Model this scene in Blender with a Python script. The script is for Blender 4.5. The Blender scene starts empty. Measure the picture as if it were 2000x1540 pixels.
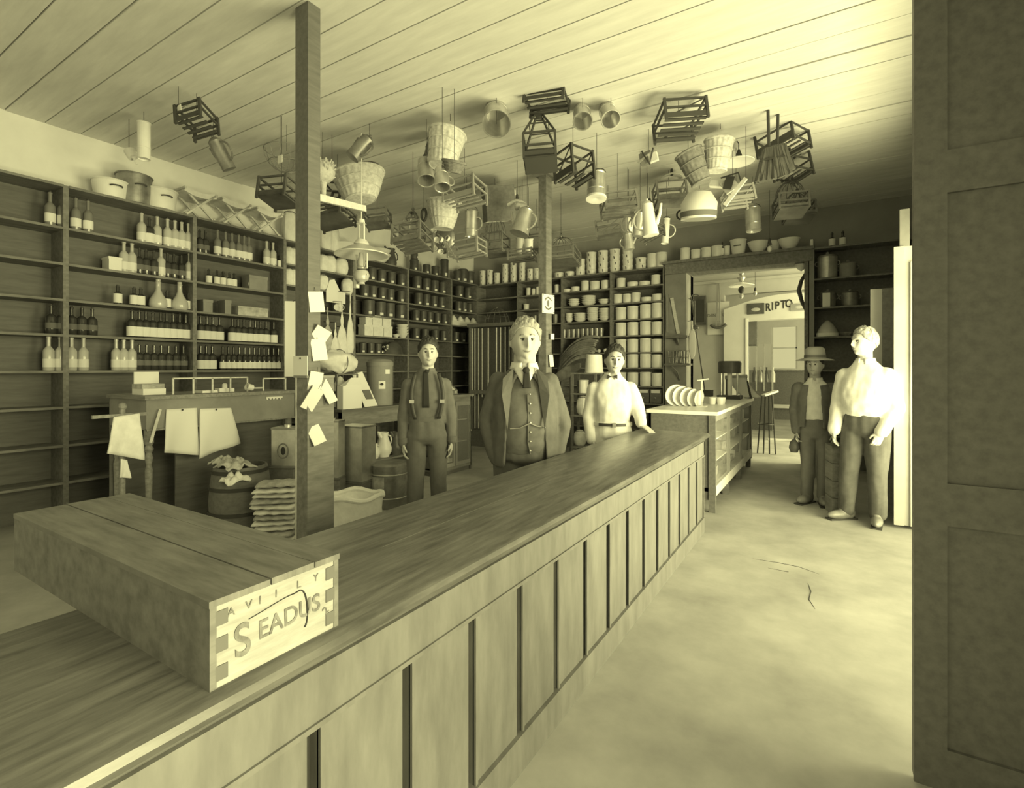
import bpy, bmesh, math, random
from mathutils import Vector, Matrix, noise as HN
random.seed(11)
S = bpy.context.scene
COL = S.collection
PI = math.pi
# ------------------------------------------------------------------ camera
F = 996.0; CX = 1000.0; HY = 720.0; CAMZ = 1.42
YAW = math.atan(620.0 / F)
FW = Vector((-math.sin(YAW), math.cos(YAW), 0)); RT = Vector((math.cos(YAW), math.sin(YAW), 0)); UP = Vector((0, 0, 1))
CAM = Vector((0, 0, CAMZ))
cd = bpy.data.cameras.new('camera'); cam = bpy.data.objects.new('camera', cd); COL.objects.link(cam)
cam.location = CAM; cam.rotation_euler = (PI / 2, 0, YAW)
cd.sensor_width = 36.0; cd.sensor_fit = 'HORIZONTAL'; cd.lens = 36.0 * F / 2000.0
cd.shift_x = 0.0; cd.shift_y = -(770.0 - HY) / 2000.0
cd.clip_start = 0.05; cd.clip_end = 200
S.camera = cam
# ------------------------------------------------------------------ light
TINT = (1.0, 0.935, 0.475)
wd = bpy.data.worlds.new('world'); S.world = wd; wd.use_nodes = True
bg = wd.node_tree.nodes['Background']; bg.inputs[0].default_value = (*TINT, 1); bg.inputs[1].default_value = 0.88
def area(name, loc, target, sx, sy, watts, spread=PI):
    l = bpy.data.lights.new(name, 'AREA'); l.shape = 'RECTANGLE'; l.size = sx; l.size_y = sy
    l.energy = watts; l.color = TINT; l.spread = spread
    o = bpy.data.objects.new(name, l); COL.objects.link(o); o.location = loc
    o.rotation_euler = (Vector(target) - Vector(loc)).to_track_quat('-Z', 'Y').to_euler()
    return o
# daylight through the open street doorway in the right wall, and the sunlit pavement outside it
area('daylight_street', (4.6, 2.4, 1.75), (-3.0, 5.0, 1.3), 6.5, 3.2, 1450)
area('daylight_street_door', (1.35, 4.05, 1.4), (-2.6, 4.6, 1.0), 3.0, 2.0, 30)
area('daylight_pavement', (2.05, 4.0, 0.06), (1.7, 4.0, 3.0), 3.4, 1.6, 600)
# fill light at an invented doorway beside the camera, out of view
area('front_fill', (1.3, 0.2, 1.5), (-4.0, 2.6, 1.4), 1.8, 2.0, 26)
# lights added to brighten the far rooms from their unseen open side
area('far_room_fill', (2.6, 12.8, 1.6), (-1.6, 13.0, 1.6), 2.4, 2.2, 110)
area('middle_room_fill', (2.4, 9.9, 1.7), (-2.0, 9.9, 1.6), 1.8, 2.4, 420)
S.view_settings.view_transform = 'Standard'; S.view_settings.look = 'None'
S.view_settings.gamma = 1.0; S.view_settings.use_curve_mapping = False
S.view_settings.exposure = -0.5
# ------------------------------------------------------------------ pixel -> place
def ray(px, py): return FW + RT * ((px - CX) / F) + UP * ((HY - py) / F)
def at(px, py, t): return CAM + ray(px, py) * t
def onX(px, py, X): r = ray(px, py); return CAM + r * (X / r.x)
def onY(px, py, Y): r = ray(px, py); return CAM + r * (Y / r.y)
def onZ(px, py, Z): r = ray(px, py); return CAM + r * ((Z - CAMZ) / r.z)
def dep(p): return (Vector(p) - CAM).dot(FW)
CEIL = 3.73
def th(ytop, h): return (CEIL - CAMZ - h) * F / (HY - ytop)     # depth of a thing hung h below the ceiling
# ------------------------------------------------------------------ materials
MATS = {}
def mk(name, v, rough=0.7, metal=0.0, tex=None, scale=6.0, amp=0.25, stretch=(1, 1, 1), bump=0.0, spec=0.35, v2=None):
    if name in MATS: return MATS[name]
    m = bpy.data.materials.new(name); m.use_nodes = True; nt = m.node_tree; b = nt.nodes['Principled BSDF']
    b.inputs['Roughness'].default_value = rough; b.inputs['Metallic'].default_value = metal
    b.inputs['Specular IOR Level'].default_value = spec
    c = lambda k: (min(k, .9), min(k * .995, .9), min(k * .975, .88), 1)
    if tex:
        tc = nt.nodes.new('ShaderNodeTexCoord'); mp = nt.nodes.new('ShaderNodeMapping'); mp.inputs['Scale'].default_value = stretch
        nt.links.new(tc.outputs['Object'], mp.inputs[0])
        n = nt.nodes.new('ShaderNodeTexNoise'); n.inputs['Scale'].default_value = scale; n.inputs['Detail'].default_value = 6; n.inputs['Roughness'].default_value = .62
        nt.links.new(mp.outputs[0], n.inputs['Vector'])
        cr = nt.nodes.new('ShaderNodeValToRGB'); cr.color_ramp.elements[0].position = .3; cr.color_ramp.elements[1].position = .7
        cr.color_ramp.elements[0].color = c(v * (1 - amp)); cr.color_ramp.elements[1].color = c(v2 if v2 else v * (1 + amp))
        nt.links.new(n.outputs['Fac'], cr.inputs[0]); nt.links.new(cr.outputs[0], b.inputs['Base Color'])
        if bump:
            bp = nt.nodes.new('ShaderNodeBump'); bp.inputs['Strength'].default_value = bump; bp.inputs['Distance'].default_value = .01
            nt.links.new(n.outputs['Fac'], bp.inputs['Height']); nt.links.new(bp.outputs[0], b.inputs['Normal'])
    else: b.inputs['Base Color'].default_value = c(v)
    MATS[name] = m; return m
W_DARK = mk('dark_wood', .15, .55, tex=1, scale=4, amp=.2, stretch=(8, 1, 8))
W_SHELF = mk('shelf_wood', .20, .6, tex=1, scale=4, amp=.3, stretch=(6, 1, 6))
W_GREY = mk('grey_paint', .26, .6, tex=1, scale=5, amp=.15)
W_MID = mk('mid_wood', .24, .55, tex=1, scale=5, amp=.3, stretch=(1, 8, 8))
W_PALE = mk('pale_wood', .62, .65, tex=1, scale=5, amp=.15, stretch=(1, 6, 6))
W_STICK = mk('cage_stick', .07, .65)
W_STICKP = mk('cage_stick_pale', .34, .65)
COUNTER_TOP = mk('worn_counter_top', .12, .30, tex=1, scale=7, amp=.5, stretch=(5, .6, 1), bump=.12, spec=.7)
COUNTER = mk('counter_paint', .19, .5, tex=1, scale=6, amp=.25, stretch=(2, 2, .5), spec=.4)
CRATEP = mk('crate_pine', .40, .7, tex=1, scale=9, amp=.22, stretch=(1, 1, 6))
CRATET = mk('crate_lid_board', .20, .6, tex=1, scale=6, amp=.3, stretch=(1, 6, 1))
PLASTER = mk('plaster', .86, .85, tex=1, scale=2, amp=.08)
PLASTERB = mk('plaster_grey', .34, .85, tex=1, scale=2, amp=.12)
FARWALL = mk('far_wall_paint', .42, .8, tex=1, scale=2, amp=.08)
FARPALE = mk('far_arch_paint', .60, .8, tex=1, scale=2, amp=.06)
CEILM = mk('ceiling_board', .72, .75, tex=1, scale=3, amp=.10, stretch=(.6, 4, 1))
CEILG = mk('ceiling_gap', .12, .9)
FLOORM = mk('worn_floor', .42, .8, tex=1, scale=2.2, amp=.22, bump=.1)
TIN = mk('bright_tin', .62, .32, .75, tex=1, scale=9, amp=.2)
TIND = mk('dull_tin', .30, .42, .6, tex=1, scale=9, amp=.3)
ENAMEL = mk('white_enamel', .80, .35, tex=1, scale=8, amp=.05)
DOORP = mk('door_paint', .40, .6, tex=1, scale=3, amp=.1)
WHITE = mk('white_paint', .78, .6)
PAPER = mk('paper', .82, .8)
CLOTHW = mk('white_cloth', .78, .9, tex=1, scale=14, amp=.1, bump=.2)
CLOTHG = mk('grey_sacking', .45, .9, tex=1, scale=14, amp=.35, bump=.3)
INK = mk('ink', .035, .8)
INKG = mk('faded_ink', .16, .8)
INKF = mk('worn_stencil_ink', .20, .8, tex=1, scale=30, amp=.5)
BLACK = mk('black_tin', .085, .4, tex=1, scale=6, amp=.4)
GLASSD = mk('dark_bottle_glass', .045, .12, spec=.7)
GLASSM = mk('mid_bottle_glass', .22, .15, spec=.7)
GLASSP = mk('pale_bottle_glass', .52, .2, spec=.7)
WICK = mk('wicker', .62, .8, tex=1, scale=30, amp=.25, bump=.3)
WICKD = mk('wicker_dark', .22, .8, tex=1, scale=30, amp=.3, bump=.3)
STRAW = mk('broom_straw', .11, .9, tex=1, scale=30, amp=.3, stretch=(6, 6, .5))
STRAWP = mk('pale_straw', .6, .9, tex=1, scale=30, amp=.2)
WIRE = mk('wire', .09, .5, .3)
LEATHER = mk('leather', .2, .45, tex=1, scale=8, amp=.4, spec=.6)
IRON = mk('iron', .07, .5, .3)
BRASS = mk('brass_plate', .5, .35, .6)
SKIN = mk('skin', .56, .55, tex=1, scale=12, amp=.05)
SKIND = mk('skin_tanned', .40, .55, tex=1, scale=12, amp=.05)
HAIRG = mk('grey_hair', .36, .6, tex=1, scale=40, amp=.5, stretch=(3, 1, 1))
HAIRB = mk('black_hair', .045, .5, tex=1, scale=40, amp=.5, stretch=(3, 1, 1))
SUIT = mk('suit_wool', .13, .85, tex=1, scale=18, amp=.15, bump=.1)
VEST = mk('vest_wool', .15, .85, tex=1, scale=18, amp=.15, bump=.1)
SHIRTG = mk('grey_shirt', .17, .85, tex=1, scale=10, amp=.15, bump=.1)
TROUG = mk('grey_trousers', .17, .85, tex=1, scale=10, amp=.15, bump=.1)
TROUD = mk('dark_trousers', .10, .85, tex=1, scale=10, amp=.2, bump=.1)
FELT = mk('felt_hat', .34, .9)
EYEW = mk('eye_white', .6, .3); EYED = mk('eye_dark', .03, .3); LIPS = mk('lip', .3, .5)
GLASS = bpy.data.materials.new('case_glass'); GLASS.use_nodes = True
_b = GLASS.node_tree.nodes['Principled BSDF']; _b.inputs['Base Color'].default_value = (.9, .9, .88, 1); _b.inputs['Roughness'].default_value = .03
_b.inputs['Alpha'].default_value = .09; _b.inputs['Specular IOR Level'].default_value = .35
# ------------------------------------------------------------------ mesh builder
class MB:
    def __init__(s): s.v = []; s.f = []
    def add(s, vs, fs):
        o = len(s.v); s.v += [tuple(p) for p in vs]; s.f += [tuple(i + o for i in q) for q in fs]; return s
    def box(s, lo, hi):
        x0, y0, z0 = lo; x1, y1, z1 = hi
        if x0 > x1: x0, x1 = x1, x0
        if y0 > y1: y0, y1 = y1, y0
        if z0 > z1: z0, z1 = z1, z0
        return s.add([(x0, y0, z0), (x1, y0, z0), (x1, y1, z0), (x0, y1, z0), (x0, y0, z1), (x1, y0, z1), (x1, y1, z1), (x0, y1, z1)],
                     [(0, 3, 2, 1), (4, 5, 6, 7), (0, 1, 5, 4), (1, 2, 6, 5), (2, 3, 7, 6), (3, 0, 4, 7)])
    def cbox(s, c, d): return s.box([c[i] - d[i] / 2 for i in range(3)], [c[i] + d[i] / 2 for i in range(3)])
    def bar(s, a, b, w, h=None, up=(0, 0, 1)):
        a = Vector(a); b = Vector(b); h = h or w; d = (b - a).normalized(); u = Vector(up)
        if abs(d.dot(u)) > .95: u = Vector((1, 0, 0))
        x = d.cross(u).normalized() * w / 2; z = x.cross(d).normalized() * h / 2
        vs = [a - x - z, a + x - z, a + x + z, a - x + z, b - x - z, b + x - z, b + x + z, b - x + z]
        return s.add(vs, [(0, 1, 2, 3), (7, 6, 5, 4), (0, 4, 5, 1), (1, 5, 6, 2), (2, 6, 7, 3), (3, 7, 4, 0)])
    def tube(s, pts, r, n=8, closed=False, sx=1.0):
        pts = [Vector(p) for p in pts]; k = len(pts); rr = r if isinstance(r, (list, tuple)) else [r] * k
        ref = None; vs = []
        for i, p in enumerate(pts):
            if closed: d = pts[(i + 1) % k] - pts[i - 1]
            else: d = pts[min(i + 1, k - 1)] - pts[max(i - 1, 0)]
            d.normalize()
            if ref is None: ref = Vector((0, 0, 1)) if abs(d.z) < .9 else Vector((1, 0, 0))
            x = d.cross(ref)
            if x.length < 1e-5: x = d.cross(Vector((.3, 1, .2)))
            x.normalize(); y = x.cross(d).normalized(); ref = y
            for j in range(n):
                a = 2 * PI * j / n; vs.append(p + x * math.cos(a) * rr[i] * sx + y * math.sin(a) * rr[i])
        fs = []
        m = k if closed else k - 1
        for i in range(m):
            for j in range(n):
                a = i * n + j; b = i * n + (j + 1) % n; c = ((i + 1) % k) * n + (j + 1) % n; e = ((i + 1) % k) * n + j
                fs.append((a, b, c, e))
        if not closed: fs.append(tuple(range(n - 1, -1, -1))); fs.append(tuple((k - 1) * n + j for j in range(n)))
        return s.add(vs, fs)
    def lathe(s, prof, n=20, c=(0, 0, 0), ribs=0, ra=0.0, sx=1.0, sy=1.0):
        vs = []; k = len(prof)
        for r, z in prof:
            for j in range(n):
                a = 2 * PI * j / n; q = r * (1 + (ra * math.cos(ribs * a) if ribs else 0))
                vs.append((c[0] + q * math.cos(a) * sx, c[1] + q * math.sin(a) * sy, c[2] + z))
        fs = [(i * n + j, i * n + (j + 1) % n, (i + 1) * n + (j + 1) % n, (i + 1) * n + j) for i in range(k - 1) for j in range(n)]
        if prof[0][0] > 1e-4: fs.append(tuple(range(n - 1, -1, -1)))
        if prof[-1][0] > 1e-4: fs.append(tuple((k - 1) * n + j for j in range(n)))
        return s.add(vs, fs)
    def prism(s, poly, a, b, plane='xy'):
        n = len(poly)
        def P(p, h): return (p[0], p[1], h) if plane == 'xy' else ((p[0], h, p[1]) if plane == 'xz' else (h, p[0], p[1]))
        vs = [P(p, a) for p in poly] + [P(p, b) for p in poly]
        fs = [tuple(range(n)), tuple(range(2 * n - 1, n - 1, -1))] + [(i, (i + 1) % n, n + (i + 1) % n, n + i) for i in range(n)]
        return s.add(vs, fs)
    def sheet(s, fn, nu, nv, th=.004):
        g = [[Vector(fn(i / nu, j / nv)) for j in range(nv + 1)] for i in range(nu + 1)]
        top = []; bot = []
        for i in range(nu + 1):
            for j in range(nv + 1):
                du = g[min(i + 1, nu)][j] - g[max(i - 1, 0)][j]; dv = g[i][min(j + 1, nv)] - g[i][max(j - 1, 0)]
                nn = du.cross(dv); nn = nn.normalized() if nn.length > 1e-9 else Vector((0, 0, 1))
                top.append(g[i][j] + nn * th / 2); bot.append(g[i][j] - nn * th / 2)
        N = (nu + 1) * (nv + 1); I = lambda i, j: i * (nv + 1) + j; fs = []
        for i in range(nu):
            for j in range(nv):
                fs.append((I(i, j), I(i + 1, j), I(i + 1, j + 1), I(i, j + 1)))
                fs.append((N + I(i, j), N + I(i, j + 1), N + I(i + 1, j + 1), N + I(i + 1, j)))
        for i in range(nu):
            fs.append((I(i, 0), N + I(i, 0), N + I(i + 1, 0), I(i + 1, 0))); fs.append((I(i, nv), I(i + 1, nv), N + I(i + 1, nv), N + I(i, nv)))
        for j in range(nv):
            fs.append((I(0, j), I(0, j + 1), N + I(0, j + 1), N + I(0, j))); fs.append((I(nu, j), N + I(nu, j), N + I(nu, j + 1), I(nu, j + 1)))
        return s.add(top + bot, fs)
    def ball(s, c, r, n=12, m=8, rot=None):
        if not isinstance(r, (list, tuple)): r = (r, r, r)
        vs = [Vector((0, 0, r[2]))]
        for i in range(1, m):
            for j in range(n):
                a = PI * i / m; b = 2 * PI * j / n
                vs.append(Vector((r[0] * math.sin(a) * math.cos(b), r[1] * math.sin(a) * math.sin(b), r[2] * math.cos(a))))
        vs.append(Vector((0, 0, -r[2])))
        if rot is not None: vs = [rot @ v for v in vs]
        c = Vector(c); vs = [c + v for v in vs]; L = len(vs) - 1; fs = []
        for j in range(n):
            fs.append((0, 1 + j, 1 + (j + 1) % n)); fs.append((L, L - n + (j + 1) % n, L - n + j))
        for i in range(m - 2):
            for j in range(n):
                a = 1 + i * n + j; b = 1 + i * n + (j + 1) % n; fs.append((a, a + n, b + n, b))
        return s.add(vs, fs)
    def xf(s, M): s.v = [tuple(M @ Vector(p)) for p in s.v]; return s
    def mesh(s, name, smooth=None):
        me = bpy.data.meshes.new(name); me.from_pydata(s.v, [], s.f); me.update()
        bm = bmesh.new(); bm.from_mesh(me); bmesh.ops.recalc_face_normals(bm, faces=bm.faces); bm.to_mesh(me); bm.free()
        if smooth is not None:
            me.polygons.foreach_set('use_smooth', [True] * len(me.polygons))
            if smooth < 3.1: me.set_sharp_from_angle(angle=smooth)
        return me
def arc(c, r, a0, a1, n, ax=(1, 0, 0), ay=(0, 0, 1)):
    c = Vector(c); ax = Vector(ax); ay = Vector(ay)
    return [c + ax * r * math.cos(a0 + (a1 - a0) * i / n) + ay * r * math.sin(a0 + (a1 - a0) * i / n) for i in range(n + 1)]
# ------------------------------------------------------------------ objects
def tag(o, label=None, cat=None, group=None, kind=None):
    if label: o['label'] = label
    if cat: o['category'] = cat
    if group: o['group'] = group
    if kind: o['kind'] = kind
    return o
def obj(name, mb, mat, parent=None, smooth=.6, label=None):
    me = mb.mesh(name, smooth) if isinstance(mb, MB) else mb
    if mat and not me.materials: me.materials.append(mat)
    o = bpy.data.objects.new(name, me); COL.objects.link(o)
    if parent is not None: o.parent = parent
    if label: o['label'] = label
    return o
def part(name, mb, mat, parent, smooth=.6, label=None): return obj(name, mb, mat, parent, smooth, label)
def thing(name, label, cat, loc=(0, 0, 0), rotz=0.0, group=None, R=None):
    o = bpy.data.objects.new(name, None); o.empty_display_size = .05; COL.objects.link(o)
    if R is not None: o.location = loc; o.rotation_euler = R.to_euler(); o.matrix_world = Matrix.Translation(Vector(loc)) @ R.to_4x4()
    else: o.location = loc; o.rotation_euler = (0, 0, rotz)
    return tag(o, label, cat, group)
def solo(name, mb, mat, label, cat, group=None, loc=None, smooth=.6, rotz=0):
    o = obj(name, mb, mat, None, smooth); tag(o, label, cat, group)
    if loc is not None: o.location = loc
    if rotz: o.rotation_euler = (0, 0, rotz)
    return o
def dup(root, loc, label, rotz=None, group=None, scale=None):
    r = root.copy(); COL.objects.link(r); r.location = loc; r['label'] = label
    if rotz is not None: r.rotation_euler = (0, 0, rotz)
    if group: r['group'] = group
    if scale is not None: r.scale = scale if isinstance(scale, (tuple, list)) else (scale,) * 3
    for ch in list(root.children):
        c = ch.copy(); COL.objects.link(c); c.parent = r
        for g in list(ch.children):
            d = g.copy(); COL.objects.link(d); d.parent = c
    return r
def struct(name, mb, mat, parent=None, smooth=None):
    o = obj(name, mb, mat, parent, smooth)
    if parent is None: o['kind'] = 'structure'
    return o
def text(name, s, size, mat, parent, M, extrude=.001, align='CENTER', bold=0.0, sx=1.0):
    cu = bpy.data.curves.new(name, 'FONT'); cu.body = s; cu.size = size; cu.extrude = extrude; cu.align_x = align; cu.align_y = 'CENTER'; cu.offset = bold
    t = bpy.data.objects.new(name + '_tmp', cu); COL.objects.link(t)
    dg = bpy.context.evaluated_depsgraph_get(); me = bpy.data.meshes.new_from_object(t.evaluated_get(dg)); bpy.data.objects.remove(t)
    me.materials.clear(); me.materials.append(mat)
    o = bpy.data.objects.new(name, me); COL.objects.link(o); o.parent = parent
    o.matrix_local = M @ Matrix.Diagonal((sx, 1, 1, 1)); return o
ORD = ['first', 'second', 'third', 'fourth', 'fifth', 'sixth', 'seventh', 'eighth', 'ninth', 'tenth', 'eleventh', 'twelfth', 'thirteenth', 'fourteenth', 'fifteenth', 'sixteenth', 'seventeenth', 'eighteenth', 'nineteenth', 'twentieth', 'twenty-first', 'twenty-second', 'twenty-third', 'twenty-fourth', 'twenty-fifth', 'twenty-sixth']
def rview(roll=0.0, yaw=0.0, pitch=0.0):
    """turn a thing: yaw about its own upright, pitch towards the viewer, then roll clockwise-negative as seen in the photograph"""
    return (Matrix.Rotation(roll, 3, -FW) @ Matrix.Rotation(pitch, 3, RT) @ Matrix.Rotation(yaw, 3, 'Z'))
# ================================================================== SETTING
XWL, XSL = -6.27, -5.95         # left wall, front of its shelves
YWB, YSB = 8.57, 8.25           # back wall, front of its shelves
XWR = 0.95                      # right wall (street side)
CH = .857                       # counter height
struct('floor', MB().box((-6.6, -3, -.12), (3.2, 18, 0)), FLOORM)
fl = bpy.data.objects['floor']
for pts in ([(1470, 1092), (1520, 1100), (1560, 1108), (1600, 1122)], [(1578, 1140), (1584, 1156), (1580, 1172), (1592, 1190)], [(1500, 1110), (1540, 1118)]):
    struct('floor_crack', MB().tube([onZ(px, py, .0) for px, py in pts], [.001, .0035, .003, .001][:len(pts)], 5), IRON, fl)
cl = struct('ceiling', MB().box((-6.4, -2.6, CEIL + .022), (1.1, 8.7, CEIL + .1)), CEILG)
y = -2.6; i = 0
plank = None
while y < 8.6:
    if plank is None:
        plank = MB().box((-6.27, 0, 0), (.95, .262, .03)).mesh('ceiling_plank'); plank.materials.append(CEILM)
    o = bpy.data.objects.new('ceiling_plank', plank); COL.objects.link(o); o.parent = cl
    o.location = (0, y, CEIL + random.choice((0, 0, .004, .007))); y += .272
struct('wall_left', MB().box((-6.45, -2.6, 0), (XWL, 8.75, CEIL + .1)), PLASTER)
DX0, DX1, DZ = -1.91, -.30, 2.92
wb = MB().box((-6.4, YWB, 0), (DX0, YWB + .16, CEIL + .1)).box((DX1, YWB, 0), (1.1, YWB + .16, CEIL + .1)).box((DX0, YWB, DZ), (DX1, YWB + .16, CEIL + .1))
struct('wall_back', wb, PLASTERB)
A0, A1, B0, B1, OZ = 2.28, 5.75, -1.0, 1.3, 2.58
wr = MB()
for a, b in ((-2.6, B0), (B1, A0), (A1, 8.75)): wr.box((XWR, a, 0), (XWR + .2, b, CEIL + .1))
for a, b in ((B0, B1), (A0, A1)): wr.box((XWR, a, OZ), (XWR + .2, b, CEIL + .1))  # opening B is invented and unseen, added for the fill light
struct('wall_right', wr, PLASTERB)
# casing of the doorway to the far room, with the shelf board over it
t1 = struct('trim_1', MB().box((DX0 - .33, YSB, 0), (DX0, YWB, 3.06)).box((DX0 - .02, YWB - .02, 0), (DX0, YWB + .17, DZ)), W_GREY)
struct('trim_2', MB().box((DX1, YSB, 0), (DX1 + .05, YWB + .17, 3.06)), W_SHELF)
struct('trim_3', MB().box((DX0 - .33, YSB - .03, DZ + .0), (DX1 + .1, YWB, 3.08)).box((DX0 - .36, YSB - .07, 3.08), (DX1 + .12, YWB, 3.12)), W_SHELF)
# street doors
d = struct('door_1', MB().box((.49, 5.67, .03), (XWR, 5.73, 2.50)), DOORP)
struct('door_stile', MB().box((.487, 5.645, .03), (.56, 5.67, 2.50)), DOORP, d)
struct('door_stile', MB().box((.605, 5.65, .03), (.66, 5.67, 2.36)), DOORP, d)
struct('door_stile', MB().box((.86, 5.65, .03), (.95, 5.67, 2.50)), DOORP, d)
for z in (.03, .85, 2.38): struct('door_rail', MB().box((.66, 5.65, z), (.86, 5.67, z + .12)), DOORP, d)
for z0, z1 in ((.15, .85), (.97, 2.38)): struct('door_panel', MB().box((.67, 5.66, z0 + .03), (.85, 5.672, z1 - .03)), DOORP, d)
struct('transom_post', MB().box((.53, 5.66, 2.5), (.60, 5.72, 2.83)), W_GREY, d)
d = struct('door_2', MB().box((.33, 5.90, .03), (.42, 5.95, 2.17)), DOORP)
struct('door_edge', MB().box((.42, 5.90, .03), (XWR, 5.95, 2.17)), W_DARK, d)
d = struct('door_3', MB().box((.245, 2.20, .02), (XWR, 2.25, 3.1)), W_DARK)
struct('door_stile', MB().box((.243, 2.185, .02), (.33, 2.2, 3.1)), W_DARK, d)
struct('door_stile', MB().box((.85, 2.185, .02), (.94, 2.2, 3.1)), W_DARK, d)
for z in (.02, .9, 2.0, 2.95): struct('door_rail', MB().box((.33, 2.185, z), (.85, 2.2, z + .14)), W_DARK, d)
# far room beyond the doorway
YF = 11.0
fw = MB().box((-5, YF, 0), (-1.8, YF + .15, CEIL)).box((-1.8, YF, 2.9), (1.6, YF + .15, CEIL)).box((.55, YF, 0), (1.6, YF + .15, CEIL))
struct('wall_far', fw, FARWALL)
struct('trim_4', MB().box((-5, YF - .03, 3.15), (1.6, YF, 3.2)), FARWALL)
struct('wall_far_left', MB().box((-5.1, YWB + .16, 0), (-5, 18, CEIL)), FARWALL)
struct('ceiling_far', MB().box((-5.1, YWB + .16, CEIL), (1.6, 18, CEIL + .1)), CEILM)
# arch: pale wooden front with a segmental top and the opening below it
n = 14; ax0, ax1 = -1.80, .55
top = [(ax0 + (ax1 - ax0) * k / n, 2.60 + .24 * math.sin(PI * k / n)) for k in range(n + 1)]
poly = [(ax0, 0)] + top + [(ax1, 0), (ax1 - .40, 0), (ax1 - .40, 2.40)] + [(ax0 + .40, 2.40), (ax0 + .40, 0)]
am = MB()
for k in range(n):
    (xa, za), (xb, zb) = top[k], top[k + 1]
    am.add([(xa, YF - .06, 2.36), (xb, YF - .06, 2.36), (xb, YF - .06, zb), (xa, YF - .06, za), (xa, YF + .2, 2.36), (xb, YF + .2, 2.36), (xb, YF + .2, zb), (xa, YF + .2, za)],
           [(0, 1, 2, 3), (7, 6, 5, 4), (0, 4, 5, 1), (3, 2, 6, 7)])
am.box((ax0, YF - .06, 0), (ax0 + .40, YF + .2, 2.36)).box((ax1 - .40, YF - .06, 0), (ax1, YF + .2, 2.36))
struct('trim_5', am, FARPALE)
struct('trim_6', MB().box((-1.40, YF - .075, 0), (-1.355, YF - .02, 2.4)), WHITE)
we = MB().box((-5, 17.4, 0), (-1.50, 17.55, CEIL)).box((-.82, 17.4, 0), (1.6, 17.55, CEIL)).box((-1.50, 17.4, 2.68), (-.82, 17.55, CEIL)).box((-1.5, 17.4, 0), (-.82, 17.55, 1.42))
struct('wall_end', we, FARPALE)
w = struct('window_1', MB().box((-1.5, 17.42, 2.02), (-.82, 17.47, 2.06)).box((-1.5, 17.42, 1.42), (-1.46, 17.47, 2.68)).box((-.86, 17.42, 1.42), (-.82, 17.47, 2.68)), FARPALE)
struct('window_pane', MB().box((-1.46, 17.44, 1.42), (-.86, 17.445, 2.02)), GLASS, w)
struct('window_pane', MB().box((-1.46, 17.44, 2.06), (-.86, 17.445, 2.68)), GLASS, w)
# ================================================================== POSTS
t = thing('support_post', 'tall square dark post nearest the camera, hung with cards', 'post', (-2.84, 2.085, 0))
part('shaft', MB().box((-.064, -.045, 1.36), (.064, .045, CEIL)), W_DARK, t)
part('lower_casing', MB().box((-.058, -.05, 0), (.064, .15, 1.36)), W_SHELF, t)
part('corner_bead', MB().box((-.05, -.056, 0), (-.042, -.048, 1.36)), W_PALE, t)
part('casing_cap', MB().box((-.066, -.058, 1.36), (.068, .155, 1.375)), W_GREY, t)
t = thing('support_post', 'slender square post behind the man in the suit', 'post', (-2.84, 5.3, 0))
part('shaft', MB().box((-.05, -.07, 0), (.05, .07, CEIL - .06)), W_SHELF, t)
part('post_cap', MB().box((-.09, -.16, CEIL - .06), (.09, .16, CEIL)), W_SHELF, t)
# ================================================================== MAIN COUNTER
CXF, CXB, CY0, CY1 = -.877, -1.49, -.9, 4.66
t = thing('shop_counter', 'long wooden shop counter with panelled front and scratched dark top', 'counter', (0, 0, 0))
part('carcass', MB().box((CXB + .04, CY0 + .02, 0), (CXF - .085, CY1 - .04, CH - .045)), IRON, t)  # near-black colour gives the gaps between panels their recess shade
nose = [(CXB, CH - .04), (CXF - .018, CH - .04), (CXF - .006, CH - .033), (CXF, CH - .02), (CXF - .006, CH - .007), (CXF - .018, CH), (CXB, CH)]
part('counter_top', MB().prism(nose, CY0, CY1, 'xz'), COUNTER_TOP, t)
part('cove_moulding', MB().prism([(CXF - .09, CH - .04), (CXF - .03, CH - .04), (CXF - .035, CH - .055), (CXF - .06, CH - .075), (CXF - .09, CH - .075)], CY0 + .02, CY1 - .02, 'xz'), W_DARK, t)
part('top_rail', MB().box((CXF - .085, CY0 + .02, CH - .185), (CXF - .043, CY1 - .03, CH - .07)), COUNTER, t)
part('rail_bead', MB().box((CXF - .085, CY0 + .02, CH - .197), (CXF - .037, CY1 - .03, CH - .185)), COUNTER, t)
part('plinth_rail', MB().box((CXF - .085, CY0 + .02, 0), (CXF - .04, CY1 - .03, .13)), COUNTER, t)
part('end_panel', MB().box((CXB + .03, CY1 - .05, 0), (CXF - .043, CY1 - .03, CH - .045)), W_DARK, t)
part('board_seam', MB().box((-1.196, 1.15, CH - .002), (-1.1945, 2.3, CH + .0004)), W_MID, t)
yg = [.979 + .2825 * k for k in range(-7, 14)]
for k in range(len(yg) - 1):
    a, b = yg[k] + .014, yg[k + 1] - .014
    if b > CY1 - .05: b = CY1 - .05
    p = part('front_panel', MB().box((CXF - .085, a, .13), (CXF - .056, b, CH - .197)), COUNTER, t)
    part('panel_bead', MB().box((CXF - .06, a, .13), (CXF - .048, a + .012, CH - .197)), COUNTER, p)
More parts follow.
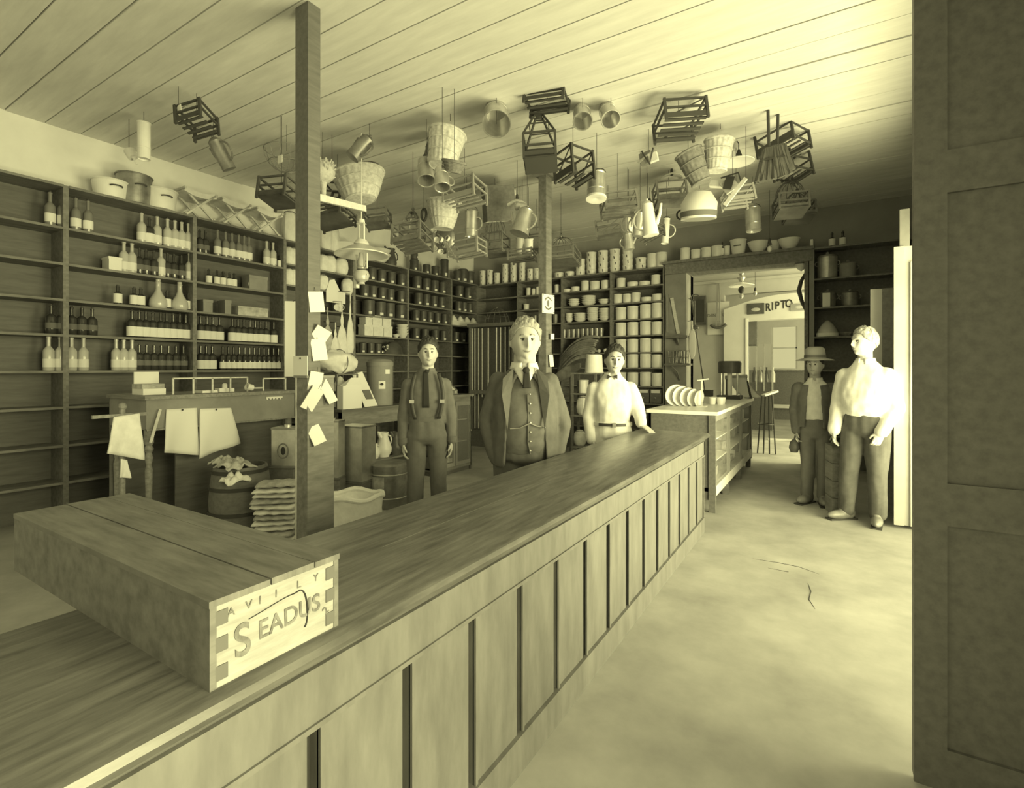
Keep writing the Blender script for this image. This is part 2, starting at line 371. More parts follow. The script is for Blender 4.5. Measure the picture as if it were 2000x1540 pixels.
# ================================================================== SHELVING ON THE LEFT WALL
SL = [3.10, 2.716, 2.386, 2.056, 1.733, 1.40, 1.07, .72, .38]
SR = [3.08, 2.78, 2.51, 2.23, 1.92, 1.65, 1.38, 1.10, .72, .38]
YB = [-1.55, -.43, .69, 1.81, 2.93, 4.03, 5.16, 6.29, 7.44, 8.25]
def bay(name, label, y0, y1, levels, top=None):
    t = thing(name, label, 'shelves', (XSL, (y0 + y1) / 2, 0)); h = (y1 - y0) / 2
    part('upright', MB().box((-.30, -h, 0), (0, -h + .02, levels[0])), W_SHELF, t)
    part('upright', MB().box((-.30, h - .02, 0), (0, h, levels[0])), W_SHELF, t)
    part('back_board', MB().box((-.315, -h, 0), (-.30, h, levels[0])), W_DARK, t)
    for k, z in enumerate(levels): part('shelf', MB().box((-.30, -h + .02, z - .022), (.005 if k else .02, h - .02, z)), W_SHELF, t)
    return t
for k in range(9):
    lv = SL if k < 5 else SR
    nm = ['open shelf bay on the left wall, farthest to the left of the frame', 'open shelf bay at the far left edge of the frame', 'open shelf bay on the left wall, left of the pale faded one', 'open shelf bay with pale faded bottles, left of the desk', 'open shelf bay of labelled bottles behind the standing desk',
          'shelf bay of white goods behind the cluttered weighing bench', 'shelf bay with a stack of white boxes, behind the tin canisters', 'shelf bay of black tins behind the man in braces', 'narrow corner shelf bay of black tins by the back wall'][k]
    if k >= 2: bay('shelving_unit', nm, YB[k], YB[k + 1], lv)
# shelving on the back wall
XB = [-5.97, -5.01, -4.08, -3.155, -2.257]
SB = [3.06, 2.785, 2.52, 2.24, 1.97, 1.69, 1.435, 1.13, .85, .42]
def bayb(label, x0, x1, levels):
    t = thing('shelving_unit', label, 'shelves', ((x0 + x1) / 2, YSB, 0)); h = (x1 - x0) / 2
    for s in (-1, 1): part('upright', MB().box((s * h, 0, 0), (s * (h - .02), .30, levels[0])), W_SHELF, t)
    part('back_board', MB().box((-h, .30, 0), (h, .315, levels[0])), W_DARK, t)
    for k, z in enumerate(levels): part('shelf', MB().box((-h + .018, -.005 if k else -.02, z - .022), (h - .02, .30, z)), W_SHELF, t)
for k, nm in enumerate(['shelf bay in the corner of the back wall, holding wire covers', 'shelf bay of the back wall with small glass jars, left of the slender post', 'shelf bay of stacked white bowls and saucers on the back wall', 'shelf bay filled with rows of white canisters beside the doorway']):
    bayb(nm, XB[k], XB[k + 1], SB)
# dark shelving right of the doorway
t = thing('shelving_unit', 'dark shelving right of the doorway with cooking pots', 'shelves', (-.21, YSB, 0))
part('upright', MB().box((-.03, -.01, 0), (.03, .3, 3.22)), W_GREY, t)
part('upright', MB().box((1.12, 0, 0), (1.15, .3, 3.12)), W_SHELF, t)
part('back_board', MB().box((-.03, .30, 0), (1.15, .315, 3.1)), W_DARK, t)
for z in (3.10, 2.67, 2.27, 1.86, 1.40, .95, .5): part('shelf', MB().box((.03, 0, z - .022), (1.12, .30, z)), W_SHELF, t)
# ================================================================== GLASS CASE
GX0, GX1, GY0, GY1, GZ = -1.61, -.955, 5.30, 8.10, .993
t = thing('display_case', 'long glass display case with pale slab top beyond the counter', 'display case', (0, 0, 0))
part('slab_top', MB().box((GX0 - .02, GY0 - .02, GZ - .035), (GX1 + .03, GY1, GZ)), ENAMEL, t)
part('top_rail', MB().box((GX1 - .02, GY0, GZ - .10), (GX1, GY1, GZ - .035)), W_GREY, t)
part('end_panel', MB().box((GX0, GY0, .12), (GX1, GY0 + .03, GZ - .035)), W_DARK, t)
part('corner_post', MB().box((GX1 - .055, GY0 - .015, 0), (GX1 + .008, GY0 + .03, GZ - .035)), W_DARK, t)
part('back_panel', MB().box((GX0, GY0, .12), (GX0 + .025, GY1, GZ - .035)), WHITE, t)
part('far_end_panel', MB().box((GX0, GY1 - .03, .12), (GX1, GY1, GZ - .035)), W_GREY, t)
part('bottom_board', MB().box((GX0, GY0, .20), (GX1, GY1, .24)), W_PALE, t)
part('bottom_rail', MB().box((GX1 - .03, GY0, .16), (GX1 + .008, GY1, .26)), W_PALE, t)
for y in (6.19, 7.14, 8.07):
    part('mullion', MB().box((GX1 - .03, y - .02, .26), (GX1, y + .02, GZ - .10)), W_GREY, t)
    part('leg', MB().box((GX1 - .07, y - .05, 0), (GX1 - .01, y + .03, .17)), W_DARK, t)
part('leg', MB().box((GX0, GY0, 0), (GX0 + .06, GY0 + .06, .17)), W_DARK, t)
part('leg', MB().box((GX0, GY1 - .06, 0), (GX0 + .06, GY1, .17)), W_DARK, t)
for a, b in ((5.34, 6.17), (6.21, 7.12), (7.16, 8.05)):
    part('glass_pane', MB().box((GX1 - .012, a, .26), (GX1 - .008, b, GZ - .10)), GLASS, t)
    for z in (.48, .70): part('glass_shelf', MB().box((GX0 + .03, a, z - .008), (GX1 - .03, b, z)), WHITE, t)
# ================================================================== THINGS HUNG FROM THE CEILING
def hung(name, label, cat, px, py, t, R=None, group=None):
    return thing(name, label, cat, at(px, py, t), 0, group, R if R is not None else rview())
def wire(t, local=(0, 0, 0), r=.0025, mat=None):
    M = t.matrix_world.copy(); w = M @ Vector(local); inv = M.inverted()
    part('hanging_wire', MB().tube([inv @ w, inv @ Vector((w.x, w.y, CEIL + .004))], r, 6), mat or WIRE, t)
def place_mat(t):  # matrix of a fresh empty is not evaluated yet
    t.matrix_world = Matrix.LocRotScale(t.location, t.rotation_euler, None)
def crate(name, label, px, py, t, w, d, h, R, mat=None, slats=4, rails=2, solid=False, cross=False, cat='cage', sw=.022, group=None):
    mat = mat or W_STICK; o = hung(name, label, cat, px, py, t, R, group); f = MB(); a, b = w / 2, d / 2
    for sx in (-1, 1):
        for sy in (-1, 1): f.bar((sx * a, sy * b, -h / 2 - .02), (sx * a, sy * b, h / 2 + .015), .021)
    for k in range(rails):
        z = h / 2 - h * .45 * k
        for s_ in (-1, 1): f.bar((-a, s_ * b, z), (a, s_ * b, z), .015); f.bar((s_ * a, -b, z), (s_ * a, b, z), .015)
    if cross:
        for s_ in (-1, 1): f.bar((-a, s_ * b, -h / 2), (a, s_ * b, h / 2), .009)
    part('frame', f, mat, o, None)
    if solid: part('bottom_board', MB().box((-a, -b, -h / 2 - .006), (a, b, -h / 2 + .006)), mat, o, None)
    else:
        me = MB().box((-a, -sw / 2, -.005), (a, sw / 2, .005)).mesh('slat'); me.materials.append(mat)
        for k in range(slats):
            q = bpy.data.objects.new('slat', me); COL.objects.link(q); q.parent = o; q.location = (0, -b + d * (k + .5) / slats, -h / 2)
    part('front_board', MB().box((-a, -b - .006, -h / 2), (a, -b + .004, -h / 2 + h * .26)), mat, o, None)
    part('back_board', MB().box((-a, b - .004, -h / 2), (a, b + .006, -h / 2 + h * .26)), mat, o, None)
    wire(o, (0, 0, h / 2)); return o
def pyramid(name, label, px, py, t, w, h, R, mat=None, cat='birdcage', dome=False):
    mat = mat or W_STICK; o = hung(name, label, cat, px, py, t, R); a = w / 2; f = MB(); hb = h * .45
    for sx in (-1, 1):
        for sy in (-1, 1): f.bar((sx * a, sy * a, -h / 2), (sx * a, sy * a, -h / 2 + hb), .02)
    for z in (-h / 2 + .01, -h / 2 + hb * .5, -h / 2 + hb):
        for s_ in (-1, 1): f.bar((-a, s_ * a, z), (a, s_ * a, z), .016); f.bar((s_ * a, -a, z), (s_ * a, a, z), .016)
    part('frame', f, mat, o, None)
    part('bottom_tray', MB().box((-a, -a, -h / 2 - .008), (a, a, -h / 2 + .006)), mat, o, None)
    part('tray_edge', MB().box((-a, -a - .008, -h / 2), (a, -a, -h / 2 + hb * .25)), mat, o, None)
    r = MB(); zb = -h / 2 + hb
    if dome:
        for k in range(6):
            an = PI * k / 6; r.tube(arc((0, 0, zb), a, 0, PI, 10, (math.cos(an), math.sin(an), 0), (0, 0, (h - hb) / a * .9)), .005, 5)
    else:
        for sx in (-1, 1):
            for sy in (-1, 1): r.bar((sx * a, sy * a, zb), (sx * a * .22, sy * a * .22, h / 2 - .04), .015)
        for q, z in ((.62, zb + (h - hb) * .42), (.3, zb + (h - hb) * .8)):
            for s_ in (-1, 1): r.bar((-a * q, s_ * a * q, z), (a * q, s_ * a * q, z), .009); r.bar((s_ * a * q, -a * q, z), (s_ * a * q, a * q, z), .009)
        r.box((-a * .24, -a * .24, h / 2 - .05), (a * .24, a * .24, h / 2 - .03))
    part('roof', r, mat, o, .6)
    part('finial', MB().lathe([(.0, h / 2 + .03), (.014, h / 2 + .02), (.02, h / 2), (.01, h / 2 - .02), (.016, h / 2 - .04)], 8), mat, o)
    wire(o, (0, 0, h / 2 + .02)); return o
def basket(name, label, px, py, t, r0, r1, h, R, mat=None, handle=True, ribs=20, sx=1.0, group=None, dark=None):
    mat = mat or WICK; o = hung(name, label, 'basket', px, py, t, R, group)
    pr = [(r0 * .6, -h / 2 + .004), (r0, -h / 2)] + [(r0 + (r1 - r0) * (k / 8.0) ** .8, -h / 2 + h * k / 8.0) for k in range(1, 9)] + [(r1 - .014, h / 2), (r0 * .93, -h / 2 + .02), (0, -h / 2 + .02)]
    part('woven_body', MB().lathe(pr, 80, ribs=ribs, ra=.022, sy=sx), mat, o, 1.2)
    ring = lambda r, z: [Vector((r * math.cos(2 * PI * k / 28), r * sx * math.sin(2 * PI * k / 28), z)) for k in range(28)]
    part('rim', MB().tube(ring(r1, h / 2), .012, 8, True), mat, o)
    part('base_ring', MB().tube(ring(r0, -h / 2 + .008), .010, 8, True), mat, o)
    for k in (.35, .68): part('weave_band', MB().tube(ring(r0 + (r1 - r0) * k ** .8 + .004, -h / 2 + h * k), .005, 6, True), mat, o)
    if handle:
        part('handle', MB().tube(arc((0, 0, h / 2 - .01), r1 * .96, 0, PI, 14, (1, 0, 0), (0, 0, handle if handle is not True else .85)), .009, 8), dark or mat, o)
    wire(o, (0, 0, h / 2 + (r1 * .8 if handle else 0))); return o
def pail(name, label, px, py, t, r0, r1, h, R, mat=None, cat='pail', bail=True, ear=False, lid=False, group=None):
    """r0 at the base, r1 at the mouth (the mouth is at +z)"""
    mat = mat or TIN; o = hung(name, label, cat, px, py, t, R, group)
    pr = [(0, -h / 2 + .012), (r0 - .006, -h / 2 + .012), (r0 - .004, -h / 2), (r0, -h / 2), (r0 + (r1 - r0) * .5, 0), (r1, h / 2)]
    if lid: pr += [(r1 * .8, h / 2 + h * .10), (r1 * .45, h / 2 + h * .14), (r1 * .45, h / 2 + h * .22), (0, h / 2 + h * .24)]
    else: pr += [(r1 - .004, h / 2), (r0 + (r1 - r0) * .5 - .004, 0), (r0 - .005, -h / 2 + .016), (0, -h / 2 + .016)]
    part('body', MB().lathe(pr, 28), mat, o)
    ring = lambda r, z: [Vector((r * math.cos(2 * PI * k / 24), r * math.sin(2 * PI * k / 24), z)) for k in range(24)]
    part('rolled_rim', MB().tube(ring(r1, h / 2), .006, 6, True), mat, o)
    part('hoop', MB().tube(ring(r0 + (r1 - r0) * .3, -h / 2 + h * .3), .004, 6, True), mat, o)
    if bail: part('bail', MB().tube(arc((0, 0, h / 2), r1 * 1.02, 0, PI, 12, (1, 0, 0), (0, 0, .75)), .004, 6), WIRE, o)
    if ear: part('side_handle', MB().tube(arc((r1 * .98, 0, 0), h * .26, -PI / 2, PI / 2, 8), .007, 6), mat, o)
    wire(o, (0, 0, h / 2)); return o
def pot(name, label, px, py, t, r0, r1, h, R, mat=None, cat='coffee pot', group=None):
    mat = mat or TIN; o = hung(name, label, cat, px, py, t, R, group)
    part('body', MB().lathe([(0, -h / 2), (r0, -h / 2), (r0 * .99, -h / 2 + .01), (r1, h / 2 - .01), (r1 * 1.04, h / 2), (r1 * .5, h / 2 + .03), (0, h / 2 + .035)], 24), mat, o)
    part('spout', MB().tube([(-r0 * .85, 0, -h * .18), (-r0 * 1.45, 0, h * .12), (-r0 * 1.75, 0, h * .42)], [h * .075, h * .055, h * .035], 8), mat, o)
    part('handle', MB().tube(arc((r1 * .95, 0, h * .05), h * .34, -PI * .42, PI * .45, 10), .009, 6), mat, o)
    part('lid_knob', MB().ball((0, 0, h / 2 + .045), .014, 8, 6), mat, o)
    wire(o, (0, 0, h / 2 + .03)); return o
def cordlamp(label, px, ytop, ybot, t, shade=None, bulb=True):
    o = hung('pendant_lamp', label, 'lamp', px, ybot, t, rview())
    L = (ybot - ytop) * t / F; M = o.matrix_world
    zt = CEIL - (at(px, ybot, t).z)
    part('cord', MB().tube([(0, 0, .06), (0, 0, zt)], .003, 6), WIRE, o)
    part('socket', MB().lathe([(.006, .085), (.014, .07), (.018, .03), (.03, .0)], 10), IRON, o)
    if shade: part('shade', MB().lathe([(.03, .02), (.06, .005), (shade, -.03), (shade + .004, -.034), (shade - .004, -.034), (.05, -.004), (.02, 0)], 28), ENAMEL, o)
    if bulb: part('bulb', MB().ball((0, 0, -.055), (.03, .03, .042), 12, 8), GLASSP, o)
    return o
V = rview
S_ = lambda px, t: px * t / F
# --- left, over the shelves
q = th(240, .1); pail('tin_tube', 'tall narrow pale tin hung highest at the far left', 281, 276, q, S_(11, q), S_(11, q), S_(70, q), V(), ENAMEL, 'tin can', False)
q = th(296, .3)
o = hung('tin_scoop', 'small bright tin scoop beside the tall narrow tin', 'scoop', 257, 303, q, V(.5))
part('scoop_bowl', MB().lathe([(0, -.03), (.04, -.03), (.045, .05), (.04, .05), (.036, -.02), (0, -.02)], 14), ENAMEL, o); part('handle', MB().tube([(0, 0, -.03), (0, 0, -.1)], .009, 6), ENAMEL, o); wire(o, (0, 0, .05))
q = th(215, .15); crate('slat_trap', 'blurred dark slatted trap hung near the top left', 385, 235, q, S_(50, q), .22, S_(36, q), V(.25, .5, -.3), slats=4)
o = hung('price_card', 'small white price card hung by the blurred dark trap', 'card', 349, 213, q * .98, V(.1)); part('card', MB().box((-.038, -.002, -.028), (.038, .002, .028)), PAPER, o); wire(o, (0, 0, .028))
q = th(270, .2); o = pot('oil_can', 'dark tilted tin oil can hung left of the near post', 434, 304, q, S_(13, q), S_(13, q), S_(54, q), V(.38, 0, .3), TIND, 'oil can')
q = th(300, .35); crate('slat_crate', 'large black slatted crate hung just left of the near post', 548, 377, q, S_(58, q), .26, S_(38, q), V(-.03, .35, -.18), BLACK, slats=6, solid=True, rails=3)
o = hung('price_card', 'small white price card above the large black crate', 'card', 547, 311, q, V(0)); part('card', MB().box((-.032, -.002, -.035), (.032, .002, .035)), PAPER, o); wire(o, (0, 0, .03))
o = hung('wire_basket', 'fine wire basket behind the near post, above the black crate', 'basket', 560, 320, q * 1.04, V())
f = MB()
for k in range(7): f.tube(arc((0, 0, .12), .2, PI, 2 * PI, 10, (math.cos(PI * k / 7), math.sin(PI * k / 7), 0), (0, 0, 1.0)), .003, 5)
for z, r in ((.12, .2), (0, .16)): f.tube([Vector((r * math.cos(2 * PI * k / 20), r * math.sin(2 * PI * k / 20), z)) for k in range(20)], .004, 5, True)
part('wire_mesh', f, WICKD, o); wire(o, (0, 0, .12))
q = th(308, .25)
o = hung('straw_bunch', 'round bunch of pale dried straw beside the near post', 'straw', 631, 345, q, V(.03))
f = MB(); random.seed(5); Rr = S_(29, q)
for k in range(130):
    a = random.uniform(0, 2 * PI); e = random.uniform(-.3, 1.1); rr = Rr * random.uniform(.7, 1.05)
    p = Vector((math.cos(a) * math.cos(e) * rr, math.sin(a) * math.cos(e) * rr, .05 + math.sin(e) * rr * 1.0))
    f.tube([(0, 0, -.12), p * .5 + Vector((0, 0, -.02)), p], [.004, .004, .006], 4)
part('straw_head', f, STRAWP, o); o.children[0]['kind'] = 'stuff'
part('straw_core', MB().ball((0, 0, .05), (Rr * .8, Rr * .8, Rr * .8), 14, 10), STRAWP, o)
part('bound_stem', MB().lathe([(.012, -S_(38, q)), (.022, -.2), (.028, -.10), (.05, .0)], 12), STRAWP, o); wire(o, (0, 0, Rr))
q = th(345, .30); basket('wicker_basket', 'wide pale wicker market basket hung right of the near post', 702, 366, q, S_(30, q), S_(52, q), S_(52, q), V(.13, .3, -.12), sx=.8, handle=.52, dark=WICKD)
q = th(362, .55) * 1.12; crate('slat_crate', 'dark slatted crate tucked behind the wicker market basket', 655, 385, q, S_(38, q), .2, S_(40, q), V(-.15, .4, -.2), BLACK, slats=4)
crate('slat_crate', 'flat dark-bottomed crate under the nailed batten', 648, 424, th(405, .6) * .93, .36, .28, .10, V(.06, .3, -.28), BLACK, solid=True)
crate('slat_crate', 'small crate with black bottom right of the hanging oil lamp chain', 737, 428, th(402, .55) * 1.12, .28, .2, .17, V(.1, .5, -.22), TIND, solid=True)
a_, b_ = at(606, 382, 3.28), at(712, 408, 4.0)
solo('batten', MB().bar(a_, b_, .03, .045), W_PALE, 'pale batten nailed to the near post at a slant', 'batten')
q = th(265, .12); o = pot('oil_can', 'tilted watering can with long thin spout, clear of its neighbours', 703, 290, q, S_(14, q), S_(13, q), S_(48, q), V(-.62, .1, -.2), TIND, 'watering can')
# --- middle
q = th(258, .18); basket('wicker_basket', 'tall wicker basket with arched handle hung near the top centre', 868, 294, q, S_(24, q), S_(36, q), S_(66, q), V(-.18, .3, -.1), handle=.6, ribs=18)
basket('wicker_basket', 'dark wicker basket nested at the left of the tall one', 845, 302, q * 1.09, S_(14, q), S_(19, q), S_(56, q), V(-.32, 0, 0), WICKD, handle=False, ribs=14)
basket('wicker_basket', 'low striped wicker tray below the tall basket', 886, 327, q * .92, S_(13, q), S_(21, q), S_(18, q), V(-.2, 0, .3), WICKD, handle=False, ribs=14)
q = th(300, .3); pail('tin_pail', 'bright tin pail with dark mouth, left of a pair under the baskets', 831, 334, q, S_(13, q), S_(17, q), S_(50, q), V(.15, 0, 2.75), TIN, bail=False, ear=True)
q = th(322, .35) * .86; pail('tin_cup', 'bright tin cup with side handle, right of a pair under the baskets', 863, 349, q, S_(13, q), S_(15, q), S_(42, q), V(.1, 0, 2.8), TIN, 'tin cup', False, True)
q = th(205, .02); pail('tin_bucket', 'big tin bucket mouth-down at the top centre', 969, 228, q, S_(22, q), S_(27, q), S_(56, q), V(.05, 0, 2.5), TIN, 'bucket', False)
q = th(196, .02); crate('slat_trap', 'slatted trap half out of sight above the pyramid birdcage', 1068, 196, q, S_(78, q), .2, S_(24, q), V(-.12, .2, -.2), slats=3)
q = th(215, .05); pyramid('birdcage', 'wooden birdcage with pyramid roof hung at the top centre', 1054, 270, q, S_(60, q), S_(112, q), V(.03, .45, -.14))
q = th(290, .22); crate('slat_crate', 'open slatted crate right of the pyramid birdcage', 1121, 326, q, S_(52, q), .27, S_(52, q), V(.06, -.4, -.12), slats=3, sw=.04, cross=True)
q = th(205, .02)
pail('tin_bucket', 'left one of two tin buckets with dark mouths at the top centre', 1137, 226, q, S_(16, q), S_(18, q), S_(46, q), V(-.05, 0, 2.45), TIN, 'bucket', False)
pail('tin_bucket', 'right one of two tin buckets with dark mouths at the top centre', 1189, 223, q, S_(16, q), S_(18, q), S_(46, q), V(.08, 0, 2.45), TIN, 'bucket', False)
q = th(203, .03); crate('slat_crate', 'large slatted crate seen from below at the top right of centre', 1327, 236, q, S_(78, q), .36, S_(36, q), V(.06, .55, -.14), slats=5, sw=.035, cross=True)
q = th(293, .2)
o = hung('mousetrap', 'small knot of bright tin traps under the ceiling line', 'trap', 1269, 308, q, V(.2))
part('trap_frame', MB().box((-.09, -.03, -.05), (.02, .03, .06)), TIND, o); part('trap_bar', MB().bar((-.11, -.04, -.02), (.1, -.04, .05), .018), TIN, o)
part('trap_plate', MB().box((.0, -.05, -.06), (.08, .0, .02)), ENAMEL, o); part('trap_coil', MB().tube([(-.05, -.05, .07), (.0, -.06, -.08), (.06, -.05, .06)], .009, 6), IRON, o); wire(o, (0, 0, .05))
q = th(328, .35); o = pail('milk_can', 'bright tin milk can with bail hung right of the slender post', 1165, 364, q, S_(18, q), S_(18, q), S_(46, q), V(-.05, 0, -.15), TIN, 'milk can', True, False)
part('drip_lip', MB().lathe([(S_(20, q), -S_(23, q)), (S_(20, q), -S_(27, q)), (S_(8, q), -S_(27, q)), (0, -S_(25, q))], 20), ENAMEL, o)
crate('slat_crate', 'crate hung below the milk can with slats showing', 1208, 401, th(372, .4), .33, .3, .16, V(.1, .55, -.15), slats=4, sw=.05, mat=TIND)
crate('slat_crate', 'small barred crate left of the round white sieve', 1308, 380, th(358, .35) * 1.1, .33, .22, .22, V(.05, .5, -.2), solid=True, rails=3, mat=TIND)
crate('slat_crate', 'low barred crate by the back wall, left of the coffee pots', 1189, 448, th(432, .45), .30, .2, .18, V(.1, .3, -.1), solid=True, rails=3, cross=True, mat=TIND)
crate('slat_crate', 'small tray crate behind the coffee pots', 1265, 452, th(420, .5), .28, .25, .12, V(-.03, -.4, -.3), slats=4, mat=TIND)
cordlamp('bare bulb on a long cord with flat white shade, left of the slender post', 1010, 265, 394, th(268, .02) * 1.12, .11)
q = th(405, .55); pot('coffee_pot', 'tin coffee pot tilted below the flat white shade', 1021, 434, q, S_(19, q), S_(13, q), S_(50, q), V(-.3, 0, -.1), TIN)
q = th(458, .6)
pail('tin_funnel', 'slim white funnel, left of two below the tilted pot', 1014, 483, q, S_(6, q), S_(8, q), S_(34, q), V(-.1, 0, .2), ENAMEL, 'funnel', False)
pail('tin_funnel', 'slim white funnel, right of two below the tilted pot', 1033, 484, q, S_(7, q), S_(9, q), S_(32, q), V(.06, 0, .2), ENAMEL, 'funnel', False)
# --- coffee pots and tins by the back wall
q = th(415, .5)
pot('coffee_pot', 'white coffee pot on the left of the hanging trio', 1229, 438, q, S_(10, q), S_(7, q), S_(46, q), V(.05, 2.6, 0), ENAMEL)
pot('coffee_pot', 'dark-handled coffee pot in the middle of the hanging trio', 1247, 440, q * .92, S_(9, q), S_(11, q), S_(40, q), V(-.12, 2.8, 0), TIN)
pot('coffee_pot', 'largest white coffee pot on the right of the hanging trio', 1268, 430, q * .85, S_(13, q), S_(9, q), S_(52, q), V(.12, 3.1, 0), ENAMEL)
pot('coffee_pot', 'lowest hanging coffee pot, in front of the stacked white pails', 1228, 473, th(455, .75), .06, .05, .17, V(.1, 3.1, 0), TIN)
pail('tin_tube', 'slim tin measure with foot hung right of the coffee pots', 1300, 452, th(430, .5), .045, .04, .3, V(-.08), ENAMEL, 'tin can', True, True)
pyramid('birdcage', 'small dark pyramid birdcage above the coffee pots', 1270, 412, th(396, .2), .16, .3, V(0, .4, -.2))
# --- right
q = th(290, .2); basket('wicker_basket', 'dark ribbed wicker basket tilted left, right of the small traps', 1357, 328, q, S_(18, q), S_(25, q), S_(64, q), V(.42, 0, 0), WICKD, handle=False, ribs=16)
q = th(276, .15); basket('wicker_basket', 'tall wicker basket beneath the gooseneck lamp', 1402, 305, q, S_(18, q), S_(27, q), S_(58, q), V(-.06, 0, .1), handle=.5, ribs=18)
q = th(208, .0)
o = hung('gooseneck_lamp', 'flat white lamp on a curved iron gooseneck', 'lamp', 1430, 312, 5.2, V())
zt = CEIL - at(1430, 312, 5.2).z
part('rod', MB().tube([(.015, 0, zt), (.015, 0, .22), (.04, 0, .19), (.062, 0, .15), (.062, 0, .07)], .005, 6), IRON, o)
part('socket', MB().lathe([(.01, .09), (.02, .06), (.035, .02), (.04, .0)], 10, (.062, 0, 0)), IRON, o)
part('shade', MB().lathe([(.03, .02), (.07, .0), (.16, -.035), (.155, -.04), (.06, -.01), (0, -.005)], 28, (.05, 0, 0)), ENAMEL, o)
q = th(365, .4)
o = hung('round_sieve', 'large round pale sieve seen on its side, with a handle', 'sieve', 1365, 404, q, V(.02, 0, .15))
part('hoop', MB().lathe([(S_(33, q), -S_(24, q)), (S_(34, q), S_(6, q)), (S_(22, q), S_(26, q)), (0, S_(34, q)), (0, S_(32, q)), (S_(20, q), S_(23, q)), (S_(31, q), S_(4, q)), (S_(31, q), -S_(24, q))], 36), WHITE, o)
part('dark_band', MB().lathe([(S_(33.6, q), -S_(20, q)), (S_(34.4, q), -S_(10, q)), (S_(33, q), -S_(10, q)), (S_(33, q), -S_(20, q))], 36), INKG, o)
part('handle', MB().tube(arc((-S_(33, q), 0, -S_(12, q)), S_(9, q), PI / 2, 3 * PI / 2, 8), .010, 6), IRON, o)
wire(o, (0, 0, S_(33, q)))
q = th(345, .4)
o = hung('mousetrap', 'jumble of pale wooden traps right of the round sieve', 'trap', 1428, 364, q, V(-.3))
part('trap_board', MB().box((-.2, -.05, -.03), (.0, .0, .03)), ENAMEL, o); part('trap_board', MB().box((-.06, -.07, -.08), (.08, -.05, .05)).xf(Matrix.Rotation(.8, 4, 'Y')), W_PALE, o)
part('trap_jaw', MB().box((-.05, -.09, -.07), (.03, -.08, .06)), IRON, o); part('trap_spring', MB().tube([(-.1, -.08, .04), (.05, -.09, .1), (.12, -.08, -.02)], .008, 6), IRON, o); wire(o, (0, 0, .05))
crate('slat_crate', 'thin pale crate under the wooden traps', 1440, 386, th(362, .4), .26, .22, .14, V(.1, .5, -.2), W_STICKP, slats=3)
o = hung('mitre_plank', 'pale slanted plank leaning among the hung traps', 'plank', 1437, 374, q * .97, V()); part('plank', MB().bar(Vector((-.1, 0, -.12)), Vector((.09, 0, .11)), .03, .035), W_PALE, o, None); wire(o, (.09, 0, .11))
# brooms and the crates behind them
q = 4.55
o = hung('broom', 'dark straw broom hung head-down with black handle, the larger in front', 'broom', 1509, 300, q, V(.02))
fan = lambda w0, w1, h0, h1, d: [(-w1, 0, h0), (w1, 0, h0), (w0, 0, h1), (-w0, 0, h1)]
def broomhead(w0, w1, z0, z1, d, n=15):
    f = MB()
    for k in range(n):
        u = -1 + 2 * k / (n - 1.0)
        f.tube([(u * w0, random.uniform(-d, d) * .4, z1), (u * (w0 + (w1 - w0) * .45), random.uniform(-d, d), (z0 + z1) / 2), (u * w1, random.uniform(-d, d), z0 + random.uniform(0, .015) + .01 * u)], [.014, .02, .022], 6)
    return f
part('broom_head', broomhead(.07, .14, -.235, .05, .022, 21), STRAW, o); part('straw_core', MB().prism([(-.06, .06), (.06, .06), (.13, -.22), (-.13, -.22)], -.018, .018, 'xz'), STRAW, o); part('handle', MB().tube([(-.028, 0, .0), (-.03, 0, .47)], .013, 8), IRON, o); part('binding', MB().cbox((0, 0, -.05), (.2, .06, .012)), IRON, o); wire(o, (-.03, 0, .46))
o = hung('broom', 'dark straw broom partly hidden behind the larger broom', 'broom', 1518, 296, q * 1.02, V(-.02))
part('broom_head', broomhead(.06, .13, -.20, .06, .02, 19), STRAW, o); part('straw_core', MB().prism([(-.055, .06), (.055, .06), (.12, -.19), (-.12, -.19)], -.016, .016, 'xz'), STRAW, o); part('handle', MB().tube([(0.0, 0, .0), (.0, 0, .47)], .013, 8), IRON, o); wire(o, (0, 0, .46))
crate('slat_crate', 'upper slatted crate behind the brooms', 1527, 270, 5.0, .36, .3, .30, V(.05, -.45, -.2), W_STICK, slats=4, rails=3)
crate('slat_crate', 'lower slatted crate behind the brooms with a pale edge', 1545, 322, 5.45, .24, .3, .28, V(.1, -.6, -.2), W_STICK, slats=4, rails=3)
q = th(352, .3)
pyramid('birdcage', 'rounded dark birdcage, the upper of two right of the brooms', 1543, 384, q, .28, .38, V(-.03, .3, -.15), BLACK, dome=True)
pyramid('birdcage', 'rounded dark birdcage, the lower of two right of the brooms', 1559, 400, q * 1.1, .28, .36, V(-.03, .3, -.15), BLACK, dome=True)
q = th(402, .35); pail('tin_lantern', 'tin lantern can with wire guard hung above the doorway bowls', 1471, 430, q, S_(14, q), S_(14, q), S_(44, q), V(0, 0, -.1), TIN, 'lantern', True, False, True)
cordlamp('small bulb on a thin cord over the white bowls', 1503, 378, 478, 6.6, None)
cordlamp('small flat lamp on a cord, right of the trap knot', 1312, 300, 342, 5.9, .12, False)
cordlamp('small flat lamp on a cord, just right of the slender post', 1096, 420, 466, 8.3, .13, False)
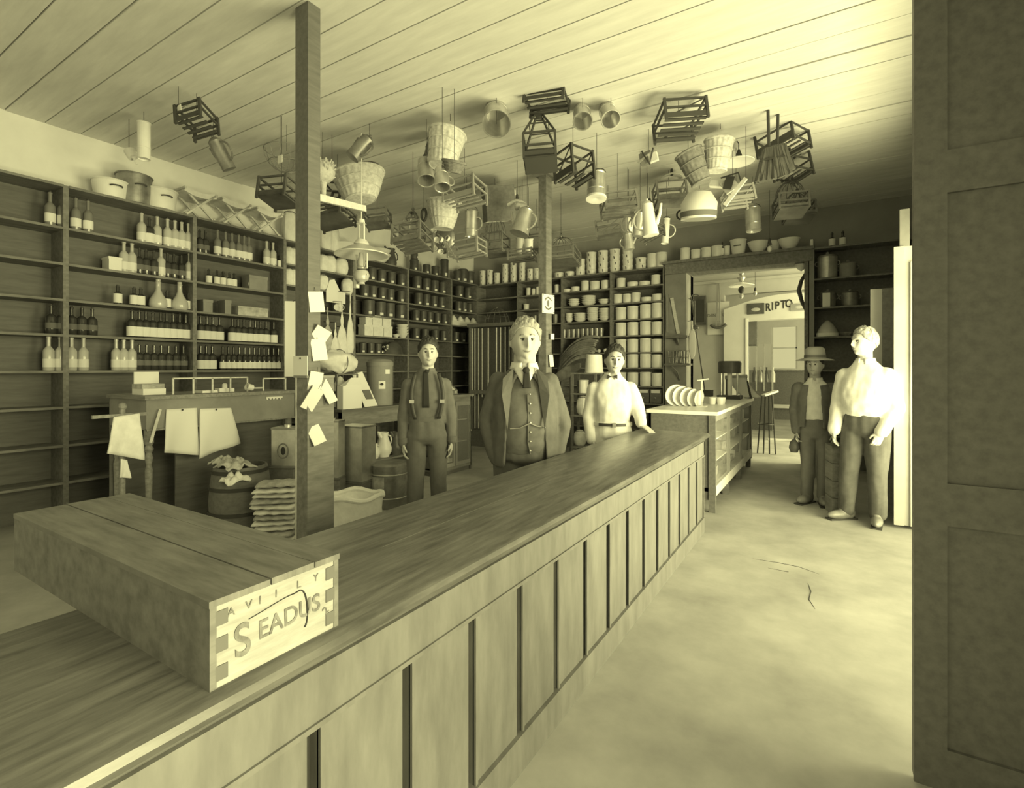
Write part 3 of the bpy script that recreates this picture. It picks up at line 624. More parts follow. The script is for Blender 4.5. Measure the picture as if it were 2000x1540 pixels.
# --- left of the slender post
q = th(355, .35); crate('slat_tray', 'pale slatted tray with dark end, above the bucket basket', 908, 378, q, S_(66, q), .3, S_(36, q), V(.06, .15, -.12), W_STICKP, slats=4, rails=2)
q = th(368, .35) * 1.1
o = hung('wooden_box', 'square wooden box with one black side, left of the slender post', 'box', 973, 399, q, V(.06, .75, .25))
part('box_side', MB().box((-.17, -.17, -.2), (.17, -.155, .2)), W_DARK, o, None); part('box_side', MB().box((.155, -.155, -.2), (.17, .17, .2)), W_PALE, o, None); part('box_side', MB().box((-.17, .155, -.2), (.155, .17, .2)), W_PALE, o, None)
part('box_side', MB().box((-.17, -.155, -.2), (-.155, .155, .2)), W_DARK, o, None); part('box_bottom', MB().box((-.155, -.155, -.19), (.155, .155, -.175)), W_STICK, o, None)
part('batten', MB().box((.17, -.17, .08), (.185, .17, .14)), W_PALE, o, None); wire(o, (0, .16, .2))
q = th(395, .4); basket('wicker_basket', 'pale bucket-shaped wicker basket above the black tins', 866, 421, q, S_(19, q), S_(33, q), S_(52, q), V(-.05, 0, .05), handle=False)
o = hung('flat_iron_handle', 'dark loop handle hung at the left of the bucket basket', 'handle', 828, 420, q, V()); part('loop', MB().tube([Vector((.035 * math.cos(2 * PI * k / 16), 0, .07 * math.sin(2 * PI * k / 16))) for k in range(16)], .014, 8, True), IRON, o); wire(o, (0, 0, .07))
q = th(410, .45); pail('tin_tube', 'tall tin measure with white base lip, right of the bucket basket', 921, 438, q, S_(13, q), S_(13, q), S_(48, q), V(-.04, 0, .1), TIN, 'tin can', True, True)
random.seed(3); q = th(440, .6)
o = hung('ladle_bunch', 'bunch of bright tin cups and spoons under the bucket basket', 'utensils', 866, 466, q, V(0))
for k in range(11):
    a = random.uniform(0, 2 * PI); r = random.uniform(.04, .17); c = Vector((r * math.cos(a), random.uniform(-.08, .02), r * math.sin(a) * 1.1))
    part('cup', MB().lathe([(0, 0), (.03, 0), (.036, .03), (.03, .03), (.026, .006), (0, .006)], 12).xf(Matrix.Translation(c) @ Matrix.Rotation(1.3, 4, 'X') @ Matrix.Rotation(random.uniform(-.6, .6), 4, 'Y')), ENAMEL, o)
for k in range(6): part('spoon_handle', MB().bar(Vector((-.05 + .03 * k, -.05, .05 - .04 * k)), Vector((.08 + .03 * k, -.06, -.05 - .04 * k)), .014), TIN, o)
part('bundle_core', MB().ball((0, .03, 0), (.15, .07, .18), 12, 8), TIND, o); wire(o, (0, 0, .15))
crate('slat_crate', 'dark trap with pale slats, left of the utensil bunch', 806, 465, th(448, .7) * .92, .32, .3, .2, V(.02, .25, -.25), TIND, slats=4, sw=.05)
pyramid('birdcage', 'small dark birdcage left of the bucket basket', 806, 442, th(418, .45), .22, .42, V(0, .3, -.1), TIND)
crate('slat_tray', 'thin barred tray over the stacked tins in the corner', 912, 487, th(472, .8), .40, .22, .16, V(.04, .1, -.1), W_STICKP, slats=3, rails=3)
pyramid('birdcage', 'tall dark wire birdcage over the corner tins', 968, 458, th(428, .45), .27, .5, V(0, .2, -.1), TIND, dome=True)
pyramid('birdcage', 'pale wire birdcage half behind the slender post', 1096, 488, th(466, .6), .42, .36, V(0, .2, -.1), TIND, dome=True)
crate('slat_crate', 'dark crate half hidden at the left of the slender post', 1048, 470, th(455, .6) * 1.08, .25, .25, .28, V(0, .3, -.1), TIND, slats=3)
crate('slat_crate', 'dark flat crate just above the corner shelf, by the slender post', 1020, 500, th(490, 1.0) * 1.1, .3, .2, .10, V(0, .2, -.1), TIND, slats=3)
# --- hanging oil lamp by the near post
t = 5.0
o = hung('oil_lamp', 'hanging oil lamp with wide white disc shade and pale frame', 'lamp', 706, 490, t, V())
k_ = S_(1, t)
part('shade', MB().lathe([(.012, .07), (.05, .06), (.12, .035), (51 * k_, -.035), (51.5 * k_, -.045), (50 * k_, -.046), (.11, .02), (.05, .045), (.012, .05)], 40), ENAMEL, o)
part('crown', MB().lathe([(.0, .115), (.05, .105), (.075, .07), (.06, .06)], 20), ENAMEL, o)
for sx in (-7.5, 6.5): part('upper_rod', MB().bar((sx * k_, 0, .07), (sx * k_, 0, 55 * k_), .016), WHITE, o)
part('smoke_bell', MB().lathe([(.0, 62 * k_), (.03, 61 * k_), (.035, 54 * k_), (.05, 52 * k_), (.0, 52 * k_)], 14), ENAMEL, o)
part('hook_rod', MB().tube([(0, 0, 60 * k_), (0, 0, CEIL - at(706, 490, t).z)], .006, 6), WHITE, o)
part('left_rod', MB().bar((-14 * k_, 0, -.03), (-14 * k_, 0, -52 * k_), .013), WHITE, o)
part('right_rod', MB().bar((15 * k_, 0, -.03), (15 * k_, 0, -36 * k_), .013), WHITE, o)
part('ring_bar', MB().bar((-14 * k_, 0, -48 * k_), (17 * k_, 0, -48 * k_), .012), WHITE, o)
part('chimney', MB().lathe([(.022, -.02), (.03, -.07), (.04, -.12), (.034, -.155), (.034, -.16), (.0, -.16)], 16), GLASSP, o)
part('burner', MB().lathe([(.035, -.155), (.045, -.165), (.045, -.18), (.02, -.19)], 16), BRASS, o)
part('oil_font', MB().lathe([(.02, -.185), (.065, -.20), (.078, -.24), (.065, -.285), (.03, -.31), (.035, -.33), (.0, -.335)], 20), GLASSP, o)
part('counterweight', MB().box((-.09, -.02, -.36), (-.052, .02, -.26)), WHITE, o)
# ================================================================== GOODS ON THE SHELVES
class Proto:
    """builds a thing once, then hands out copies of it with its parts"""
    def __init__(s, name, cat, build, group=None): s.n, s.c, s.b, s.g, s.o = name, cat, build, group, None
    def put(s, label, loc, rotz=0.0, scale=None, group=None):
        if s.o is None:
            s.o = thing(s.n, label, s.c, loc, rotz, group or s.g); s.b(s.o)
            if scale is not None: s.o.scale = scale if isinstance(scale, (tuple, list)) else (scale,) * 3
            return s.o
        d = dup(s.o, loc, label, rotz, group or s.g, scale if scale is not None else 1.0); return d
def b_bottle(r, h, glass, lab=None, l0=.2, l1=.5, neck=.3, cork=None):
    def f(t):
        hb = h * .58
        part('bottle_glass', MB().lathe([(0, 0), (r * .9, 0), (r, .008), (r, hb), (r * .85, hb + h * .05), (r * neck, hb + h * .14), (r * neck, h * .95), (r * neck * 1.2, h * .95), (r * neck * 1.2, h), (0, h)], 14), glass, t)
        if lab: part('paper_label', MB().lathe([(r + .0015, h * l0), (r + .0015, h * l1), (r - .002, h * l1), (r - .002, h * l0)], 14), lab, t)
        part('cork', MB().lathe([(r * neck * .8, h), (r * neck * .8, h + .015), (0, h + .016)], 10), cork or IRON, t)
    return f
B_LAB = Proto('labelled_bottle', 'bottle', b_bottle(.046, .27, GLASSD, PAPER, .06, .42), 'white-labelled bottles on the left wall')
B_LAB2 = Proto('slim_bottle', 'bottle', b_bottle(.035, .27, GLASSD, PAPER, .08, .36, .34), 'slim labelled bottles on the left wall')
B_DARK = Proto('dark_bottle', 'bottle', b_bottle(.042, .26, GLASSD, INKG, .2, .4), 'dark bottles on the left wall')
B_PALE = Proto('pale_bottle', 'bottle', b_bottle(.042, .31, GLASSP, WHITE, .1, .35, .36), 'pale bottles on the left wall')
B_MID = Proto('tall_bottle', 'bottle', b_bottle(.04, .31, GLASSM, PAPER, .12, .38, .36), 'tall bottles on the left wall')
B_SMALL = Proto('small_bottle', 'bottle', b_bottle(.032, .16, GLASSD, PAPER, .1, .6, .4), 'small bottles on the left wall')
def b_dec(t):
    part('decanter_glass', MB().lathe([(0, 0), (.07, 0), (.085, .03), (.08, .09), (.04, .16), (.025, .2), (.024, .27), (.03, .28), (0, .28)], 18), GLASSP, t)
    part('stopper', MB().ball((0, 0, .3), (.024, .024, .03), 10, 8), GLASSP, t)
B_DEC = Proto('decanter', 'decanter', b_dec, 'decanters on the left wall')
XI = XSL - .09
def rowL(proto, pxs, z, what, where, sc=None):
    for k, px in enumerate(pxs):
        y = onX(px, 720, XI).y
        s = sc[k] if isinstance(sc, (list, tuple)) else sc
        proto.put('%s, %s %s' % (what, ORD[k], where), (XI, y, z), random.uniform(-.3, .3), s)
Z7 = lambda xs: [190 + .205 * x for x in xs]
Z1 = lambda xs: [180 + .21 * x for x in xs]
rowL(B_LAB, Z7([985, 1045, 1100, 1165, 1285, 1340, 1395, 1455, 1505, 1555, 1607, 1680]), SL[4], 'dark bottle with white label', 'from left on middle shelf over desk')
rowL(B_LAB, Z7([985, 1037, 1095]), SL[5], 'white-labelled bottle', 'of three at the left end above the desk rail')
rowL(B_LAB2, Z7([1195, 1250, 1300, 1352, 1405, 1452, 1495, 1540, 1588, 1632, 1678, 1725, 1768]), SL[5], 'slim dark bottle', 'from left on lowest row over the desk')
rowL(B_DARK, Z1([1000, 1052]), SL[1], 'dark bottle with pale neck', 'at left end of top row by upright')
rowL(B_MID, Z1([1165, 1240, 1300, 1362, 1412, 1458]), SL[1], 'tall greyish bottle', 'in the cluster on the top row under folding stools')
rowL(B_PALE, Z1([1622, 1682]), SL[1], 'pale tall bottle', 'at the right end of the top row')
rowL(B_SMALL, Z1([1745]), SL[1], 'small dark bottle with square white label', 'at the very end of the top row')
rowL(B_SMALL, Z1([1085, 1160, 1218, 1277, 1320]), SL[2], 'small bottle with pale label', 'on the second shelf over the desk')
rowL(B_LAB, Z7([330, 400, 462, 530, 604, 660, 722, 785, 843]), SL[4], 'faded bottle with label', 'from left on middle shelf of pale bay')
rowL(B_PALE, Z7([180, 252, 330]), SL[5], 'ghostly pale bottle', 'on the lowest row of the pale left bay')
rowL(B_DARK, Z7([400, 470, 540, 610, 680, 750, 820]), SL[5], 'dim dark bottle', 'on the lowest row of the pale left bay')
rowL(B_PALE, Z1([460, 605, 700, 770, 832, 895]), SL[1], 'pale tall bottle', 'on the top row of the pale left bay')
rowL(B_LAB, Z1([532]), SL[1], 'bottle with a square white label', 'on the top row of the pale left bay')
rowL(B_PALE, Z1([295, 370, 640, 905]), SL[2], 'thin pale bottle', 'on the second shelf of the pale left bay')
rowL(B_DARK, Z1([440, 500, 575, 700, 760, 830]), SL[2], 'dim brown bottle', 'on the second shelf of the pale left bay')
rowL(B_DEC, Z7([580, 785]), SL[3], 'pale long-necked decanter', 'on the third shelf of the pale left bay')
rowL(B_SMALL, Z7([195, 350, 415, 665, 870]), SL[3], 'squat labelled bottle', 'from left on third shelf of pale left bay', 1.15)
rowL(B_DARK, [100, 120, 140, 160, 180], SL[4], 'dark bottle', 'on the middle shelf beside the frame edge')
rowL(B_PALE, [95, 118, 140, 163], SL[5], 'pale bottle', 'on the lowest row beside the frame edge')
rowL(B_MID, [98, 122, 148, 172], SL[1], 'grey bottle', 'on the top row beside the frame edge')
def boxL(name, lab, px0, px1, z, h, mat, d=.16, cat='box', lid=True):
    y0, y1 = onX(px0, 720, XI).y, onX(px1, 720, XI).y
    t = thing(name, lab, cat, (XI, (y0 + y1) / 2, z)); w = (y1 - y0) / 2
    part('carton', MB().box((-d / 2, -w, 0), (d / 2, w, h * .8)), mat, t, None)
    part('lid', MB().box((-d / 2 - .004, -w - .004, h * .8), (d / 2 + .004, w + .004, h)), mat, t, None)
boxL('card_box', 'long pale cardboard box on the third shelf over the desk', 458, 516, SL[3], .11, CLOTHG)
boxL('card_box', 'small grey box left of the long pale one on the third shelf', 432, 444, SL[3], .16, W_GREY)
boxL('card_box', 'grey box at the left end of the third shelf over the desk', 390, 408, SL[3], .14, W_GREY)
boxL('card_box', 'dim flat box on the second shelf over the desk', 480, 515, SL[2], .17, W_GREY)
boxL('card_box', 'flat white carton at the far left of the second shelf', 206, 231, SL[2], .13, PAPER)
t = thing('reel', 'pale wire reel standing in front of the dim flat box', 'reel', (XSL - .03, onX(497, 720, XSL).y, SL[2] + .06))
part('reel_rim', MB().tube([Vector((0, .055 * math.cos(2 * PI * k / 20), .055 * math.sin(2 * PI * k / 20))) for k in range(20)], .008, 6, True), TIN, t); part('reel_hub', MB().ball((0, 0, 0), .02, 8, 6), TIN, t)
# --- white bundles in the bay behind the near post
def b_bundle(t):
    part('wrapped_cloth', MB().lathe([(0, 0), (.06, .0), (.085, .03), (.095, .10), (.088, .18), (.06, .225), (.03, .24), (.0, .245)], 16, ribs=5, ra=.05), CLOTHW, t)
    part('tie', MB().tube([Vector((.062 * math.cos(2 * PI * k / 14), .062 * math.sin(2 * PI * k / 14), .222)) for k in range(14)], .005, 5, True), INKG, t)
BUN = Proto('cloth_bundle', 'bundle', b_bundle, 'white cloth bundles behind the near post')
for px, lv, sc, lb in ((563, 1, 1, 'upper white bundle left of the near post, at the outer side'), (573, 1, 1, 'upper white bundle left of the near post, against it'), (563, 2, .95, 'lower white bundle left of the near post, at the outer side'), (573, 2, .95, 'lower white bundle left of the near post, against it'),
                       (629, 1, 1, 'white bundle just right of the near post on the upper shelf'), (644, 1, 1.05, 'white bundle in the middle of the upper shelf by the post'), (666, 1, 1.05, 'white bundle at the right of the upper shelf by the post'),
                       (630, 2, .95, 'white bundle just right of the near post on the second shelf'), (678, 2, 1, 'white bundle at the right of the second shelf by the post')):
    BUN.put(lb, (XI, onX(px, 720, XI).y, SR[lv]), random.uniform(0, 3), sc)
for px, lb in ((566, 'tall white cloth bundle on the shelf top, left of the near post'), (636, 'tall white cloth bundle on the shelf top, right of the near post')):
    BUN.put(lb, (XI + .0, onX(px, 720, XI).y, SR[0]), 0, (1.05, 1.05, 1.75))
BUN.put('second tall white cloth bundle on the shelf top, right of the near post', (XI, onX(650, 720, XI).y, SR[0]), 1.2, (1.0, 1.0, 1.7))
t = thing('enamel_mug', 'small white mug on the shelf behind the hanging price cards', 'mug', (XI, onX(662, 720, XI).y, SR[3])); part('cup', MB().lathe([(0, 0), (.05, 0), (.055, .15), (.05, .15), (.045, .01), (0, .01)], 16), ENAMEL, t); part('handle', MB().tube(arc((0, .055, .08), .035, -1.5, 1.5, 6, (0, 1, 0)), .007, 6), ENAMEL, t)
# --- basins, jug and black tins on the shelf top
def bowl(name, lab, loc, r, h, mat=None, n=1, cat='bowl'):
    t = thing(name, lab, cat, loc)
    for k in range(n):
        z = k * h * .55
        part('bowl' if n > 1 else 'basin', MB().lathe([(0, z), (r * .45, z), (r * .5, z + .008), (r * .8, z + h * .5), (r, z + h), (r * 1.03, z + h), (r * .95, z + h - .004), (r * .76, z + h * .5), (r * .45, z + .012), (0, z + .012)], 24), mat or ENAMEL, t)
        part('rim', MB().tube([Vector((r * 1.01 * math.cos(2 * PI * q / 24), r * 1.01 * math.sin(2 * PI * q / 24), z + h)) for q in range(24)], .004, 5, True), mat or ENAMEL, t)
    return t
bowl('basin', 'wide white basin on the shelf top, left of the hanging lamp', (XI + .0, onX(676, 720, XI).y, SR[0]), .21, .16)
bowl('basin', 'wide white basin on the shelf top, right of the hanging lamp', (XI, onX(738, 720, XI).y, SR[0]), .2, .13, n=2)
t = thing('pitcher', 'dark pitcher with looped handle on the shelf top', 'pitcher', (XI, onX(763, 720, XI).y, SR[0]))
part('body', MB().lathe([(0, 0), (.09, 0), (.1, .05), (.075, .17), (.06, .24), (.075, .28), (.07, .28), (.05, .24), (0, .02)], 18), BLACK, t); part('handle', MB().tube(arc((0, .085, .17), .075, -1.6, 1.7, 8, (0, 1, 0)), .01, 6), BLACK, t)
part('spout', MB().tube([(0, -.06, .2), (0, -.11, .27), (0, -.13, .3)], [.03, .02, .012], 8), BLACK, t)
def b_can(r, h, mat, lab, band=None):
    def f(t):
        part('canister', MB().lathe([(0, 0), (r * .97, 0), (r, .006), (r, h * .8), (r * .97, h * .8)], 18), mat, t)
        part('lid', MB().lathe([(r * 1.03, h * .8), (r * 1.03, h * .93), (r * .9, h * .97), (r * .2, h), (0, h)], 18), mat, t)
        if lab: part('label', MB().box((r - .012, -r * .28, h * .1), (r + .002, r * .28, h * .26)), lab, t, None)  # pale patch low on the front, a highlight put in as colour
    return f
TINB = Proto('black_tin', 'tin', b_can(.075, .21, BLACK, PAPER), 'black tins on the left wall')
def rowT(pxs, z, where, sc=None):
    for k, px in enumerate(pxs):
        TINB.put('black tin, %s from left %s' % (ORD[k], where), (XI, onX(px, 720, XI).y, z), -.45, sc[k] if isinstance(sc, (list, tuple)) and isinstance(sc[0], (list, tuple, float)) and len(sc) == len(pxs) else sc)
rowT([809, 833, 850, 868, 893, 904, 917], SR[0], 'on top of the shelves towards the corner', [1.0, .85, .9, (1, 1, 1.75), 1.0, 1.3, 1.25])
TINB.put('black tin canister stacked on the first one on top of the shelves', (XI, onX(809, 720, XI).y, SR[0] + .212), .3, .85)
rowT([708, 726, 745, 764, 784], SR[1], 'on the top shelf of the wide dark bay', 1.0)
rowT([712, 728, 746, 762, 783], SR[2], 'on the second shelf of the wide dark bay', .95)
rowT([720, 742, 760, 782], SR[3], 'on the third shelf of the wide dark bay', (1.25, 1.25, 1.2))
rowT([814, 832, 848, 864], SR[1], 'on the top shelf behind the man in braces', 1.1)
rowT([817, 832, 847, 862], SR[2], 'on the second shelf behind the man in braces', 1.05)
rowT([812, 826, 839, 854, 868], SR[3], 'on the third shelf behind the man in braces', .95)
rowT([812, 830, 850, 866], SR[4], 'on the fourth shelf behind the man in braces', .95)
rowT([897, 914], SR[1], 'on the top shelf of the corner bay', 1.1)
rowT([895, 906, 917], SR[2], 'on the second shelf of the corner bay', .95)
rowT([890, 903, 916], SR[4], 'on the fourth shelf of the corner bay', .95)
t = thing('egg_tray', 'white tray with four pale cones on the corner shelf', 'tray', (XI + .05, onX(906, 720, XI + .05).y, SR[3])); w = .42
part('tray', MB().box((-.06, -w, 0), (.06, w, .085)), WHITE, t, None)
for k in range(4): part('cone', MB().lathe([(.075, 0), (.07, .03), (.02, .10), (0, .105)], 12, (0, -w + .1 + .205 * k, .085)), ENAMEL, t)
# white cartons and stacked bowls on the shelf behind the big canister
for k, (px0, px1, z, h) in enumerate(((706, 724, 0, .17), (724, 744, 0, .17), (744, 761, 0, .17), (708, 722, .17, .11), (722, 741, .17, .15), (742, 759, .17, .14))):
    boxL('flour_packet', 'white paper packet, %s from left in the %s row behind canister' % (ORD[k % 3], 'lower' if k < 3 else 'upper'), px0, px1 - 1, SR[4] + z, h, CLOTHW, .14, 'packet')
bowl('bowl_stack', 'stack of white bowls at the end of the packet shelf', (XI, onX(786, 720, XI).y, SR[4]), .1, .085, ENAMEL, 4)
bowl('saucer', 'small white dish between the packets and the bowl stack', (XI + .04, onX(770, 720, XI).y, SR[4]), .06, .05)
random.seed(9)
t = thing('cutlery_bunch', 'glittering heap of small tin lids on the dark shelf', 'tinware', (XI, onX(768, 720, XI).y, SR[5]))
for k in range(14): part('tin_lid', MB().lathe([(0, 0), (.024, 0), (.026, .012), (.02, .016), (0, .016)], 10).xf(Matrix.Translation((random.uniform(-.04, .08), random.uniform(-.22, .22), .02 + random.uniform(0, .19))) @ Matrix.Rotation(random.uniform(.8, 1.6), 4, 'Y')), TIN, t)
part('backing_heap', MB().lathe([(0, 0), (.12, 0), (.1, .12), (.05, .2), (0, .21)], 14, sy=1.7), BLACK, t)
rowT([708, 724, 738], SR[5], 'beside the glittering tin lids', .8)
# --- things on top of the left shelves: folding stools and tubs
def b_stool(t):
    f = MB()
    part('canvas_seat', MB().sheet(lambda u, v: ((u - .5) * .28, (v - .5) * .33, .275 - .035 * math.cos(PI * (v - .5))), 4, 8, .055), CLOTHW, t)
    for s_ in (-1, 1):
        part('leg', MB().bar((s_ * .13, -.15, 0), (s_ * .13, .16, .28), .02), W_PALE, t, None); part('leg', MB().bar((s_ * .105, .15, 0), (s_ * .105, -.16, .28), .02), W_PALE, t, None)
        part('foot_rail', MB().bar((-.13, s_ * .15, .012), (.13, s_ * .15, .012), .016), W_PALE, t, None); part('seat_rail', MB().bar((-.15, s_ * .165, .285), (.15, s_ * .165, .285), .022), W_PALE, t, None)
STO = Proto('folding_stool', 'stool', b_stool, 'folding stools on the left shelves')
for k, (px, lb) in enumerate(((382, 'darker folding stool, left one of three on the shelf top'), (452, 'white folding stool in the middle of three on the shelf top'), (517, 'white folding stool, right one of three on the shelf top'))):
    STO.put(lb, (XI - .02, onX(px, 720, XI).y, SL[0]), 0, (1, 1.0, 1.0))
def tub(lab, px, r, h, mat, z=SL[0]):
    t = thing('wash_tub', lab, 'tub', (XI, onX(px, 720, XI).y, z))
    part('tub_body', MB().lathe([(0, 0), (r * .85, 0), (r, h), (r * .96, h), (r * .8, .015), (0, .015)], 28), mat, t); part('rolled_rim', MB().tube([Vector((r * math.cos(2 * PI * q / 24), r * math.sin(2 * PI * q / 24), h)) for q in range(24)], .01, 6, True), mat, t)
    part('handle', MB().tube(arc((r * .93, 0, h * .6), .05, -1.5, 1.5, 6, (1, 0, 0), (0, 1, 0)), .007, 6), WIRE, t)
tub('broad pale tub left of the folding stools on the shelf top', 312, .16, .20, ENAMEL); tub('grey tub behind the faded left end of the shelf top', 262, .155, .28, TIND)
tub('pale tub at the far left end of the shelf top', 215, .15, .16, ENAMEL)
# ================================================================== BACK WALL GOODS
YI = YSB + .10
def xb(px, Y=None): return onY(px, 720, Y or YI).x
def b_pail(t):
    part('pail_body', MB().lathe([(0, 0), (.078, 0), (.08, .004), (.086, .088), (.09, .09), (.09, .098), (0, .099)], 20), ENAMEL, t)
    part('bail_ear', MB().tube([(.02, -.088, .065), (.032, -.089, .055), (.026, -.089, .04), (.034, -.088, .025)], .006, 5), INK, t)
PAIL = Proto('lard_pail', 'pail', b_pail, 'white pails stacked on the back wall')
def stack(k, px, n, sc, z, where, Y=None):
    for j in range(n):
        PAIL.put('small white pail, %s up in the %s stack %s' % (ORD[j], ORD[k], where), (xb(px, Y), (Y or YI), z + j * .0995 * sc[2]), random.uniform(-.5, .3), sc)
for k, (px, n) in enumerate(((943, 4), (957, 4), (971, 3), (987, 5), (1003, 5), (1020, 5), (1036, 3), (1049, 3))): stack(k, px, n, (.72, .72, .78), SB[0], 'from the corner')
for k, (px, n) in enumerate(((1092, 1), (1113, 1), (1134, 3), (1155, 4), (1178, 4), (1201, 4), (1226, 4), (1252, 2))): stack(k, px, n, (1, 1, 1.0), SB[0], 'right of the slender post')
def b_jar(r, h, mat):
    def f(t):
        part('jar_body', MB().lathe([(0, 0), (r * .95, 0), (r, .01), (r, h * .82), (r * .95, h * .86)], 20), mat, t); part('lid', MB().lathe([(r * 1.03, h * .86), (r * 1.03, h * .96), (r * .6, h), (0, h)], 20), mat, t)
    return f
JAR = Proto('white_jar', 'jar', b_jar(.075, .17, ENAMEL), 'white jars on the back wall')
FLAT = Proto('covered_dish', 'dish', b_jar(.095, .085, ENAMEL), 'covered dishes on the back wall')
CAN = Proto('white_canister', 'canister', b_jar(.092, .232, ENAMEL), 'white canisters beside the doorway')
JAR.put('white lidded jar at the right end of the top, left of the door casing', (xb(1274), YI, SB[0]), 0, (1.05, 1.05, 1.5)); JAR.put('round white crock standing at the very end beside the door casing', (xb(1292), YI, SB[0]), 0, (1.2, 1.2, 1.5))
for px, lv, P, sc, lb in ((1108, 1, FLAT, .8, 'small white dish, first on the upper crockery shelf'), (1124, 1, FLAT, (.8, .8, 1.15), 'white dish, second on the upper crockery shelf'), (1143, 1, JAR, (.95, .95, 1.1), 'tall white jar, third on the upper crockery shelf'), (1162, 1, JAR, (1.15, 1.15, .95), 'broad white jar, fourth on the upper crockery shelf'), (1182, 1, JAR, .95, 'white jar by the upright, last on the upper crockery shelf'),
                         (1213, 1, JAR, 1, 'white jar, first on the upper shelf over the canisters'), (1236, 1, FLAT, 1, 'covered white dish, second on the upper shelf over the canisters'), (1259, 1, FLAT, (1, 1, .9), 'covered white dish, third on the upper shelf over the canisters'), (1281, 1, JAR, 1.0, 'white jar, last on the upper shelf over the canisters'),
                         (1207, 2, JAR, 1, 'white jar, first on the second shelf over the canisters'), (1225, 2, JAR, .95, 'white jar, second on the second shelf over the canisters'), (1242, 2, JAR, 1, 'white jar, third on the second shelf over the canisters'), (1263, 2, FLAT, (.9, .9, .95), 'flat covered dish on the second shelf over the canisters'), (1284, 2, FLAT, (.9, .9, 1.4), 'round covered dish at the end of the second shelf'),
                         (1032, 1, JAR, (.55, .55, .95), 'narrow white jar, left of three beside the slender post'), (1042, 1, JAR, (.5, .5, .8), 'narrow white jar, middle of three beside the slender post'), (1051, 1, JAR, (.55, .55, .95), 'narrow white jar, right of three beside the slender post'), (1088, 1, JAR, (.6, .6, 1), 'white jar just right of the slender post'),
                         (1028, 2, JAR, .7, 'dim small jar on the second shelf left of the slender post')):
    P.put(lb, (xb(px), YI, SB[lv]), 0, sc)
for lv, nm in ((3, 'top'), (4, 'second'), (5, 'third'), (6, 'fourth'), (7, 'fifth')):
    for k, px in enumerate((1213, 1236, 1261, 1284)):
        CAN.put('plain white canister, %s in the %s row beside the doorway' % (ORD[k], nm), (xb(px), YI, SB[lv] + .0), 0, (1.0, 1.0, [1, 1.0, 1.02, .95][k] if lv > 3 else [.95, 1, 1.05, 1.1][k]))
for px, r, h, n, lv, lb in ((1121, .1, .065, 3, 2, 'stack of white bowls, left on the middle crockery shelf'), (1150, .125, .065, 4, 2, 'broad stack of white bowls on the middle crockery shelf'), (1180, .1, .06, 2, 2, 'low stack of white saucers by the upright'), (1133, .11, .06, 4, 3, 'stack of bowls, second on the lower crockery shelf'),
                           (1158, .105, .055, 7, 3, 'tall stack of saucers on the lower crockery shelf'), (1181, .1, .05, 7, 3, 'yellowish stack of plates by the upright'), (1112, .07, .08, 3, 3, 'stack of cups, first on the lower crockery shelf')):
    bowl('bowl_stack', lb, (xb(px), YI, SB[lv]), r, h, None, n)
def b_glass(t): part('tumbler', MB().lathe([(0, 0), (.03, 0), (.038, .12), (.035, .12), (.028, .008), (0, .008)], 12), GLASSM, t); part('foot', MB().lathe([(.032, 0), (.032, .006), (0, .007)], 12), GLASSP, t)
TUM = Proto('tumbler', 'glass', b_glass, 'tumblers on the back wall')
for k, px in enumerate((1103, 1112, 1121, 1130, 1139, 1148, 1157, 1166, 1175)): TUM.put('glass tumbler, %s from the left under the saucer stacks' % ORD[k], (xb(px), YI - .02, SB[4]), 0, 1.25)
for k, px in enumerate((1015, 1030, 1045, 1060, 1085)): TUM.put('dim glass, %s from the left on the shelf behind the suited man' % ORD[k], (xb(px), YI, SB[3]), 0, 1.4)
def b_knob(t): part('bulb', MB().ball((0, 0, .035), .035, 12, 8), ENAMEL, t); part('base', MB().lathe([(.02, -.0), (.02, .02), (0, .02)], 10), IRON, t)
KN = Proto('door_knob', 'knob', b_knob, 'white knobs on the back wall')
for k, (px, lv) in enumerate(((1150, 5), (1160, 5), (1171, 5), (1184, 5), (1131, 5))): KN.put('round white knob, %s on the shelf behind the clerk' % ORD[k], (xb(px), YI - .03, SB[lv]), 0, 1.0 + .1 * (k % 2))
# wire food cover in the corner bay
t = thing('wire_cover', 'domed wire dish cover on the corner shelf', 'dish cover', (xb(972), YI - .02, SB[3]))
f = MB()
for k in range(6): f.tube(arc((0, 0, 0), .3, 0, PI, 12, (math.cos(PI * k / 6), .4 * math.sin(PI * k / 6), 0), (0, 0, 1.2)), .004, 5)
for r, z in ((.3, .005), (.26, .18), (.15, .31)): f.tube([Vector((r * math.cos(2 * PI * k / 24), r * .4 * math.sin(2 * PI * k / 24), z)) for k in range(24)], .004, 5, True)
part('wire_dome', f, TIND, t); part('knob', MB().ball((0, 0, .37), .018, 8, 6), TIND, t)
t = thing('paper_cone', 'crumpled white paper twist under the wire cover', 'paper', (xb(968, YSB - .05), YSB - .0, SB[4])); part('twist', MB().lathe([(.045, 0), (.05, .03), (.02, .12), (.03, .16), (0, .13)], 9, ribs=3, ra=.15), PAPER, t); part('tail', MB().cbox((.25, 0, .03), (.4, .06, .05)), W_GREY, t)
# price slips under the lowest canister shelf
for k, px in enumerate((1261, 1284)):
    t = thing('drawer', 'dark drawer front with white slip, %s one under the canisters' % ('left' if k == 0 else 'right'), 'drawer', (xb(px), YSB - .01, .90)); part('drawer_front', MB().box((-.09, 0, -.04), (.09, .015, .18)), W_DARK, t, None); part('paper_slip', MB().box((-.07, -.004, .12), (.07, 0, .165)), PAPER, t, None); part('knob', MB().ball((0, -.012, .04), .014, 8, 6), BRASS, t)
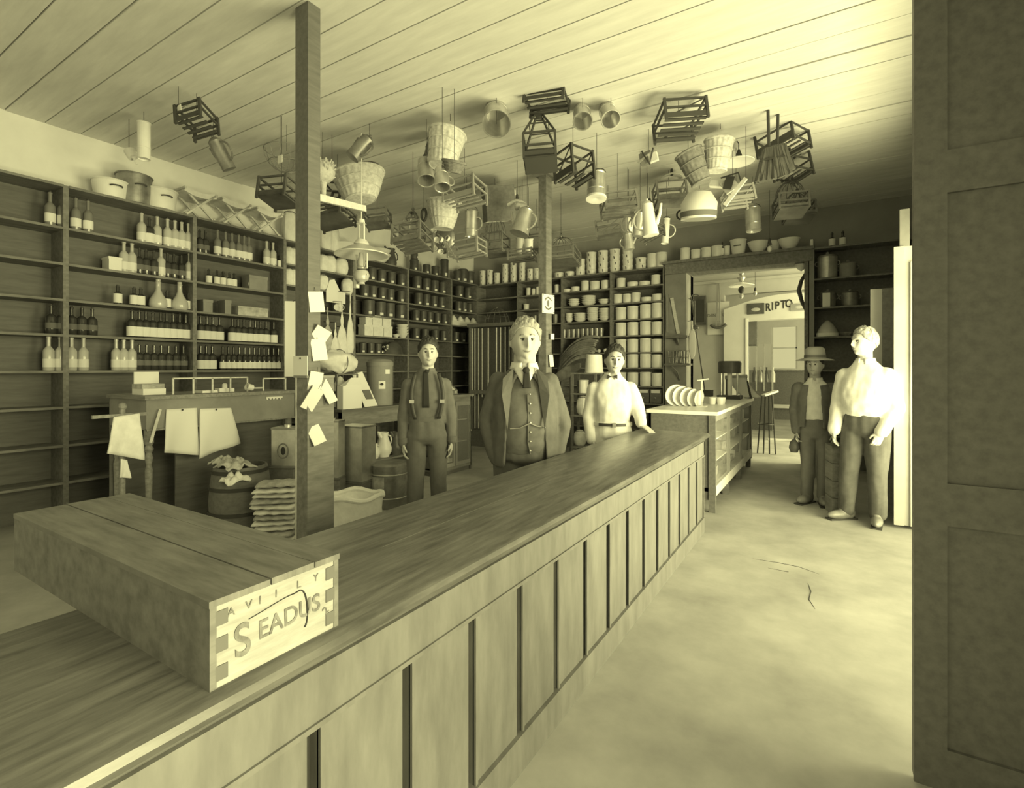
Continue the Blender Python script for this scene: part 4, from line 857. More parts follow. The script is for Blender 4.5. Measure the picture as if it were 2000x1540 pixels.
# --- shelf over the doorway
ZH = 3.12
for px, P, sc, lb in ((1338, JAR, (1, 1, 1.2), 'white jar, first on the shelf over the doorway'), (1359, JAR, .95, 'white jar, second on the shelf over the doorway'), (1380, JAR, 1.0, 'white jar with flowered side, third over the doorway'), (1401, JAR, (1.1, 1.1, 1.05), 'white jar, fourth on the shelf over the doorway'), (1420, JAR, (.55, .55, .95), 'narrow white jar left of the big pail over the doorway')):
    P.put(lb, (xb(px, YSB + .04), YSB + .04, ZH), 0, sc)
B_SMALL.put('thin little bottle between the jars over the doorway', (xb(1411, YSB + .02), YSB + .02, ZH), 0, (.7, .7, 1.3), 'bottles over the doorway')
t = thing('slop_pail', 'big tapering white enamel pail over the doorway', 'pail', (xb(1442, YSB + .05), YSB + .05, ZH)); part('pail_body', MB().lathe([(0, 0), (.085, 0), (.115, .22), (.12, .22), (.105, .2), (.08, .012), (0, .012)], 24), ENAMEL, t); part('rim', MB().tube([Vector((.117 * math.cos(2 * PI * q / 24), .117 * math.sin(2 * PI * q / 24), .222)) for q in range(24)], .006, 6, True), ENAMEL, t); part('lettered_band', MB().box((-.05, -.118, .12), (.05, -.100, .132)), INKG, t, None)
t = bowl('mixing_bowl', 'wide white mixing bowl, left of two over the doorway', (xb(1481, YSB + .05), YSB + .05, ZH), .145, .16); t = bowl('mixing_bowl', 'wide white mixing bowl, right of two over the doorway', (xb(1541, YSB + .05), YSB + .05, ZH), .145, .15); bowl('mixing_bowl', 'white bowl half hidden between two wider ones', (xb(1513, YSB + .17), YSB + .17, ZH), .10, .17)
# --- right shelving: cooking pots
def kettle(lab, px, z, r, h, mat=None, lid=True):
    t = thing('cooking_pot', lab, 'pot', (onY(px, 720, YI).x, YI + .02, z)); m = mat or TIND
    part('pot_body', MB().lathe([(0, 0), (r * .92, 0), (r, .02), (r, h * .8), (r * 1.04, h * .82), (r * .96, h * .82), (r * .94, .02), (0, .02)], 24), m, t)
    if lid: part('lid', MB().lathe([(r * 1.05, h * .82), (r * .9, h * .9), (r * .2, h * .95), (0, h * .95)], 24), m, t); part('lid_knob', MB().ball((0, 0, h), .02, 8, 6), m, t)
    for s_ in (-1, 1): part('ear', MB().tube(arc((s_ * r * .98, 0, h * .6), .03, -PI / 2, PI / 2, 6, (s_, 0, 0)), .007, 6), m, t)
kettle('large grey cooking pot on the upper dark shelf', 1616, 2.67, .12, .36, TIN); kettle('smaller dim cooking pot right of the large one', 1656, 2.67, .10, .22, W_GREY); kettle('cooking pot with pale label on the dark shelf', 1617, 2.27, .10, .24, TIND); kettle('dim pot right of the labelled one', 1660, 2.27, .10, .22, TIND)
t = thing('pot_label', 'pale square label leaning on the dark shelf pot', 'label', (onY(1613, 720, YSB + .02).x, YSB + .0, 2.27)); part('card', MB().box((-.04, -.002, 0), (.05, .002, .19)), PAPER, t, None); part('card_foot', MB().box((-.02, 0, 0), (.02, .03, .004)), PAPER, t, None)
t = thing('lamp_globe', 'pale cone-shaped lampshade on the lower dark shelf', 'lampshade', (onY(1616, 720, YI).x, YI, 1.86)); part('shade', MB().lathe([(.135, 0), (.135, .05), (.10, .13), (.06, .19), (.02, .225), (0, .23)], 24), GLASSP, t); part('base_band', MB().lathe([(.138, 0), (.138, .05), (.13, .05), (.13, 0)], 24), WHITE, t)
bowl('basin', 'dim shallow bowl right of the cone lampshade', (onY(1655, 720, YI).x, YI, 1.86), .1, .05, TIN)
for k, px in enumerate((1625, 1646)): B_SMALL.put('dim little bottle, %s one above the dark shelves' % ('left' if k == 0 else 'right'), (onY(px, 720, YI).x, YI, 3.10), 0, 1.2, 'bottles above the dark shelves')
solo('price_tag', MB().box((-.015, -.004, 0), (.015, .0, .1)), PAPER, 'narrow white tag at the top of the grey upright', 'tag', loc=(-.21, YSB - .012, 3.12))
# --- goods in the glass case
random.seed(21)
k = 0
for y0, y1, zn in ((5.4, 6.1, 0), (6.28, 7.05, 1), (7.22, 8.0, 2)):
    for zi, z in enumerate((.24, .48, .70)):
        y = y0
        while y < y1 - .1:
            w = random.uniform(.12, .22); h = random.uniform(.06, .16); x = GX1 - .16 - random.uniform(0, .12)
            t = thing('boxed_goods', 'carton, %s on %s shelf behind the %s pane of glass case' % (ORD[k % 4], ('bottom', 'middle', 'upper')[zi], ('nearest', 'middle', 'farthest')[zn]), 'carton', (x, y + w / 2, z), random.uniform(-.15, .15), 'cartons in the glass case')
            m = random.choice((PAPER, CLOTHG, W_GREY, TIN, WHITE)); part('carton', MB().box((-.08, -w / 2 + .01, 0), (.08, w / 2 - .01, h * .75)), m, t, None); part('lid', MB().box((-.083, -w / 2 + .007, h * .75), (.083, w / 2 - .007, h)), m, t, None)
            y += w + random.uniform(.02, .12); k += 1
        k = 0
# ================================================================== THE CRATE ON THE COUNTER
t = thing('pine_crate', 'shallow pine crate with stencilled end lying on the near counter', 'crate', (0, 0, CH))
x0, x1, y0, y1, hc = -1.93, -.915, .486, .735, .158
part('end_board', MB().box((x1 - .018, y0, 0), (x1, y1, hc - .012)), CRATEP, t, None)
part('end_board', MB().box((x0, y0, 0), (x0 + .018, y1, hc - .012)), CRATEP, t, None)
part('side_board', MB().box((x0, y0 - .012, 0), (x1 + .002, y0, hc - .012)), W_SHELF, t, None)
part('side_board', MB().box((x0, y1, 0), (x1 + .002, y1 + .012, hc - .012)), W_SHELF, t, None)
for k, (a, b) in enumerate(((y0 - .014, y0 + .10), (y0 + .103, y0 + .198), (y0 + .201, y1 + .014))): part('lid_board', MB().box((x0, a, hc - .012), (x1 + .004, b, hc + (.001 if k == 1 else 0))), CRATET, t, None)
part('bottom_board', MB().box((x0, y0, -.0), (x1 - .018, y1, .008)), CRATEP, t, None)
me = MB().box((-.002, -.011, -.013), (.0012, .011, .013)).mesh('dovetail'); me.materials.append(INKG)
for yy in (y0 + .009, y1 - .009):
    for z in (.025, .075, .122):
        o = bpy.data.objects.new('dovetail', me); COL.objects.link(o); o.parent = t; o.location = (x1 + .001, yy, z)
MX = lambda y, z, a=0.0: Matrix.Translation((x1 + .0015, y, z)) @ Matrix.Rotation(PI / 2, 4, 'Z') @ Matrix.Rotation(PI / 2, 4, 'X') @ Matrix.Rotation(a, 4, 'Z')
text('stencil', 'S', .085, INKF, t, MX(.533, .062, .05), .0004, bold=.001, sx=.85)
text('stencil', 'EADUS', .05, INKF, t, MX(.632, .068, .03), .0004, bold=.0005, sx=.9)
for ch, yy in (('A', .512), ('V', .545), ('I', .567), ('I', .6), ('L', .65), ('Y', .69)): text('stencil', ch, .022, INKF, t, MX(yy, .124), .0004)
part('stencil_swash', MB().tube([(x1 + .001, .545 + .10 * math.sin(a_ * .5) ** .8 * (1.25 if a_ > 1.9 else 1.15), .098 + .012 * math.sin(a_) if a_ < 1.9 else .072 + .04 * math.cos((a_ - 1.9) * 1.5)) for a_ in [3.9 * q / 24.0 for q in range(25)]], [.0008 + .0022 * (q / 24.0) ** 2 * (1 if q < 20 else .5) for q in range(25)], 6), INK, t)
text('stencil', '2', .026, INKF, t, MX(.715, .045, .6), .0004)
# ================================================================== STANDING DESK AND WHAT HANGS ON IT
DXF, DXB, DY0, DY1, DZT = -4.60, -5.28, 1.90, 3.22, 1.20
t = thing('standing_desk', 'tall dark clerk desk with turned legs before the bottle shelves', 'desk', (0, 0, 0))
part('desk_top', MB().box((DXB, DY0 - .02, DZT - .03), (DXF + .03, DY1 + .02, DZT)), W_MID, t)
part('front_apron', MB().box((DXF - .025, DY0, .93), (DXF, DY1, DZT - .03)), W_GREY, t)
part('side_apron', MB().box((DXB + .02, DY0, .93), (DXF - .025, DY0 + .025, DZT - .03)), W_GREY, t)
part('side_apron', MB().box((DXB + .02, DY1 - .025, .93), (DXF - .025, DY1, DZT - .03)), W_GREY, t)
part('apron_moulding', MB().box((DXF - .02, DY0, .92), (DXF + .012, DY1, .935)), W_MID, t)
part('back_panel', MB().box((DXB, DY0, 0), (DXB + .02, DY1, DZT - .03)), W_DARK, t)
part('lower_panel', MB().box((DXF - .20, DY0 + .3, .0), (DXF - .18, DY1, .93)), W_DARK, t)
lg = [(.035, .93), (.035, .82), (.022, .80), (.034, .77), (.02, .74), (.03, .70), (.018, .64), (.028, .60), (.022, .35), (.016, .12), (.026, .10), (.02, 0)]
for x in (DXF - .05, DXB + .05):
    for y in (DY0 + .04, DY1 - .04): part('turned_leg', MB().lathe(lg[::-1], 14, (x, y, 0)), W_MID, t)
ga = MB(); part('gallery_rail', MB().bar((DXF - .12, DY0 + .25, DZT + .135), (DXF - .12, DY1 - .42, DZT + .135), .012), W_PALE, t)
for k in range(5): part('gallery_post', MB().bar((DXF - .12, DY0 + .25 + k * .162, DZT), (DXF - .12, DY0 + .25 + k * .162, DZT + .135), .012), W_PALE, t)
for y in (DY1 - .26, DY1 - .02): part('gallery_post', MB().bar((DXF - .12, y, DZT), (DXF - .12, y, DZT + .12), .012), W_PALE, t)
part('gallery_rail', MB().bar((DXF - .12, DY1 - .26, DZT + .12), (DXF - .12, DY1 - .02, DZT + .12), .012), W_PALE, t)
def sheetX(name, lab, cat, quad, X, mat=PAPER, curl=.02, th=.006, peg=True):
    P = [onX(px, py, X) for px, py in quad]      # top-left, top-right, bottom-right, bottom-left
    c = (P[0] + P[1]) / 2; o = thing(name, lab, cat, c)
    def fn(u, v):
        a = P[0].lerp(P[1], u); b = P[3].lerp(P[2], u); p = a.lerp(b, v) - c
        p.x += curl * math.sin(u * 7 + v * 2) * v + curl * v; return p
    part('sheet', MB().sheet(fn, 14, 10, th), mat, o, 3.2)
    if peg:
        part('pin', MB().ball((.012, 0, -.01), .008, 8, 6), IRON, o)
    return o
sheetX('paper_sheet', 'white sheet pinned on the desk apron, left of two', 'paper', [(325, 800), (384, 797), (384, 889), (317, 884)], DXF + .012)
sheetX('paper_sheet', 'white sheet pinned on the desk apron, right of two', 'paper', [(390, 799), (451, 797), (466, 866), (385, 896)], DXF + .014)
solo('ruler', MB().bar(onX(313, 800, DXF + .03), onX(294, 865, DXF + .05), .02, .008), W_PALE, 'pale wooden ruler leaning at the left end of the desk apron', 'ruler')
# coat stand with a white apron at the left end of the desk
bp = onZ(243, 1100, 0); hX = -4.05; hp = onX(243, 812, hX)
t = thing('clothes_stand', 'slim dark stand at the left end of the desk', 'stand', (hp.x - .03, hp.y, 0))
part('pole', MB().tube([(0, 0, .02), (0, 0, hp.z + .05)], .018, 8), W_MID, t)
part('cross_arm', MB().bar((0, -.17, hp.z - .0), (0, .15, hp.z + .0), .022), W_MID, t)
for a in range(3): part('foot', MB().tube([(0, 0, .14), (.2 * math.cos(a * 2.1), .2 * math.sin(a * 2.1), .012)], .014, 8), W_MID, t)
part('knob', MB().ball((0, 0, hp.z + .06), .026, 10, 8), W_MID, t)
sheetX('white_apron', 'white cloth apron hung on the slim stand at the far left', 'apron', [(222, 815), (272, 808), (276, 898), (203, 885)], hX + .01, CLOTHW, .03, .012, False)
sheetX('cloth_strip', 'narrow white cloth tail hanging below the apron', 'cloth', [(236, 897), (248, 899), (254, 934), (232, 933)], hX + .005, CLOTHW, .01, .008, False)
# desk-top clutter
def onDesk(px): return onX(px, 720, DXF - .28).y
t = thing('ledger_stack', 'white ledger papers standing at the left end of the desk', 'papers', (DXF - .3, onDesk(292), DZT))
part('ledger', MB().box((-.1, -.08, 0), (.1, .09, .05)), PAPER, t, None); part('ledger', MB().box((-.09, -.085, .05), (.1, .08, .09)), CLOTHG, t, None); part('raised_sheet', MB().box((-.06, -.085, .09), (-.05, .1, .19)), PAPER, t, None)
t = thing('inkwell_tray', 'white inkstand behind the desk rail', 'inkstand', (DXF - .22, onDesk(432), DZT)); part('tray', MB().box((-.04, -.07, 0), (.04, .07, .035)), ENAMEL, t, None); part('inkwell', MB().lathe([(.022, .035), (.022, .07), (.012, .08), (0, .08)], 12), ENAMEL, t)
t = thing('notebook', 'flat pale notebook behind the desk rail', 'book', (DXF - .22, onDesk(395), DZT)); part('cover', MB().box((-.08, -.07, 0), (.08, .07, .006)), PAPER, t, None); part('pages', MB().box((-.075, -.066, .006), (.075, .066, .02)), WHITE, t, None)
t = thing('scoop', 'small pale scoop lying right of the desk rail', 'scoop', (DXF - .1, onDesk(474), DZT + .03)); part('bowl', MB().lathe([(0, 0), (.03, .01), (.035, .07), (.03, .07), (0, .02)], 12).xf(Matrix.Rotation(1.3, 4, 'X')), ENAMEL, t); part('handle', MB().tube([(0, 0, 0), (0, .09, .0)], .008, 6), W_PALE, t)
t = thing('torn_notice', 'torn white paper strip under the desk edge', 'paper', (DXF + .006, onX(535, 768, DXF).y, 1.145)); part('strip', MB().sheet(lambda u, v: (.004, (u - .5) * .17, -.02 * v - .012 * math.sin(u * 31) * v), 14, 2, .003), PAPER, t)
# ================================================================== GOODS ON THE FLOOR
def pt(px, t): r = ray(px, 720); return CAM.x + r.x * t, CAM.y + r.y * t
x, y = pt(470, 4.25)
t = thing('dark_barrel', 'dark open barrel stuffed with scraps in front of the desk', 'barrel', (x, y, 0))
part('staves', MB().lathe([(0, 0), (.19, 0), (.225, .15), (.235, .32), (.225, .48), (.20, .62), (.185, .62), (.2, .45), (0, .4)], 28, ribs=14, ra=.012), W_DARK, t)
for z, r in ((.1, .222), (.25, .24), (.45, .235), (.58, .215)): part('hoop', MB().lathe([(r, z - .014), (r + .002, z + .014), (r - .02, z + .014), (r - .02, z - .014)], 28), IRON, t)
random.seed(4)
def rag(name, lab, loc, sx, sy, sz, mat, seed, cat='cloth', n=18):
    random.seed(seed); ph = [random.uniform(0, 6) for _ in range(8)]
    o = thing(name, lab, cat, loc)
    def fn(u, v):
        a = (u - .5) * 2; b = (v - .5) * 2
        z = sz * max(0, 1 - (a * a + b * b) * .55) * (.6 + .4 * math.sin(7 * a + ph[0]) * math.cos(6 * b + ph[1])) + sz * .12 * (math.sin(9 * a + ph[2]) * math.sin(8 * b + ph[3]) + 1)
        return (a * sx * (1 + .12 * math.sin(5 * b + ph[4])), b * sy * (1 + .15 * math.sin(6 * a + ph[5])), z + .008)
    part('crumpled_cloth', MB().sheet(fn, n, n, .01), mat, o, 3.2)
    part('hem', MB().tube([Vector(fn(k / 10.0, 0)) + Vector((0, 0, .004)) for k in range(11)], .006, 5), mat, o); return o
rag('sack_scrap', 'rumpled pale scrap on the rim of the dark barrel', (x + .08, y - .1, .60), .13, .1, .09, CLOTHG, 1)
rag('sack_scrap', 'second pale scrap hanging over the barrel front', (x + .17, y - .14, .50), .08, .09, .09, CLOTHW, 2); rag('sack_scrap', 'small pale scrap on the left side of the barrel', (x - .12, y - .08, .61), .07, .08, .07, CLOTHG, 3)
fx, fy = pt(468, 4.5); 
g1 = onZ(468, 1036, .02); rag('floor_cloth', 'white crumpled cloth heap on the floor before the barrel', (g1.x, g1.y, 0), .17, .13, .10, CLOTHW, 6)
g1 = onZ(392, 1030, .0); rag('floor_cloth', 'small white paper scraps on the floor left of the barrel', (g1.x, g1.y, 0), .12, .06, .05, CLOTHW, 7)
# pile of folded sacks
x, y = pt(545, 4.0); random.seed(8)
yaw0 = YAW
for k in range(13):
    w = random.uniform(.145, .17); d_ = .12; z = k * .0415
    def fn(u, v, w=w, d_=d_, s=k):
        a = (u - .5) * 2; b = 2 * PI * v
        return (a * w, math.cos(b) * d_ * (1 + .08 * math.sin(9 * a + s)), .021 + math.sin(b) * .0205 * (1 + .35 * math.sin(11 * a + s * 2) * .6) + .004 * a)
    m = MB(); nu, nv = 14, 12; vs = [fn(i / nu, j / nv) for i in range(nu + 1) for j in range(nv)]
    fs = [(i * nv + j, (i + 1) * nv + j, (i + 1) * nv + (j + 1) % nv, i * nv + (j + 1) % nv) for i in range(nu) for j in range(nv)] + [tuple(range(nv - 1, -1, -1)), tuple(nu * nv + j for j in range(nv))]
    m.add(vs, fs)
    solo('folded_sack', m, CLOTHW if k % 3 else CLOTHG, 'folded white sack, %s from the bottom of the pile beside the post' % ORD[k], 'sack', 'folded sacks in a pile', (x + random.uniform(-.012, .012), y + random.uniform(-.015, .015), z), 3.2, yaw0 + random.uniform(-.15, .15))
# bench with its shelf
BX1, BX0, BY0, BY1, BZ = -4.69, -5.36, 3.89, 5.05, .95
t = thing('work_bench', 'dark bench crowded with wrapped goods behind the near post', 'bench', (0, 0, 0))
part('bench_top', MB().box((BX0, BY0 - .02, BZ - .03), (BX1 + .02, BY1, BZ)), W_DARK, t); part('front_apron', MB().box((BX1 - .02, BY0, BZ - .2), (BX1, BY1, BZ - .03)), W_SHELF, t); part('side_apron', MB().box((BX0, BY0, BZ - .2), (BX1 - .02, BY0 + .02, BZ - .03)), W_DARK, t)
for xx in (BX0 + .03, BX1 - .035):
    for yy in (BY0 + .03, BY1 - .03): part('leg', MB().box((xx - .03, yy - .03, 0), (xx + .03, yy + .03, BZ - .03)), W_DARK, t)
part('lower_shelf', MB().box((BX0, BY0, .28), (BX1, BY1, .30)), W_SHELF, t); part('back_panel', MB().box((BX0, BY0, .3), (BX0 + .015, BY1, BZ - .03)), W_GREY, t)
def pitcher(lab, px, sc, mat):
    yy = onX(px, 720, BX1 - .12).y; t = thing('pitcher', lab, 'pitcher', (BX1 - .12, yy, .30)); t.scale = (sc,) * 3
    part('body', MB().lathe([(0, 0), (.07, 0), (.07, .012), (.10, .06), (.105, .11), (.075, .2), (.055, .26), (.065, .31), (.06, .31), (.05, .26), (0, .03)], 22), mat, t); part('handle', MB().tube([(0, .06, .27), (0, .12, .25), (0, .14, .18), (0, .1, .10)], .011, 8), mat, t); part('spout', MB().tube([(0, -.045, .25), (0, -.08, .31), (0, -.1, .325)], [.03, .022, .01], 8), mat, t)
pitcher('white ewer with curved handle on the lower bench shelf', 749, 1.0, ENAMEL); pitcher('dark jug behind the white ewer', 772, .95, BLACK); pitcher('small pale jug left of the white ewer', 732, .6, ENAMEL)
def squaretin(name, lab, px, t_, wpx, z0, z1, yaw, mat, emblem=False, lid=True):
    x, y = pt(px, t_); w = wpx * t_ / F / 2; o = thing(name, lab, 'tin', (x, y, z0), YAW + yaw); h = z1 - z0
    part('tin_body', MB().box((-w, -w * .8, 0), (w, w * .8, h)), mat, o, None)
    for z in (.01, h - .01): part('seam', MB().box((-w - .004, -w * .8 - .004, z - .008), (w + .004, w * .8 + .004, z + .008)), TIND, o, None)
    if emblem:
        part('emblem_ring', MB().tube([Vector((w * .45 * math.cos(2 * PI * k / 20), -w * .8 - .003, h * .42 + w * .6 * math.sin(2 * PI * k / 20))) for k in range(20)], .006, 5, True), INKG, o); part('emblem', MB().ball((0, -w * .8, h * .42), (w * .2, .004, w * .34), 12, 8), INK, o)
    if lid: part('spout_cap', MB().lathe([(.03, h), (.03, h + .02), (0, h + .02)], 12), TIN, o)
    return o
def plainbox(lab, px, t_, wpx, z0, z1, yaw, mat, name='packing_box', d=None):
    x, y = pt(px, t_); w = wpx * t_ / F / 2; o = thing(name, lab, 'box', (x, y, z0), YAW + yaw); h = z1 - z0; d = d or w * .9
    n = max(2, int(round(h / .16)))
    part('carcass', MB().box((-w + .012, -d + .012, 0), (w - .012, d - .012, h - .01)), INK, o, None)
    for k in range(n):
        a, b = h * k / n + .003, h * (k + 1) / n - .003
        part('side_board', MB().box((-w, -d, a), (w, -d + .014, b)), mat, o, None); part('side_board', MB().box((w - .014, -d + .014, a), (w, d, b)), mat, o, None); part('side_board', MB().box((-w, -d + .014, a), (-w + .014, d, b)), mat, o, None)
    part('lid', MB().box((-w, -d, h - .01), (w, d, h)), mat, o, None); return o
plainbox('dark packing box under the emblem tin', 560, 4.55, 52, 0, .55, -.1, W_DARK); squaretin('emblem_tin', 'square tin with dark round emblem left of the near post', 562, 4.55, 46, .55, .90, -.05, TIN, True)
plainbox('dark packing box under the scuffed tin beside the post', 652, 4.85, 36, 0, .38, .0, W_SHELF); squaretin('scuffed_tin', 'scuffed square tin with pale patch just right of the post', 650, 4.85, 36, .38, .93, -.1, TIN)
plainbox('packing box with white paper under the big tin', 697, 5.05, 56, 0, .31, -.35, W_SHELF); squaretin('big_tin', 'big mottled square tin standing on a packing box', 697, 5.05, 56, .31, .86, -.35, TIN, lid=False)
x, y = pt(697, 4.76); t = thing('paper_wrapper', 'white folded paper on the front of the packing box', 'paper', (x, y, .0), YAW - .35); part('folded_sheet', MB().sheet(lambda u, v: ((u - .5) * .22, .006 * math.sin(u * 6), .002 + v * .19 + .05 * u * v), 6, 4, .004), PAPER, t)
x, y = pt(650, 4.6); t = thing('rope_coil', 'coil of white rope beside the post base', 'rope', (x, y, .0), YAW)
for k in range(5): part('rope_turn', MB().tube([Vector(((.085 - .008 * k) * math.cos(2 * PI * q / 24), -.01 * k, .12 + (.1 - .012 * k) * math.sin(2 * PI * q / 24))) for q in range(24)], .012, 6, True), CLOTHW, t)
x, y = pt(761, 5.15); t = thing('tin_drum', 'round tin drum with lid and pale label behind the flour sack', 'drum', (x, y, 0))
part('drum_body', MB().lathe([(0, 0), (.175, 0), (.178, .01), (.178, .40), (.17, .41)], 30), TIND, t); part('drum_lid', MB().lathe([(.184, .40), (.184, .455), (.165, .475), (.1, .485), (0, .485)], 30), TIND, t)
for z in (.03, .14, .37): part('bead', MB().tube([Vector((.18 * math.cos(2 * PI * q / 30), .18 * math.sin(2 * PI * q / 30), z)) for q in range(30)], .006, 6, True), TIN, t)
part('paper_label', MB().sheet(lambda u, v: (.1805 * math.cos(-2.3 + u * .95 + YAW * .5), .1805 * math.sin(-2.3 + u * .95 + YAW * .5), .17 + v * .18), 10, 2, .002), CLOTHG, t)
x, y = pt(692, 3.98); t = thing('flour_sack', 'open white flour sack standing behind the counter', 'sack', (x, y, 0), YAW)
part('sack_body', MB().lathe([(0, 0), (.16, .0), (.215, .05), (.225, .2), (.21, .33), (.215, .40), (.222, .43), (.205, .43), (.19, .36), (0, .33)], 30, ribs=7, ra=.03, sy=.8), CLOTHW, t); part('rolled_top', MB().tube([Vector((.215 * (1 + .03 * math.cos(7 * 2 * PI * q / 28)) * math.cos(2 * PI * q / 28), .172 * math.sin(2 * PI * q / 28), .43 + .012 * math.sin(q))) for q in range(28)], .02, 8, True), CLOTHW, t)
part('flour', MB().lathe([(.19, .36), (.1, .385), (0, .395)], 20, sy=.8), WHITE, t)
# glass-fronted cabinet
KX1, KX0, KY0, KY1, KZ = -4.30, -4.78, 5.10, 5.82, 1.06
t = thing('glass_cabinet', 'low dark cabinet with glass doors behind the man in braces', 'cabinet', (0, 0, 0))
part('cabinet_top', MB().box((KX0, KY0 - .02, KZ - .03), (KX1 + .025, KY1 + .03, KZ)), W_SHELF, t); part('frieze', MB().box((KX1 - .02, KY0, KZ - .1), (KX1, KY1, KZ - .03)), W_SHELF, t)
part('back_panel', MB().box((KX0, KY0, .08), (KX0 + .015, KY1, KZ - .03)), W_DARK, t); part('end_panel', MB().box((KX0, KY0, .08), (KX1, KY0 + .02, KZ - .03)), W_DARK, t); part('end_panel', MB().box((KX0, KY1 - .02, .0), (KX1, KY1, KZ - .03)), W_DARK, t); part('bottom', MB().box((KX0, KY0, .06), (KX1, KY1, .1)), W_SHELF, t); part('plinth', MB().box((KX0 + .02, KY0 + .02, 0), (KX1 - .03, KY1 - .02, .06)), W_DARK, t)
for k in (.4, .7): part('shelf', MB().box((KX0 + .02, KY0 + .02, k), (KX1 - .06, KY1 - .02, k + .015)), W_SHELF, t)
for a, b in ((KY0, (KY0 + KY1) / 2), ((KY0 + KY1) / 2, KY1)):
    dd = part('door', MB().box((KX1 - .02, a + .005, .1), (KX1, a + .045, KZ - .1)).box((KX1 - .02, b - .045, .1), (KX1, b - .005, KZ - .1)).box((KX1 - .02, a + .045, .1), (KX1, b - .045, .15)).box((KX1 - .02, a + .045, KZ - .15), (KX1, b - .045, KZ - .1)), W_GREY, t, None)
    part('glass', MB().box((KX1 - .012, a + .045, .15), (KX1 - .008, b - .045, KZ - .15)), GLASS, dd, None); part('knob', MB().ball((KX1 + .012, b - .025, .55), .012, 8, 6), BRASS, dd)
rag('cloth_heap', 'small pale crumpled paper inside the glass cabinet', (KX1 - .18, 5.45, .1), .1, .12, .1, CLOTHW, 12)
t = thing('cash_register', 'small dark register with white card on the glass cabinet', 'register', (KX1 - .2, 5.45, KZ)); part('body', MB().prism([(-.14, 0), (.12, 0), (.12, .06), (-.02, .16), (-.14, .16)], -.16, .16, 'xz'), W_SHELF, t, None); part('white_card', MB().add([(.125, -.09, .065), (.125, .09, .065), (.0, .09, .155), (.0, -.09, .155), (.13, -.09, .07), (.13, .09, .07), (.005, .09, .16), (.005, -.09, .16)], [(0, 1, 2, 3), (4, 5, 6, 7), (0, 1, 5, 4), (1, 2, 6, 5), (2, 3, 7, 6), (3, 0, 4, 7)]), PAPER, t, None); part('brass_plate', MB().box((.12, .11, .015), (.124, .13, .05)), PAPER, t, None)
# tall cabinet of rods in the corner
yy = 7.55; xa, xb_ = onY(918, 720, yy).x, onY(1002, 720, yy).x; zt = onY(960, 638, yy).z
t = thing('rod_cabinet', 'tall dark cabinet with upright pale rods in the far corner', 'cabinet', (0, 0, 0))
part('back_panel', MB().box((xa, yy + .22, 0), (xb_, yy + .24, zt)), W_DARK, t); part('cornice', MB().box((xa - .03, yy - .05, zt), (xb_ + .03, yy + .26, zt + .06)), W_DARK, t)
for xx in (xa, xb_): part('side_panel', MB().box((xx - .015, yy - .02, 0), (xx + .015, yy + .24, zt)), W_DARK, t)
part('mid_rail', MB().box((xa, yy, .95), (xb_, yy + .03, 1.02)), W_SHELF, t); part('base', MB().box((xa, yy, 0), (xb_, yy + .22, .3)), W_DARK, t)
for k, px in enumerate((922, 927, 934, 941, 953, 969, 977, 986, 994)):
    xx = onY(px, 720, yy + .04).x; part('rod', MB().tube([(xx, yy + .05, .32 if k % 3 else .9), (xx, yy + .05, zt - .02)], .009 if k not in (4, 5) else .013, 8), W_PALE, t)
# ================================================================== BENCH TOP CLUTTER
def onB(px, X=BX1 - .22): return onX(px, 720, X).y
t = thing('coffee_canister', 'big dark round canister with two paper labels on the bench', 'canister', (BX1 - .25, onB(742, BX1 - .25), BZ)); r = .165
part('canister_body', MB().lathe([(0, 0), (r, 0), (r, .50), (r * .97, .51)], 28), W_GREY, t); part('lid', MB().lathe([(r * 1.04, .50), (r * 1.04, .55), (r * .8, .585), (0, .6)], 28), W_GREY, t)
LB = lambda a0, a1, z0, z1: MB().sheet(lambda u, v: ((r + .002) * math.cos(a0 + u * (a1 - a0)), (r + .002) * math.sin(a0 + u * (a1 - a0)), z0 + v * (z1 - z0)), 6, 1, .002)
part('paper_label', LB(-.35, .05, .40, .46), PAPER, t); part('paper_label', LB(-.85, -.35, .21, .31), PAPER, t)
part('label_mark', MB().ball(((r + .003) * math.cos(-.6), (r + .003) * math.sin(-.6), .27), (.012, .03, .016), 10, 6), INK, t)
t = thing('show_card', 'tall white show card with dark rectangle leaning on the bench', 'card', (BX1 - .10, onB(726, BX1 - .1), BZ), 0)
part('card', MB().add([(-.006, -.11, 0), (-.006, .10, .005), (-.16, -.01, .43), (-.16, -.17, .40), (0, -.11, 0), (0, .10, .005), (-.154, -.01, .43), (-.154, -.17, .40)], [(0, 1, 2, 3), (7, 6, 5, 4), (0, 4, 5, 1), (1, 5, 6, 2), (2, 6, 7, 3), (3, 7, 4, 0)]), PAPER, t, None)
part('dark_picture', MB().add([(-.037 + .003, -.06, .09), (-.037 + .003, .055, .09), (-.075 + .003, .025, .205), (-.075 + .003, -.09, .205), (-.03, -.06, .09), (-.03, .055, .09), (-.068, .025, .205), (-.068, -.09, .205)], [(0, 1, 2, 3), (7, 6, 5, 4), (0, 4, 5, 1), (1, 5, 6, 2), (2, 6, 7, 3), (3, 7, 4, 0)]), INKG, t, None)
t = thing('paper_carton', 'plain white carton at the front of the bench', 'carton', (BX1 - .08, onB(683, BX1 - .08), BZ)); part('front_sheet', MB().box((-.05, -.14, 0), (.05, .14, .27)), PAPER, t, None); part('flap', MB().add([(-.05, -.1, .27), (.05, -.1, .27), (.05, .14, .27), (-.05, .14, .27), (0, .02, .36), (0, .14, .36)], [(0, 1, 2, 3), (0, 1, 4), (1, 2, 5, 4), (2, 3, 5), (3, 0, 4, 5)]), PAPER, t, None)
